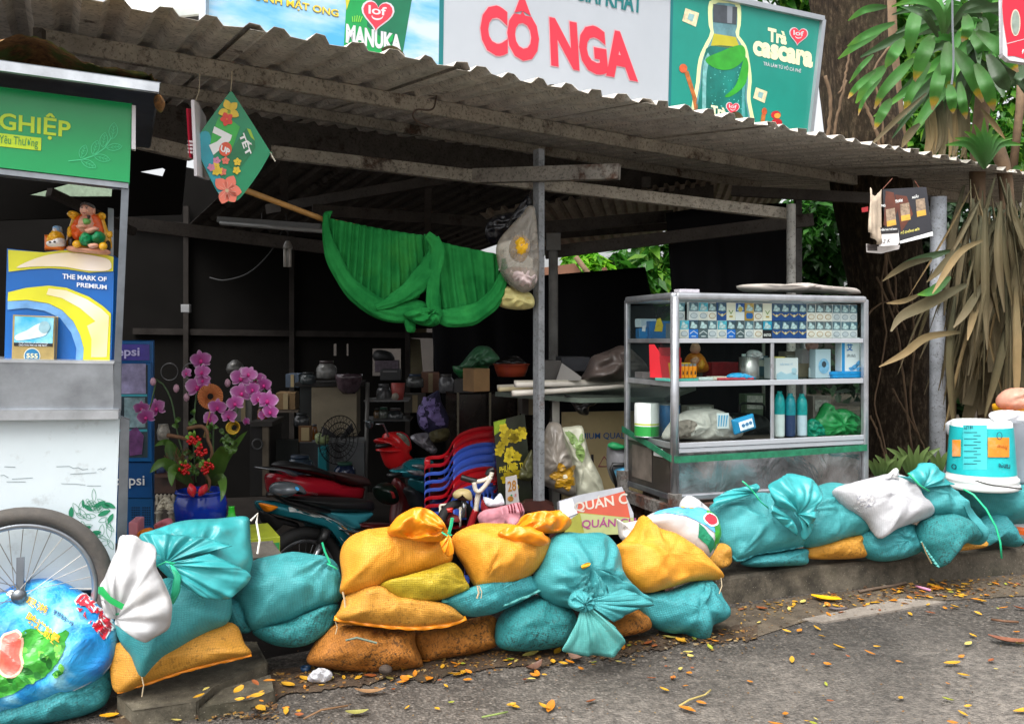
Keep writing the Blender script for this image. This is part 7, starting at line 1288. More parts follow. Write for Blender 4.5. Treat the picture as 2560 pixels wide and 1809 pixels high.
o = thing('pink_jacket', 'pink jacket with dark red sleeve stripes draped over the bicycle', 'jacket', P(1110, 1190, 4.0)); jk = puff('jacket_cloth', zc2([(890, 1240), (960, 1170), (1100, 1140), (1220, 1110), (1370, 1080), (1420, 1150), (1430, 1200), (1390, 1290), (1330, 1380), (1200, 1400), (1000, 1400), (930, 1350)]), vpl(1120, 1185, 4.0, 5, 15), .06, M('#c0808a', .8, .12, 8, .3, 40), o, ridge=.04, ns=9, na=.02, seed=4)
for a_ in (0, 1, 2): marks(jk, [zc2([(1225+a_*32, 1110-a_*7), (1240+a_*32, 1108-a_*7), (1255+a_*30, 1210), (1240+a_*30, 1212)])], M('#6a1424', .7), o, .004, 'stripe', 6)
marks(jk, [zc2([(1335+a_*30, 1090+a_*3), (1350+a_*30, 1088+a_*6), (1385+a_*18, 1240-a_*20), (1370+a_*18, 1248-a_*20)]) for a_ in (0, 1)], M('#6a1424', .7), o, .004, 'stripe', 6)
def flat(nm, label, cat, pts, d, yaw, mat, th=.006, lean=0):
    cx = sum(p[0] for p in pts)/len(pts); pl = vpl(cx, max(p[1] for p in pts), d, yaw, lean); r = thing(nm, label, cat, pl.hit(cx, max(p[1] for p in pts))); g = G(); g.slab([pl.hit(x, y) for x, y in pts], -pl.n*th); g.build('board', mat, r); return r, pl
YP = M('#9a8a14', .35, .3, 20)
r, pl = flat('flower_poster', 'tall poster of yellow blossom standing left of the central post', 'poster', [(1106, 945), (1176, 927), (1194, 1120), (1196, 1150), (1120, 1155)], 4.75, 12, M('#22261a', .3, .5, 8))
random.seed(9)
blo = []
for i in range(34):
    x = random.uniform(1116, 1176); y = random.uniform(958, 1100)
    if abs(x-1146-(y-1000)*.05) < 30-abs(y-1000)*.1: blo += [lf(x+6*math.cos(a), y+6*math.sin(a), 12, 4.6, a) for a in [i+j*1.256 for j in range(5)]]
for i in range(0, len(blo), 40): marks(pl, blo[i:i+40], M(['#b8a21a', '#a08c12', '#c9b426', '#8d7a10', '#b09a18'][i//40 % 5], .35, .2, 30), r, .002+.0012*(i//40), 'printed_blossom')
marks(pl, [[(1106, 945), (1134, 938), (1130, 960), (1108, 975)]], M('#7f9a1c', .35, .4, 30), r, .002); letters(pl, [(1118, 1043), (1180, 1030), (1180, 1050), (1119, 1062)], 'PHƯƠNG THỊ', M('#c9b82a', .4), r, .011, .02)
r, pl = flat('tear_off_calendar', 'white tear off calendar page showing 28 in front of the blossom poster', 'calendar', [(1133, 1069), (1158, 1064), (1164, 1127), (1134, 1130)], 4.6, 12, M('#b9b4b2', .5, .06))
letters(pl, [(1137, 1078), (1156, 1074), (1157, 1098), (1138, 1102)], '28', M('#a8742a', .4), r, .003, .02); marks(pl, [ell(1144, 1117, 7, 6)], M('#a8742a', .4, .4, 40), r, .003); marks(pl, [ell(1146, 1109, 2.2), ], M('#1f8a5a', .4), r, .0035); letters(pl, [(1153, 1106), (1157, 1105), (1157, 1112), (1153, 1113)], '8', M('#b33a3a', .4), r, .003)
# ---------------------------------------------------------------- right hand jumble
def z5(z): return [(1022+.1953*x, 735.1+.1953*y) for x, y in z]
tbl = thing('table', 'long table with a green edged top heaped with boxes and tubes behind the post', 'table', P(1290, 1150, 5.3)); g = G(); g.slab([P(1110, 878, 5.2), P(1300, 892, 4.75), P(1490, 890, 5.0), P(1560, 866, 6.0), P(1180, 862, 6.1)], (0, 0, -.025)); g.build('table_top', M('#5f6a60', .3, .25, 10), tbl)
G().box(P(1238, 895, 4.95), (.04, 0, 0), (0, .04, 0), (0, 0, -.75)).build('leg', M('#8f8d84', .5, .2), tbl); G().box(P(1480, 890, 5.3), (.04, 0, 0), (0, .04, 0), (0, 0, -.75)).build('leg', M('#8f8d84', .5, .2), tbl)
def tubelamp(label, a, b, r, m): o = thing('spare_lamp_tube', label, 'tube lamp', P(*a)); G().tube([P(*a), P(*b)], r, 10).build('tube', m, o, True); G().beam(P(a[0], a[1]-6, a[2]+.01), P(b[0], b[1]-6, b[2]+.01), .03, .018).build('fitting', M('#cfc9ba', .4), o)
IV = M('#d6cfc4', .3, .05)
tubelamp('white tube lamp fitting lying on the table, upper one with a taped end', (1156, 862, 4.72), (1420, 859, 5.3), .016, IV); tubelamp('shorter ivory tube lamp fitting behind the taped one', (1118, 872, 4.8), (1210, 868, 5.0), .014, M('#c9bb92', .3))
o = thing('rolled_poster', 'white rolled poster with a green edge lying along the table front', 'poster roll', P(1150, 882, 4.66)); G().tube([P(1148, 881, 4.62), P(1215, 878, 4.7), P(1455, 862, 5.0)], [.016, .015, .012], 12).build('roll', IV, o, True)
def gbox(label, x0, y0, x1, y1, d, dep, yaw, c_, nm='cardboard_box', cat='box'): o = thing(nm, label, cat, P((x0+x1)/2, y1, d)); boxF(x0, y0, x1, y1, d, dep, yaw).build('box_body', M(c_, .7, .15, 10, dirt=.15), o, bev=.004); return o
gbox('dark grey box on the table just right of the central post', 1216, 808, 1258, 858, 5.0, .25, 10, '#4a4744'); o = thing('foam_board', 'pale grey board tilted against the dark grey box on the table', 'board', P(1285, 856, 4.95)); g = G(); g.slab([P(*p, 4.95) for p in z5([(1150, 600), (1215, 400), (1440, 560), (1430, 600)])], (0, .03, .0)); g.build('board', M('#8f8c88', .7, .1), o)
gbox('dark blue grey crate behind the pale tilted board on the table', 1258, 800, 1322, 832, 5.3, .25, 5, '#34353a')
bagt('plastic_bag', 'large dusty brown plastic bag on the table against the display case', z5([(1440, 605), (1500, 470), (1560, 330), (1650, 290), (1780, 240), (1880, 200), (1960, 230), (2060, 300), (2190, 450), (2180, 520), (2000, 600), (1700, 610)]), vpl(1370, 854, 5.1, 10, 8), .14, M('#5d524d', .35, .35, 8, .4, 25), ridge=.06, ns=8, na=.03)
o = thing('basin', 'terracotta plastic basin on the table left of the post', 'basin', P(1147, 843, 5.2)); latheF(1146, 815, 843, 5.2, [(31, 0), (36, .5), (39, .92), (42, .96), (42, 1)], n=32).build('basin_body', M('#8f3a22', .35, .15), o, True)
bagt('plastic_bag', 'black plastic bag heaped in the terracotta basin', z5([(440, 415), (470, 370), (560, 340), (650, 320), (720, 330), (790, 380), (800, 420), (620, 430)]), vpl(1146, 818, 5.2), .1, M('#131314', .2, .3, 15, .4, 30))
o = thing('colander', 'green plastic colander at the back left of the table', 'colander', P(1052, 845, 5.6)); latheF(1055, 820, 846, 5.6, [(26, 0), (38, .5), (42, 1)], n=32).build('colander_body', M('#15602f', .4, .2), o, True)
bagt('plastic_bag', 'pale green plastic bag bulging out of the green colander', z5([(20, 460), (90, 370), (200, 240), (270, 205), (380, 215), (460, 290), (500, 360), (420, 420), (250, 450), (120, 480)]), vpl(1070, 826, 5.55), .12, M('#3a6a4a', .35, .25, 14, .3, 30), ridge=.04)
o = gbox('upright brown cardboard box left of the basin', 1062, 826, 1098, 878, 5.0, .12, 35, '#8a6a44'); gbox('grey tray piled with crumpled paper at the left end of the table', 1018, 850, 1062, 880, 5.3, .2, 0, '#3a3a3a', 'tray', 'tray')
cb = thing('glass_cabinet', 'dark glass cabinet with pale frame strips behind the stacked chairs', 'cabinet', P(1100, 1100, 6.0)); g = G(); g.box(P(1022, 1150, 6.0), (.55, .12, 0), (-.1, .4, 0), (0, 0, .81)); g.build('cabinet_body', M('#241d1a', .2, .4, 8), cb)
for x in (1024, 1096, 1160): G().box(P(x, 1150, 5.93+(x-1022)*.0007), (.014, 0, 0), (0, .02, 0), (0, 0, .82)).build('frame_strip', M('#6d6550', .5), cb)
r, pl = flat('cream_board', 'cream advertising board with blue lettering leaning under the table', 'board', [(1259, 923), (1442, 920), (1440, 1130), (1259, 1120)], 5.2, 10, M('#bda97c', .6, .1, 4, dirt=.12))
letters(pl, [(1272, 970), (1440, 968), (1440, 984), (1272, 986)], 'PREMIUM QUALITY F', M('#2a5a94', .5), r, .003, .012); marks(pl, [zc2([(2190, 530), (2220, 530), (2222, 620), (2195, 620)])], M('#1b1c2a', .5), r, .003); marks(pl, outl(zc2([(2340, 545), (2430, 670), (2270, 670)]), -3), M('#8f2350', .5), r, .004)
b = bagt('plastic_bag', 'dusty plastic bag printed with a yellow flower hanging right of the post', [(1228, 950), (1240, 945), (1256, 950), (1262, 965), (1274, 1000), (1283, 1032), (1290, 1090), (1286, 1110), (1258, 1106), (1225, 1090), (1205, 1080), (1200, 1050), (1215, 985)], vpl(1245, 1110, 4.75, 5), .09, M('#8a8278', .3, .25, 8, .35, 25), wr=[(1240, 952, 11, .015, 60)])
marks(b, [lf(1261+17*math.cos(a), 1062+17*math.sin(a), 36, 10, a) for a in (-2.0, -.6, .6, 1.3, 2.2, 3.2)], M('#b0841a', .4, .2), b.root, .006, 'printed_flower', 10); marks(b, [ell(1261, 1062, 5)], M('#c9c0a8', .4), b.root, .008, 'printed_flower')
b = bagt('plastic_bag', 'pale bag printed with green leaves hanging right of the yellow flower bag', [(1256, 962), (1280, 955), (1304, 954), (1310, 975), (1322, 1020), (1338, 1052), (1350, 1080), (1352, 1120), (1310, 1126), (1290, 1115), (1284, 1060), (1268, 1000)], vpl(1300, 1120, 4.85, 5), .06, M('#b9b9a4', .35, .15, 8, .35, 25)); marks(b, [lf(1283, 985, 50, 9, 1.1), lf(1296, 1010, 46, 10, 1.4), lf(1278, 975, 34, 7, .6), lf(1302, 978, 30, 7, 2.)], M('#7f9a5a', .4, .3, 20), b.root, .005, 'printed_leaf', 10)
o = thing('handbag', 'grey handbag with a green lining and black handles beside the display case', 'handbag', P(1385, 1092, 4.8)); HBP = vpl(1385, 1092, 4.8, 8); puff('bag_body', [(1362, 1000), (1370, 992), (1400, 1000), (1412, 1005), (1412, 1085), (1380, 1088), (1362, 1050)], HBP, .08, M('#6f6f72', .7, .15, 10, .2), o); puff('lining', [(1362, 998), (1372, 990), (1392, 995), (1405, 1003), (1385, 1008), (1370, 1006)], Pl(HBP.p+HBP.n*.06, HBP.n), .03, M('#12824a', .6), o); G().tube([HBP.hit(x, y, .09) for x, y in [(1374, 1085), (1360, 1045), (1364, 1036), (1412, 1036)]], .011, 8).build('handle', BLKP, o, True); puff('side_pocket', [(1376, 1055), (1390, 1045), (1412, 1046), (1412, 1085), (1385, 1080)], Pl(HBP.p+HBP.n*.06, HBP.n), .05, M('#4a9ac0', .4, .15), o)
SG = M('#9c9ea4', .45, .12, 10, dirt=.15)
r, pl = flat('shop_sign', 'orange shop sign board with grey frame and white letters lying below the case', 'sign board', [(1252, 1122), (1300, 1108), (1394, 1090), (1420, 1150), (1420, 1170), (1340, 1162), (1256, 1166)], 4.35, 8, SG, .05, 20)
marks(pl, [[(1296, 1128), (1400, 1100), (1412, 1160), (1360, 1158), (1292, 1150)]], M('#b0442a', .5, .12), r, .003); letters(pl, [(1284, 1122), (1404, 1098), (1408, 1132), (1288, 1150)], 'QUÁN C', M('#b9b0a4', .5), r, .005, .02); marks(pl, [[(1254, 1124), (1282, 1116), (1294, 1150), (1256, 1165)]], M('#c9c9d0', .4, .1), r, .005)
r, pl = flat('shop_sign', 'olive green shop sign board with purple letters under the orange one', 'sign board', [(1268, 1172), (1300, 1148), (1366, 1155), (1420, 1160), (1420, 1196), (1266, 1200)], 4.2, 8, M('#8a8a2a', .5, .2, 10), .03, 15)
marks(pl, [[(1300, 1150), (1366, 1156), (1420, 1161), (1420, 1196), (1310, 1198)]], M('#9aa06a', .5, .15), r, .003); letters(pl, [(1304, 1160), (1425, 1156), (1424, 1180), (1303, 1186)], 'QUÁN CH', M('#8a2f6a', .5), r, .005, .02)
o = thing('wooden_stool', 'dark brown wooden stool seat behind the central post', 'stool', P(1215, 1150, 4.5)); g = G(); g.slab([P(*zc2([p])[0], 4.45) for p in [(1390, 1120), (1440, 1080), (1650, 1070), (1760, 1110), (1775, 1190), (1400, 1180)]], (0, .2, -.02)); g.build('seat', M('#3a1a14', .4, .3, 14), o, bev=.004)
for x in (1178, 1232): G().box(P(x, 1150, 4.5), (.03, 0, 0), (0, .03, 0), (0, 0, -.4)).build('leg', M('#3a1a14', .5), o)
b = bagt('plastic_bag', 'dim olive bag hanging just left of the central post', zc2([(1500, 480), (1520, 520), (1520, 800), (1440, 830), (1360, 780), (1420, 620)]), vpl(1185, 1075, 4.7), .05, M('#4a4a2c', .4, .25, 10, .3, 25))
o = thing('black_bag', 'black plastic sheet drooping from the table edge above the cream board', 'plastic sheet', P(1290, 930, 4.9)); puff('sheet', z5([(1240, 765), (1400, 800), (1620, 820), (1590, 880), (1530, 900), (1520, 990), (1450, 995), (1390, 960), (1330, 870)]), vpl(1300, 925, 4.85), .05, M('#161414', .3, .3, 14, .4, 25), o, ridge=.04, ns=12)
# ---------------------------------------------------------------- deep left middle: cupboard, jars, fan
DK = .55
def z4(z): return [(573.7+.1953*(x), 735.1+.1953*y) if False else (573.7+.1953*x, 735.1+.1953*y) for x, y in z]
cbd = thing('cupboard', 'pale cupboard door panel standing behind the fan', 'cupboard', P(755, 1060, 7.0)); boxF(698, 867, 800, 978, 7.0, .4, 6).build('door', M('#8a7f6a', .7, .2, 3, dirt=.15), cbd, bev=.006); boxF(672, 860, 698, 1060, 7.05, .4, 6).build('side', M('#1c2020', .6, .3), cbd); boxF(664, 992, 816, 1085, 6.6, .35, 6).build('lower_front', M('#5f6264', .6, .25, 4, dirt=.2), cbd); boxF(660, 858, 812, 866, 6.95, .45, 6).build('top_board', M('#1e1c1a', .7), cbd)
JM = M('#5f6061', .15, .35, 14); JD = M('#3c4244', .15, .4, 14)
for i, (x, y0, y1, r_, d, c_, lab) in enumerate((( 732, 808, 848, 23, 7.0, '#6a6a68', 'big clear jar of grains on the cupboard top'), (690, 834, 860, 18, 7.0, '#3a4042', 'wide dim jar left of the big grain jar'), (860, 860, 902, 17, 7.2, '#4f5052', 'tall clear jar on the upper rack shelf'), (930, 838, 868, 20, 7.2, '#4a4c4c', 'square shouldered jar with a blue lid near the rear opening'), (860, 912, 940, 12, 7.1, '#4a4f48', 'small jar with a green lid on the lower rack shelf'), (845, 915, 938, 8, 7.1, '#5a4630', 'brown filled jar on the lower rack shelf'), (886, 915, 945, 18, 7.1, '#34383a', 'round dim jar on the lower rack shelf'), (676, 925, 955, 18, 6.4, '#3a3c3e', 'round pot with shiny lid left of the pale cupboard'), (705, 950, 985, 7, 6.3, '#7a4a1c', 'amber jar beside the framed picture'), (672, 1020, 1060, 30, 5.8, '#33404c', 'large blue water jar left of the fan'), (773, 1035, 1075, 24, 6.0, '#1f2c4a', 'navy water jug right of the fan stand'))):
    o = thing('glass_jar', lab, 'jar', P(x, y1, d)); latheF(x, y0, y1, d, [(r_*.9, 0), (r_, .1), (r_*.98, .6), (r_*.7, .82), (r_*.62, .84), (r_*.62, .88)]).build('jar_body', M(c_, .15, .4, 16), o, True); latheF(x, y0, y0+(y1-y0)*.15, d, [(r_*.68, 0), (r_*.68, 1)]).build('lid', M(['#3a3030', '#22282a', '#4a4a4c', '#26364a', '#2f5a48', '#2a2a2a'][i % 6], .4), o, True)
o = thing('glass_bowl', 'glass bowl with purple onions beside the grain jar', 'bowl', P(782, 880, 6.9)); latheF(782, 838, 882, 6.9, [(14, 0), (26, .3), (30, .8), (31, 1)]).build('bowl_body', M('#4a3c42', .15, .5, 20), o, True)
o = thing('plastic_crate', 'grey plastic crate against the bright rear opening', 'crate', P(868, 830, 7.6)); boxF(840, 808, 893, 834, 7.6, .25, 5).build('crate_body', M('#4a3f4a', .6, .5, 40), o, bev=.004)
g = o; puff('bundle', z4([(1340, 330), (1370, 260), (1450, 250), (1560, 290), (1580, 380), (1400, 390)]), vpl(860, 812, 7.7), .1, M('#101012', .6), thing('dark_bundle', 'dark round bundle on the crate against the rear opening', 'bundle', P(860, 812, 7.7)))
o = thing('cassette_radio', 'dark grey boxy radio under the crate', 'radio', P(878, 850, 7.3)); boxF(852, 828, 898, 852, 7.3, .2, 5).build('radio_body', M('#2c2e30', .5, .3), o, bev=.004); boxF(858, 831, 890, 834, 7.29, .01, 5).build('handle', M('#6a6a6c', .4), o)
o = thing('pink_cup', 'coral plastic cup with a white lid on the upper rack shelf', 'cup', P(892, 896, 7.0)); latheF(892, 858, 896, 7.0, [(12, 0), (16, 1)]).build('cup_body', M('#a04640', .5), o, True); o2 = G().lathe(P(886, 888, 6.9), [(8*.0035, 0), (8*.0035, .01)], 20, (0, -1, 0)); o2.build('lid', M('#8a8478', .5), o, True)
rk = thing('metal_rack', 'thin metal rack with two shelves behind the red scooter', 'rack', P(860, 1000, 6.9)); G().tube([P(824, 857, 6.9), P(817, 1180, 6.7)], .016, 8).build('upright', M('#5f5d5a', .5, .3), rk, True); boxF(815, 897, 915, 900, 6.9, .35, 3).build('shelf', M('#6a6a6a', .4), rk); boxF(815, 941, 920, 944, 6.9, .35, 3).build('shelf', M('#3a3a3a', .4), rk)
o = thing('framed_picture', 'small cream card in a brown frame left of the fan', 'picture', P(683, 990, 6.2)); boxF(669, 954, 698, 990, 6.2, .03, 0).build('frame', M('#6a4a28', .6), o); boxF(675, 958, 693, 987, 6.19, .01, 0).build('card', M('#a8946c', .6), o)
fn = thing('electric_fan', 'standing electric fan with a teal column and dark wire cage', 'fan', P(718, 1100, 6.0)); boxF(712, 1000, 732, 1100, 6.0, .1, 0).build('column', M('#127f88', .4), fn, bev=.008); puff('motor', z4([(680, 1230), (720, 1200), (800, 1200), (840, 1230), (830, 1310), (780, 1340), (700, 1320)]), vpl(722, 1000, 5.95), .07, M('#8a9a6a', .4), fn); FC = P(756, 985, 6.0); fx = Vector((.75, -.66, 0)); e2 = Vector((.66, .75, 0)); WIR = M('#141414', .5)
gg = G()
for rr in (.165, .12, .08, .045): ringtube(FC+fx*(.05-rr*.2), rr, .0035, 40, 5, fx, g=gg)
for i in range(30): a = 2*math.pi*i/30; d_ = e2*math.cos(a)+Z*math.sin(a); gg.tube([FC+fx*.05+d_*.03, FC+d_*.165, FC-fx*.05+d_*.03], .0018, 4)
gg.build('cage', WIR, fn)
for i in range(3):
    a = 2.1*i+.4; d_ = e2*math.cos(a)+Z*math.sin(a); s_ = fx.cross(d_); g = G(); g.add([FC+d_*.02, FC+d_*.14+s_*.06+fx*.02, FC+d_*.15-s_*.01, FC+d_*.03-s_*.02], [(0, 1, 2, 3)]); g.build('blade', M('#4a4a4c', .4), fn, solid=.003)
b = bagt('flowered_bag', 'navy cloth bag printed with lilac flowers hanging near the chairs', z2([(1420, 480), (1440, 410), (1500, 330), (1560, 290), (1610, 265), (1625, 320), (1640, 380), (1690, 480), (1700, 560), (1660, 620), (1580, 640), (1500, 630), (1440, 580)]), vpl(970, 970, 5.9), .12, M('#2a2748', .7, .3, 20), 'bag', wr=[(980, 880, 9, .02, 50)]); random.seed(21)
marks(b, [lf(x+5*math.cos(a), y+5*math.sin(a), 13, 5, a) for x, y in [(random.uniform(945, 990), random.uniform(895, 960)) for _ in range(12)] for a in (random.uniform(0, 1), 1.6, 2.8, 4.1, 5.3)], M('#7f70a8', .7, .2, 30), b.root, .004, 'printed_flower', 10)
bagt('plastic_bag', 'silvery plastic bag hanging below the flowered cloth bag', z2([(1360, 680), (1400, 650), (1520, 640), (1560, 720), (1600, 790), (1570, 830), (1510, 800), (1420, 740)]), vpl(950, 1015, 5.8), .08, M('#8f8c92', .15, .25, 20, .4, 30, metal=.4)); bagt('plastic_bag', 'olive fabric pouch hanging under the flowered cloth bag', z2([(1530, 640), (1600, 610), (1690, 600), (1710, 660), (1670, 710), (1580, 730), (1540, 700)]), vpl(985, 990, 5.75), .07, M('#4a4424', .7, .25, 20), 'pouch')
o = thing('wooden_cabinet', 'dark low cabinet with a round speaker hole left of the cupboard', 'cabinet', P(610, 1080, 6.2)); boxF(560, 950, 606, 1110, 6.2, .4, 4).build('cabinet_body', M('#1c1917', .7, .3), o); boxF(560, 945, 610, 956, 6.15, .45, 4).build('top', M('#34302c', .6, .2), o); boxF(588, 956, 602, 1110, 6.18, .05, 4).build('edge_board', M('#6a5f50', .7, .3), o); ringtube(P(577, 995, 6.17), .035, .006, 28, 6, Vector((0, -1, 0))).build('speaker_ring', M('#4a4a4a', .4), o, True)
boxF(618, 985, 668, 1060, 6.4, .05, 0).build('x', M('#2c2f2c', .7, .2), thing('leaning_board', 'dim grey green panel leaning between the low cabinet and the water jar', 'panel', P(643, 1060, 6.4))).name = 'panel_board'
for i, (x, y, rr) in enumerate(((380, 833, 19), (428, 832, 18))): ringtube(P(x, y, 7.0), rr*7/K, .004, 30, 6, Vector((0, -1, 0))).build('ring', M('#4a4a4c', .3, metal=.5), thing('wall_pan', ['round pan hanging on the dark wall, left of the pair', 'round pan hanging on the dark wall, right of the pair'][i], 'pan', P(x, y+rr, 7.0)), True)
o = thing('kettle', 'grey kettle hanging among the orchids on the dark wall', 'kettle', P(527, 835, 6.8)); latheF(527, 806, 836, 6.8, [(16, 0), (20, .3), (16, .7), (5, 1)]).build('kettle_body', M('#5d5c5a', .3, .2, metal=.4), o, True)
boxF(405, 682, 424, 700, 7.3, .05).build('box_body', M('#8f9092', .5), thing('wall_socket_box', 'small white box fixed on the dark rear wall', 'box', P(415, 700, 7.3)), bev=.004)

# more stock crowding the dim middle of the stall
for k_, x, y0, y1, r_, d, c_, lab in (('box', 640, 880, 918, 22, 7.6, '#6a5334', 'brown carton on the far shelf left of the pale cupboard'), ('jar', 600, 884, 920, 13, 7.6, '#4a5254', 'dim clear jar on the far shelf beside the brown carton'), ('jar', 572, 890, 921, 11, 7.6, '#5d4a40', 'reddish jar at the left end of the far shelf'), ('box', 655, 838, 868, 15, 7.7, '#3d4a5a', 'blue grey tin box above the brown carton'), ('box', 930, 884, 925, 24, 7.4, '#4f4a42', 'grey carton on the floor rack behind the flowered bag'), ('jar', 1000, 838, 880, 17, 7.2, '#59595c', 'clear tub of sweets left of the green colander'), ('box', 965, 835, 880, 20, 7.4, '#6d4a3a', 'reddish brown carton left of the clear tub'), ('jar', 905, 1010, 1050, 14, 6.6, '#3a5a6a', 'blue plastic bottle behind the red scooter head'), ('box', 645, 1075, 1110, 34, 5.9, '#55524c', 'grey storage box on the floor behind the teal motorbike'), ('jar', 700, 1060, 1095, 18, 5.7, '#6a6c6e', 'steel pot on the floor left of the fan'), ('box', 545, 880, 945, 20, 6.6, '#5f5d58', 'pale carton standing on the low dark cabinet'), ('jar', 588, 910, 946, 11, 6.4, '#7a3a2c', 'red thermos on the low dark cabinet'), ('box', 1190, 880, 930, 20, 5.8, '#4d4640', 'dusty box under the table behind the post'), ('jar', 1240, 1020, 1080, 20, 5.6, '#4c5a4a', 'green grey bucket under the table')):
    o = thing('storage_'+k_, lab, k_, P(x, y1, d))
    if k_ == 'box': boxF(x-r_, y0, x+r_, y1, d, .25, 6).build('box_body', M(c_, .7, .2, 8, dirt=.15), o, bev=.004); boxF(x-r_*.25, y0+1, x+r_*.25, y1-1, d-.004, .003, 6).build('tape', M('#8a7a5a', .5), o)
    else: latheF(x, y0, y1, d, [(r_*.9, 0), (r_, .1), (r_, .7), (r_*.7, .86), (r_*.7, .9)]).build('jar_body', M(c_, .2, .4, 16), o, True); latheF(x, y0, y0+(y1-y0)*.14, d, [(r_*.75, 0), (r_*.75, 1)]).build('lid', M('#3f3d3c', .4), o, True)
o = thing('wall_shelf', 'long plank shelf on the dark rear wall left of the pale cupboard', 'shelf', P(610, 921, 7.6)); boxF(552, 920, 668, 925, 7.55, .35, 6).build('plank', M('#4a4036', .7), o)
# ================================================================ TREES, PLANTS, BUCKETS
def z4t(z): return [(1721.2+.2542*x, .2542*y) for x, y in z]
def z4m(z): return [(1721.2+.2542*x, 403.4+.2542*y) for x, y in z]
def bark():
    t = NT('bark'); m = t.map((14, 14, 4.5)); c = t.ramp(t.noise(2.2, 10, .75, m), [(.32, '#15110d'), (.52, '#3d3226'), (.74, '#7d6c57')]); c = t.mix(t.ramp(t.noise(1.1, 5), [(.5, (0, 0, 0)), (.7, (.6, .6, .6))]), c, '#4d4a36')
    n = t.bump(t.noise(2.4, 9, .75, m), 1., .05); return t.fin(c, .9, n, 0, .2)
BARK = bark()
tr = thing('big_tree', 'thick dark barked tree trunk rising behind the display case', 'tree', P(2010, 1060, 7.0))
rows_ = smooth_loop([(1885, -120, 84), (1905, 0, 80), (1915, 120, 76), (1932, 260, 80), (1952, 400, 84), (1978, 560, 84), (2000, 720, 80), (2012, 880, 78), (2020, 1000, 86), (2024, 1090, 105)], 60, False); V = []; F = []; n = 40; k = 7.0/K
for i, (x, y, r) in enumerate(rows_):
    c = P(x, y, 7.0)
    for j in range(n):
        a = 2*math.pi*j/n; rr = r*k*(1+.10*noise.noise(Vector((math.cos(a)*1.6, math.sin(a)*1.6, i*.045)))+.05*math.sin(5*a+i*.03)+.05*noise.noise(Vector((math.cos(a)*5, math.sin(a)*5, i*.3)))); V.append(c+Vector((math.cos(a)*rr, math.sin(a)*rr, 0)))
for i in range(59):
    for j in range(n): j2 = (j+1) % n; F.append((i*n+j, (i+1)*n+j, (i+1)*n+j2, i*n+j2))
mk('trunk', V, F, BARK, tr, True)
VINE = M('#6a5540', .85, .3, 12, .4); random.seed(31); g = G()
for s in ([(2062, 0), (2035, 60), (1990, 110), (1960, 160), (1975, 250), (1885+95, 330)], [(1905, 110), (1890, 190), (1880, 210)], [(1850, 170), (1862, 240), (1850, 330)], [(1990, 560), (1975, 640), (1985, 760), (1960, 900), (1975, 960), (1990, 1040)], [(1900, 760), (1960, 690), (2000, 680), (2030, 740)], [(1965, 620), (2010, 740), (2030, 900), (2045, 1010)], [(2040, 620), (2048, 780), (2040, 900), (2060, 980)], [(1950, 930), (1975, 990), (1985, 1040)], [(2000, 870), (2050, 960), (2075, 1010)], [(1895, 180), (1870, 300), (1878, 350)], [(1925, 200), (1965, 300), (1975, 360)], [(1950, 480), (2005, 620), (2003, 700)], [(2005, 470), (1985, 600), (2010, 690)]):
    q = smooth_loop(s, 22, False); g.tube([P(x+random.uniform(-1.5, 1.5), y, 6.66-abs(y-500)*.00008) for x, y in q], random.uniform(.006, .014), 6)
g.build('aerial_roots', VINE, tr, True)
LEAFD = leafm([(0, '#1d4016'), (.45, '#2f6622'), (.8, '#4a8a30'), (1, '#7aa83a')], .4, False, .5); LEAFM = leafm([(0, '#24551a'), (.5, '#44862a'), (1, '#8fb83a')], .4, False, .55); LEAFB = leafm([(0, '#3f8a1a'), (.5, '#6fb82a'), (1, '#a8d83a')], .4, False, .6); LEAFK = leafm([(0, '#0c1d0a'), (.6, '#1a3814'), (1, '#2c5520')], .45, False, .25)  # LEAFM and LEAFB brightened: daylight for the dark rear gap put into the colour
def cloud(blobs, size, rnd, g=None, droop=.3):
    """leafy crown: leaf blades scattered through overlapping clumps"""
    g = g or G()
    for (c, rad, cnt) in blobs:
        for _ in range(cnt):
            while True:
                p = Vector((rnd.uniform(-1, 1), rnd.uniform(-1, 1), rnd.uniform(-1, 1)))
                if p.length < 1: break
            p = Vector(c)+Vector((p.x*rad[0], p.y*rad[1], p.z*rad[2])); a = rnd.uniform(0, 6.28); d = Vector((math.cos(a), math.sin(a), rnd.uniform(-1.1, .35)-droop)).normalized(); s_ = d.cross(Vector((rnd.uniform(-.6, .6), rnd.uniform(-.6, .6), 1))).normalized(); nrm = s_.cross(d)
            L = size*rnd.uniform(.6, 1.35); w = L*rnd.uniform(.16, .26); sh = rnd.uniform(0, .55)
            g.add([p, p+d*L*.4+s_*w-nrm*.02*L, p+d*L-nrm*L*.12, p+d*L*.4-s_*w-nrm*.02*L], [(0, 1, 2), (0, 2, 3)], [(sh, .5), (sh+.2, 0), (sh+.4, .5), (sh+.2, 1)])
    return g
def leafy(label, nm, blobs, size, mat, seed, trunk=None, cat='tree'):
    rnd = random.Random(seed); c0 = Vector(blobs[0][0]); r = thing(nm, label, cat, Vector((c0.x, c0.y, -.3)), 'trees and bushes behind the stall')
    cloud(blobs, size, rnd).build('crown', mat, r, uv=True)
    for q, rr in (trunk or []): G().tube(q, rr, 8).build('branch', VINE, r, True)
    return r
def blobF(x, y, d, rx, ry, cnt, rd=None): return (P(x, y, d), (rx*d/K, rd or rx*d/K*.7, ry*d/K), cnt)
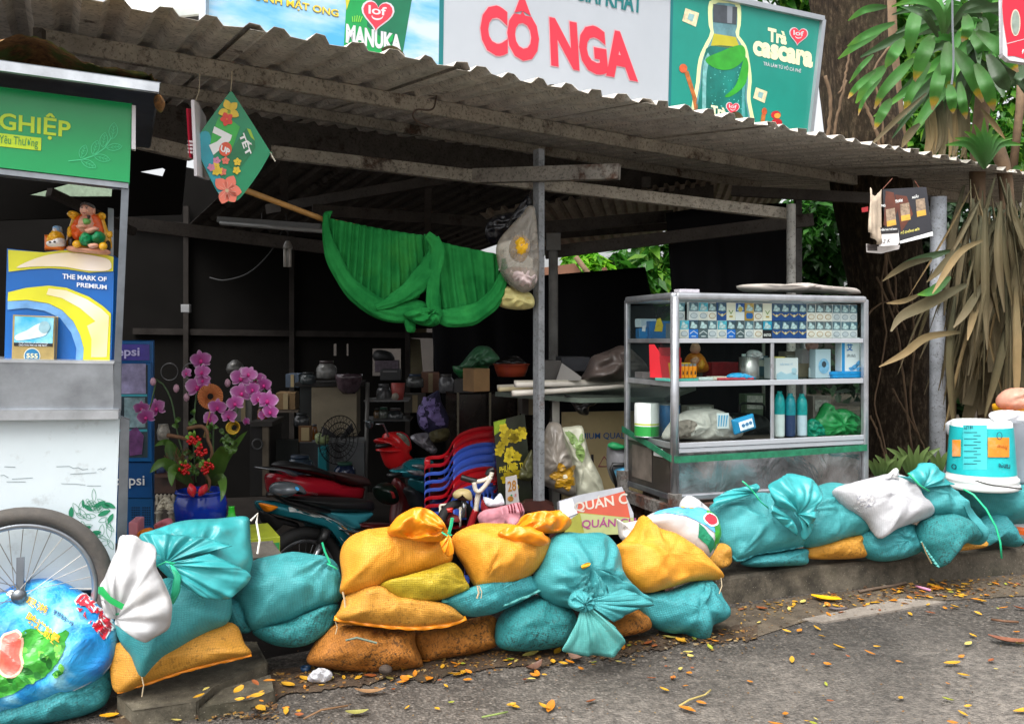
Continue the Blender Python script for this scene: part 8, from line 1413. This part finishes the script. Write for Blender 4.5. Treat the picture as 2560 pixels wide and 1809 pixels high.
leafy('bush with long drooping leaves seen through the gap at the rear of the stall', 'mango_tree', [blobF(1400, 620, 12, 110, 60, 420), blobF(1460, 580, 12.4, 80, 60, 260), blobF(1490, 680, 12, 60, 70, 260), blobF(1330, 680, 12.4, 90, 60, 260)], .34, LEAFM, 1, [([P(1290, 575, 10), P(1340, 640, 10), P(1365, 700, 10)], .03)])
leafy('bright yellow green leafy bush at the left of the rear gap', 'bush', [blobF(1312, 592, 11.2, 52, 34, 620), blobF(1300, 640, 11.4, 40, 30, 200)], .18, LEAFB, 2, cat='bush')
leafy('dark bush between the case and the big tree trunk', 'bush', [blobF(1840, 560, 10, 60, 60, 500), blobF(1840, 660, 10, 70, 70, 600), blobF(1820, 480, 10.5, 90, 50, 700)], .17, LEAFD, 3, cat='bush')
leafy('sparse leafy tree top at the upper left of the big trunk', 'tree', [blobF(1790, -20, 11, 70, 50, 260), blobF(1850, 0, 11.3, 70, 60, 260), blobF(1700, -60, 11.5, 80, 40, 140)], .24, LEAFM, 4, [([P(1850, 60, 10.5), P(1890, 20, 10.6), P(1905, 0, 10.7)], .025)])
leafy('airy tree with sky showing through behind the long leaved plant', 'tree', [blobF(2020, 60, 11, 70, 120, 700), blobF(2120, 150, 11.5, 110, 150, 1000), blobF(2230, 60, 11.8, 110, 120, 700), blobF(2050, 300, 10.6, 90, 90, 800), blobF(2180, 330, 11, 110, 90, 900), blobF(2290, 260, 11.4, 80, 140, 700)], .2, LEAFM, 5, [([P(1988, -60, 8.2), P(1993, 80, 8.2), P(2003, 220, 8.2), P(2018, 380, 8.2)], [.075, .075, .08, .085]), ([P(2100, 400, 10), P(2140, 200, 10), P(2200, 20, 10)], .04), ([P(2270, 380, 9.8), P(2285, 250, 9.8), P(2290, 160, 9.8)], .045)])
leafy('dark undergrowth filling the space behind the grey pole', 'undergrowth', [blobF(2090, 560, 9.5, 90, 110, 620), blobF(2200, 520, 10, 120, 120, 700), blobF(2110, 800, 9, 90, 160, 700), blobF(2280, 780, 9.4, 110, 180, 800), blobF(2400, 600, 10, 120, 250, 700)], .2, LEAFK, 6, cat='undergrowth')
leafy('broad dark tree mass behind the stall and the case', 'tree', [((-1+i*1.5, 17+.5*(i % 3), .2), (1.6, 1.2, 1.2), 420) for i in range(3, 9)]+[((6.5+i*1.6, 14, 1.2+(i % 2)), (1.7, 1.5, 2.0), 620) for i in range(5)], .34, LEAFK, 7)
hw = thing('boundary_wall', 'low dark wall of old planks behind the undergrowth at the back', 'wall', (6, 18, -.4)); G().box((-6, 18, -.42), (30, 0, 0), (0, .2, 0), (0, 0, 2.3)).build('wall_face', M('#2c2723', .9, .4, 1.5, .3), hw)
# house behind, glimpsed as brown boards through the rear gap
hs_ = thing('rear_house', 'brown boarded wall glimpsed through the rear gap beside the bright bush', 'house', P(1290, 690, 10.2)); g = G(); g.slab([P(1215, 600, 10.1), P(1288, 590, 10.1), P(1325, 640, 10.1), P(1335, 720, 10.1), P(1215, 720, 10.1)], (0, .1, 0)); g.slab([P(1350, 600, 9.9), P(1358, 598, 9.9), P(1385, 650, 9.9), P(1388, 680, 9.9), P(1350, 680, 9.9)], (0, .06, 0)); g.build('board_wall', M('#7a5440', .8, .2, 5), hs_)
# ---- long leaved plant (dracaena like)
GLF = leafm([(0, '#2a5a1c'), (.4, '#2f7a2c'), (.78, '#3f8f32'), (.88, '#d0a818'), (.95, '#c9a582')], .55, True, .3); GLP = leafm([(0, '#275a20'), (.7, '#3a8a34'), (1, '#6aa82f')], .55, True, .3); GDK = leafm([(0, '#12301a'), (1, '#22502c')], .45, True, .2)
DEAD = leafm([(0, '#3f3426'), (.5, '#64533d'), (1, '#82705a')], .8, True, .15); DEADK = leafm([(0, '#2a2016'), (.6, '#4d3c28'), (1, '#6a543a')], .85, True, .1); DEADL = leafm([(0, '#5a4830'), (.6, '#8a6f4c'), (1, '#a88a64')], .8, True, .15)
dr_ = thing('corn_plant', 'tall plant with long drooping green leaves above and dead brown leaves below, at the right', 'plant', P(2215, 1080, 5.9))
for q, r in (([(2212, 60), (2205, 200), (2190, 400), (2200, 700), (2215, 1090)], .05), ([(2235, 330), (2255, 420), (2260, 700), (2255, 1080)], .045), ([(2150, 560), (2135, 800), (2130, 1080)], .03)): G().tube([P(x, y, 5.9) for x, y in smooth_loop(q, 20, False)], r, 10).build('stem', VINE, dr_, True)
rnd = random.Random(8); pf = lambda f: math.sin(math.pi*min(1, .1+.9*f)**1.15)**.75 if f < .97 else .16
GRL = [([(1050, 60), (860, 85), (705, 185)], 62, GLP), ([(1320, 60), (1275, 250), (1240, 505)], 120, GLP), ([(1195, 340), (1110, 470), (1035, 600)], 105, GLP), ([(1450, 310), (1380, 460), (1290, 722)], 130, GLF), ([(1120, 200), (860, 310), (700, 410)], 72, GLP), ([(1000, 275), (780, 400), (618, 522)], 70, GLP), ([(1040, 585), (900, 720), (775, 912)], 105, GLP), ([(950, 620), (790, 760), (705, 872)], 60, GLF), ([(1290, 520), (1160, 640), (1020, 800), (938, 962)], 95, GLF), ([(1580, 370), (1590, 600), (1622, 842)], 120, GLF), ([(1535, 550), (1490, 750), (1450, 972)], 110, GLF), ([(1640, 430), (1790, 640), (1893, 905)], 120, GLF), ([(1830, 560), (1930, 760), (1992, 980)], 112, GLF), ([(1785, 275), (1880, 400), (1935, 547)], 112, GLP), ([(1840, 275), (2050, 430), (2205, 637)], 118, GLF), ([(1740, 120), (1760, 260), (1708, 372)], 95, GLF), ([(1600, 740), (1620, 870), (1632, 1002)], 85, GLF), ([(1690, 720), (1715, 900), (1750, 1052)], 75, GLF), ([(1090, 870), (1010, 990), (942, 1142)], 85, GLF), ([(1430, 550), (1330, 700), (1240, 870), (1215, 1012)], 85, GLF), ([(1940, 480), (2050, 680), (2125, 800)], 120, GDK), ([(2250, 40), (1950, 70), (1720, 110)], 80, GDK), ([(1540, 300), (1525, 100), (1470, -60)], 70, GLP), ([(1565, 300), (1600, 60), (1650, -80)], 75, GLP), ([(1550, 280), (1480, 60), (1300, 0), (1090, 60)], 75, GLP), ([(1570, 260), (1660, 20), (1640, 180)], 85, GLP), ([(1580, 300), (1750, 60), (1900, 40), (2080, 160)], 75, GDK), ([(930, 480), (820, 590), (715, 735)], 45, GLP), ([(1000, 690), (850, 870), (795, 1020)], 40, GLF), ([(1500, 330), (1380, 130), (1180, 60)], 60, GDK), ([(2260, 560), (2200, 700), (2130, 760)], 70, GDK)]
ctr = P(2212, 85, 5.7)
for i, (z, w, m) in enumerate(GRL):
    q = z4t(z); d = 5.35+rnd.uniform(-.25, .25); n_q = len(q); p3 = [P(x, y, d-.12*math.sin(math.pi*j/(n_q-1))) for j, (x, y) in enumerate(q)]
    strap(p3, w*.2542*d/K, m, dr_, 'green_leaf', 18, .3, prof=pf, seed=i)
for i in range(80):      # inner leaves, most with shade put into a darker green
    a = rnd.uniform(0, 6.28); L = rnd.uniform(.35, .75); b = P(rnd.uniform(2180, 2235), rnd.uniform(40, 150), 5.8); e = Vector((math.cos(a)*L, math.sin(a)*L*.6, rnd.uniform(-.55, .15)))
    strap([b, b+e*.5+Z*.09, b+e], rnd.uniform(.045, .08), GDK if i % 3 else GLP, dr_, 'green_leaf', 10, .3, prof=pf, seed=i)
DL = [([(1900, 530), (1680, 650), (1450, 1000)], 60, DEADL), ([(1450, 690), (1220, 750), (1010, 890)], 60, DEADK), ([(1610, 850), (1460, 970), (1320, 1010)], 80, GLP), ([(1750, 920), (1400, 1090), (1180, 1200), (1085, 1332)], 105, DEAD), ([(1350, 1000), (1200, 1065), (1045, 1085)], 45, DEADL), ([(1700, 1340), (1400, 1385), (1200, 1530), (980, 1645)], 70, DEADL), ([(1900, 900), (1750, 1150), (1636, 1300)], 70, DEAD), ([(1890, 960), (1810, 1200), (1760, 1412)], 60, DEADL), ([(1700, 560), (1500, 800), (1400, 900)], 60, DEADK), ([(1620, 620), (1300, 710), (1150, 760)], 70, GDK)]
for i, (z, w, m) in enumerate(DL):
    d = 5.12+.02*i; strap([P(x, y, d-.05*j) for j, (x, y) in enumerate(z4m(z))], w*.2542*d/K, m, dr_, 'dead_leaf' if m not in (GLP, GDK) else 'green_leaf', 18, .35, prof=pf, seed=i)
for i in range(190):
    x = rnd.uniform(2140, 2330); y = rnd.uniform(395, 690); L = rnd.uniform(140, 330); dx = (x-2235)*.3+rnd.gauss(-8, 45); d = rnd.uniform(5.3, 5.95); m = rnd.choice([DEAD, DEAD, DEADK, DEADL, DEADK])
    strap([P(x, y, d), P(x+dx*.5+rnd.uniform(-12, 12), y+L*.45, d-.12), P(x+dx, y+L, d-.08)], rnd.choice([.014, .02, .03, .045, .06]), m, dr_, 'dead_leaf', 12, 1.1, (rnd.uniform(-1, 1), -1, rnd.uniform(-.5, .5)), prof=pf, seed=i)
g = G()
for i in range(60):
    x = rnd.uniform(2140, 2300); y = rnd.uniform(640, 800); L = rnd.uniform(100, 190); d = rnd.uniform(5.5, 6.); strap([P(x, y, d), P(x+rnd.uniform(-8, 8), y+L*.5, d-.05), P(x+rnd.uniform(-14, 14), y+L, d-.02)], rnd.uniform(.05, .085), None, None, n=10, fold=.6, prof=lambda f: .7+.3*math.sin(3*f), g=g, seed=i)
o = g.build('dead_leaf_sheaths', DEAD, dr_, True, True); o['kind'] = 'stuff'
for i in range(16): x = rnd.uniform(2075, 2170); strap([P(x, rnd.uniform(200, 260), 5.75), P(x+rnd.uniform(-6, 10), 310, 5.7), P(x+rnd.uniform(-14, 18), rnd.uniform(350, 372), 5.66)], rnd.uniform(.03, .06), rnd.choice([DEAD, DEADL, DEADK]), dr_, 'dead_leaf', 10, .5, seed=i)
for z, w, m in (([(1400, 820), (1130, 1060), (870, 1320)], 45, DEAD), ([(1340, 1090), (1250, 1180), (1180, 1300)], 70, DEADK), ([(1880, 960), (1980, 1080), (2090, 1225)], 45, DEADL)): strap([P(x, y, 5.3) for x, y in z4t(z)], w*.2542*5.3/K, m, dr_, 'dead_leaf', 14, .4, prof=pf)
for a in range(9): q = z4t([(1905, 1490), (1905+(a-4)*35, 1280-20*(4-abs(a-4))), (1905+(a-4)*85, 1040+abs(a-4)*60)]); strap([P(x, y, 5.5-.03*j) for j, (x, y) in enumerate(q)], .04, GLP, dr_, 'green_leaf', 10, .4, prof=pf, seed=a)
cbw = thing('overhead_wire', 'grey wire hanging down in front of the long leaved plant', 'wire', P(2137, 200, 5.0)); G().tube([P(x, y, 5.0) for x, y in smooth_loop([(2134, -40), (2135, 60), (2137, 140), (2133, 190)], 14, False)], .006, 6).build('wire_run', M('#6d7178', .5), cbw)
# litter on the awning edge
for i, (x, y, m) in enumerate(((1985, 343, GLF), (2030, 352, DEADL), (1935, 338, DEADL), (2190, 384, DEAD), (1560, 258, DEADK), (1240, 203, DEADK), (880, 118, DEADK), (2280, 388, GLF), (1650, 262, DEADK))):
    o = mk('dry_leaf', [], [], m) if False else None; p = P(x, y, A.y+(x-252)/2043*(B.y-A.y)+.04); p.z = max(p.z, A.z+.035); o = strap([p-U*.05, p+Z*.012, p+U*.06-Z*.004], .035, m, None, 'dry_leaf', 8, .4); tag(o, 'dry curled leaf lying along the front edge of the metal awning', 'leaf', 'dry leaves on the awning edge')
# ---- snake plants at the trunk foot
for i, (x, y, h_, n_l) in enumerate(((1990, 1060, 45, 4), (2035, 1050, 55, 6), (2098, 1048, 40, 3), (1962, 1052, 26, 4))):
    o = thing('snake_plant', ['spiky mottled plant just right of the display case', 'clump of spiky mottled leaves below the knotted trunk', 'spiky leaves at the foot of the grey pole', 'low grassy plant against the display case'][i], 'plant', P(x, y, 5.6), 'snake plants at the tree foot')
    for j in range(n_l): a = (j-(n_l-1)/2)*.5; strap([P(x+j*5, y+14, 5.6), P(x+j*5+a*14, y-h_*.5, 5.57), P(x+j*5+a*38, y-h_*(1-.12*abs(a)), 5.55)], .035, leafm([(0, '#2f5a2c'), (.5, '#6a8a4a'), (1, '#8aa862')], .4, True, .2), o, 'leaf', 10, .3, prof=pf)
# ---- buckets at the right edge
class Cyl:
    def __init__(s, c, r): s.c = Vector(c); s.r = r
    def hit(s, x, y, off=0.):
        r = s.r+off; dx, dy = (x-CX)/K, 1.; a = dx*dx+1; b = -2*(dx*s.c.x+dy*s.c.y); c = s.c.x**2+s.c.y**2-r*r; D = max(0, b*b-4*a*c); t = (-b-math.sqrt(D))/(2*a); return Vector((dx*t, t, H+(CY-y)/K*t))
bk = thing('paint_bucket', 'upturned white paint bucket with a teal and orange label standing on the sandbags', 'bucket', P(2199, 1097, 4.32)); c = P(2199, 1092, 4.32); k = 4.32/K; WP_ = M('#d9dcda', .35, .06, 6, dirt=.12, dc='#8d877c')
G().lathe(c, [(74*k, 0), (77*k, 3*k), (77*k, 12*k), (73*k, 14*k), (76*k, 18*k), (76*k, 24*k), (71*k, 28*k), (70*k, 34*k), (62*k, 146*k), (59*k, 150*k), (55*k, 150*k), (53*k, 146*k), (20*k, 146*k)], 44).build('bucket_body', WP_, bk, True)
LB = M('#1fb0b4', .35, .12, 9, dirt=.1, dc='#c9d6d2'); G().lathe(c, [(70.6*k, 34*k), (63.6*k, 138*k)], 44, capb=False, capt=False).build('label', LB, bk, True)
cy = Cyl((c.x, c.y, 0), 67.5*k); ORL = M('#e08a2c', .4, .2, 12, dirt=.25, dc='#e2d6c0'); PLL = M('#8fd6d4', .4, .1)
marks(cy, [rc(2214, 980, 2262, 1024)], ORL, bk, .006, 'label_patch', 8); marks(cy, [rc(2134, 985, 2153, 1022)], ORL, bk, .006, 'label_patch', 8); marks(cy, [rc(2158, 952, 2212, 1052)], M('#45c0c4', .4, .12, 20), bk, .005, 'label_text_block', 8)
TXD = M('#174a58', .5); letters(cy, [(2180, 962), (2160, 962), (2160, 953), (2180, 953)], '18 LÍT', TXD, bk, .008, .02, fine=8)
letters(cy, [(2264, 1050), (2238, 1046), (2238, 1034), (2264, 1036)], 'range', TXD, bk, .009, .02, fine=8); letters(cy, [(2144, 1052), (2132, 1050), (2132, 1038), (2144, 1040)], 'O', TXD, bk, .009, .02, fine=8)
marks(cy, [rc(2160+(i % 2)*22, 968+i*7, 2176+(i % 2)*8+14, 969.3+i*7) for i in range(11)], TXD, bk, .007, 'label_lines', 8); marks(cy, outl(ell(2240, 976, 5, 7), 1.5), TXD, bk, .008, 'emblem', 6); letters(cy, [(2258, 1008), (2234, 1004), (2234, 996), (2258, 998)], 'Primer', M('#a0521c', .5), bk, .008, 0, .2, fine=8)
G().tube([P(x, y, 4.12) for x, y in smooth_loop([(2186, 1076), (2220, 1086), (2265, 1092), (2290, 1095)], 14, False)], .004, 6).build('handle', M('#3a3634', .5), bk, True)
b2 = thing('plastic_bucket', 'tall greyish white bucket at the right edge behind the paint bucket', 'bucket', P(2310, 1090, 4.6)); c = P(2312, 1080, 4.6); k2 = 4.6/K; G().lathe(c, [(60*k2, 0), (66*k2, 10*k2), (70*k2, 150*k2), (72*k2, 154*k2)], 40).build('bucket_body', M('#b9bcc6', .3, .12, 6), b2, True); G().lathe(c, [(74*k2, 154*k2), (78*k2, 160*k2), (78*k2, 172*k2), (70*k2, 174*k2)], 40).build('yellow_lid', M('#e0a010', .35, .1), b2, True)
bagt('plastic_bag', 'clear pink bag of food lying on the yellow bucket lid', [(2237, 905), (2240, 885), (2262, 870), (2300, 872), (2330, 890), (2330, 916), (2290, 920), (2252, 916)], vpl(2290, 918, 4.5, 0, 10), .08, clear('#f0c0a8', .5, .15), wr=[(2300, 880, 9, .01, 50)]); bagt('plastic_sheet', 'white plastic film draped over the two buckets at the right edge', [(2216, 932), (2225, 922), (2260, 920), (2340, 930), (2340, 950), (2300, 948), (2262, 946), (2235, 944)], vpl(2280, 946, 4.36, 0, 25), .03, clear('#f2f2f6', .55, .2), 'plastic sheet')
bagt('plastic_bag', 'small white bag squeezed behind the paint bucket next to the pole', [(2122, 955), (2126, 945), (2140, 942), (2140, 975), (2126, 974)], vpl(2130, 975, 4.6), .04, M('#c9ccd0', .4, .1))
# ================================================================ LITTER ON THE GROUND
random.seed(77)
def leafmesh(L, W, curl, nm, mat):
    V = []; F = []; n = 9
    for i in range(n):
        f = i/(n-1); w = W*math.sin(math.pi*min(1, .06+.92*f))**.8; z = curl*L*(4*(f-.5)**2)*.5
        for a in (-1, 0, 1): V.append((L*(f-.5), w*a*.5, z+abs(a)*w*.22+.002))
    for i in range(n-1):
        for j in range(2): F.append((i*3+j, (i+1)*3+j, (i+1)*3+j+1, i*3+j+1))
    me = bpy.data.meshes.new(nm); me.from_pydata([Vector(v) for v in V], [], F); me.materials.append(mat)
    for p in me.polygons: p.use_smooth = True
    return me
LC = [('yellow', '#b98a22', 'small bright yellow fallen leaf lying on the ground'), ('amber', '#b5701a', 'small amber fallen leaf lying on the ground'), ('pale', '#b8a85a', 'small pale straw coloured fallen leaf lying on the ground'), ('lime', '#8f9430', 'small lime yellow fallen leaf lying on the ground'), ('brown', '#8a4a24', 'small rusty brown fallen leaf lying on the ground')]
lm = [[leafmesh(.036*s, .017*s*wd, cu_, 'fallen_leaf', M(c_, .5, .25, 30)) for s, wd, cu_ in ((1, 1, .1), (.85, 1.2, .25), (1.2, .85, .18))] for _, c_, _ in LC]
cnt = 0; pts = []
def zone(n, f):
    global cnt
    k = 0
    while k < n:
        x, y = f()
        if x < -20 or x > 2320 or y > 1630: continue
        z = 0.004
        if y < 1300: continue
        base = 1357-(x-1608)*.107 if x > 1600 else 1560-(x-250)*.14
        if y < base+4: continue
        c = random.choices(range(5), [40, 28, 14, 8, 14])[0]; p = gp(x, y, .006)
        if 432 < x < 614 and 1480 < y < 1580: p = gp(x, y, .074)
        o = bpy.data.objects.new('fallen_leaf', random.choice(lm[c])); COL.objects.link(o); o.location = p+Z*.001; o.rotation_euler = (random.uniform(-.25, .25), random.uniform(-.25, .25), random.uniform(0, 6.28)); s = random.choice([.55, .75, .9, 1, 1.1, 1.5])*(.9 if y < 1420 else 1.); o.scale = (s, s, s)
        tag(o, LC[c][2], 'leaf', 'fallen leaves on the road'); k += 1; cnt += 1
zone(110, lambda: (random.uniform(-20, 2310), random.uniform(1330, 1625)))
zone(70, lambda: (lambda x: (x, 1560-(x-250)*.1+abs(random.gauss(0, 30))))(random.uniform(280, 1640)))
zone(60, lambda: (lambda x: (x, 1352-(x-1608)*.10+abs(random.gauss(0, 28))))(random.uniform(1680, 2310)))
zone(36, lambda: (random.gauss(2120, 70), random.gauss(1318, 16)))
# bigger single leaves
for lab, x, y, L, W, rot, c_, cu_ in (('large bright yellow leaf with a stalk lying near the kerb', 1852, 1345, .13, .055, -.5, '#d8a812', .2), ('large brown leaf lying on the road near the right edge', 2265, 1440, .15, .05, -.35, '#7a4a34', .25), ('long dry tan leaf at the foot of the flapped brown sandbag', 830, 1553, .1, .03, .1, '#8a6a4a', .3), ('broken brown leaf on the road below the teal skirt', 1265, 1640, .05, .025, .9, '#6a3a22', .3), ('curled brown leaf near the foot of the brown sandbags', 1195, 1500, .09, .04, .8, '#5f4234', .5), ('grey brown curled leaf left of the teal skirt', 1290, 1478, .08, .04, 2.2, '#7a5f50', .5), ('yellow leaf on the broken kerb slab', 548, 1492, .05, .028, .2, '#d8a51c', .3), ('pair of amber leaves on the road under the printed blue sack', 245, 1607, .055, .03, .3, '#d89a1a', .25), ('yellow green leaf lying below the orange sandbag on the left', 372, 1556, .04, .018, .3, '#a8a41c', .15), ('green yellow leaf on the road below the kerb slab', 800, 1600, .07, .03, .2, '#8f8a4a', .3)):
    o = bpy.data.objects.new('large_leaf', leafmesh(L, W, cu_, 'large_leaf', M(c_, .5, .25, 30))); COL.objects.link(o); o.location = gp(x, y, .008 if y > 1500 or y < 1460 else .01); o.rotation_euler = (0, 0, rot); tag(o, lab, 'leaf')
# shreds of leaf and grit that gather along the foot of the wall and in the gutter
g = G(); rnd = random.Random(5)
def shred(x, y, s):
    p = gp(x, y, .007); a = rnd.uniform(0, 6.28); d = Vector((math.cos(a), math.sin(a), rnd.uniform(-.1, .4)))*s; e = Vector((-math.sin(a), math.cos(a), rnd.uniform(-.3, .3)))*s*rnd.uniform(.2, .5); sh = rnd.random(); g.add([p, p+d*.5+e, p+d, p+d*.5-e], [(0, 1, 2, 3)], [(sh, .5)]*4)
for _ in range(1500): x = rnd.uniform(260, 1690); shred(x, 1552-(x-250)*.095+abs(rnd.gauss(0, 22))-12 if x > 620 else 1580+rnd.uniform(-6, 30), rnd.uniform(.006, .022))
for _ in range(700): x = rnd.uniform(1650, 2300); shred(x, 1354-(x-1608)*.105+abs(rnd.gauss(0, 26)), rnd.uniform(.006, .018))
for _ in range(260): shred(rnd.gauss(2080, 80), rnd.gauss(1316, 12), rnd.uniform(.008, .03))
for _ in range(500): shred(rnd.uniform(0, 2300), rnd.uniform(1400, 1622), rnd.uniform(.004, .01))
o = g.build('leaf_shreds', leafm([(0, '#2f2218'), (.35, '#5a4028'), (.6, '#8a5f2c'), (.85, '#a8823a'), (1, '#8f8878')], .8, False, .1), None, uv=True); tag(o, 'shreds of dry leaf and grit gathered along the foot of the sacks and kerb', 'leaf litter'); o['kind'] = 'stuff'
# odds and ends
o = thing('discarded_lid', 'dark blue bottle cap on the soil left of the brown sandbags', 'bottle cap', gp(685, 1502, .006)); G().lathe(gp(685, 1502, .006), [(.017, 0), (.018, .014), (.015, .015), (.014, .003)], 18, capt=False).build('cap_body', M('#1c3a5a', .4), o, True)
bagt('plastic_wrapper', 'crumpled clear plastic wrapper on the soil by the flapped brown sandbag', [(690, 1524), (700, 1505), (722, 1496), (742, 1504), (744, 1516), (725, 1528)], vpl(716, 1528, 2.93, 0, 35), .025, clear('#e6e6ea', .5, .15), 'wrapper', ns=30)
o = thing('stone', 'round dark stone against the flapped brown sandbag', 'stone', gp(866, 1508, .0)); puff('stone_body', ell(864, 1500, 15, 12, 14), vpl(864, 1512, 2.96, 0, 20), .025, M('#3f352d', .9, .3, 30, .5), o, na=.006, ns=30)
def stick(label, pts, r, c_, nm='twig'): o = thing(nm, label, 'twig', gp(*pts[len(pts)//2])); G().tube([gp(x, y, .012+.004*(i % 2)) for i, (x, y) in enumerate(pts)], r, 6).build('stick', M(c_, .8, .2, 20), o, True)
stick('thin pale dry stalk on the road near the bottom centre', [(1522, 1581), (1545, 1567), (1580, 1556), (1578+15, 1545)], .003, '#a8965a'); stick('thin green stalk on the road below the brown sandbags', [(1080, 1606), (1110, 1600), (1138, 1594)], .003, '#7a8a4a'); stick('dead grey twig lying in the gutter against the kerb', [(1925, 1325), (1960, 1318), (2000, 1312), (2030, 1305)], .007, '#5a4a3c'); stick('small pink plastic stick among the leaves in the gutter', [(2053, 1313), (2068, 1317), (2086, 1322)], .006, '#d08aa8', 'plastic_stick'); stick('brown curved stalk on the road at the lower left', [(680, 1610), (720, 1590), (780, 1580)], .003, '#7a5a3c'); stick('dark flat stick near the large yellow leaf', [(1858, 1362), (1880, 1364), (1898, 1362)], .006, '#5f5656'); stick('short broken twig on the gutter apron', [(2222, 1387), (2250, 1391), (2282, 1393)], .005, '#6a4a34')
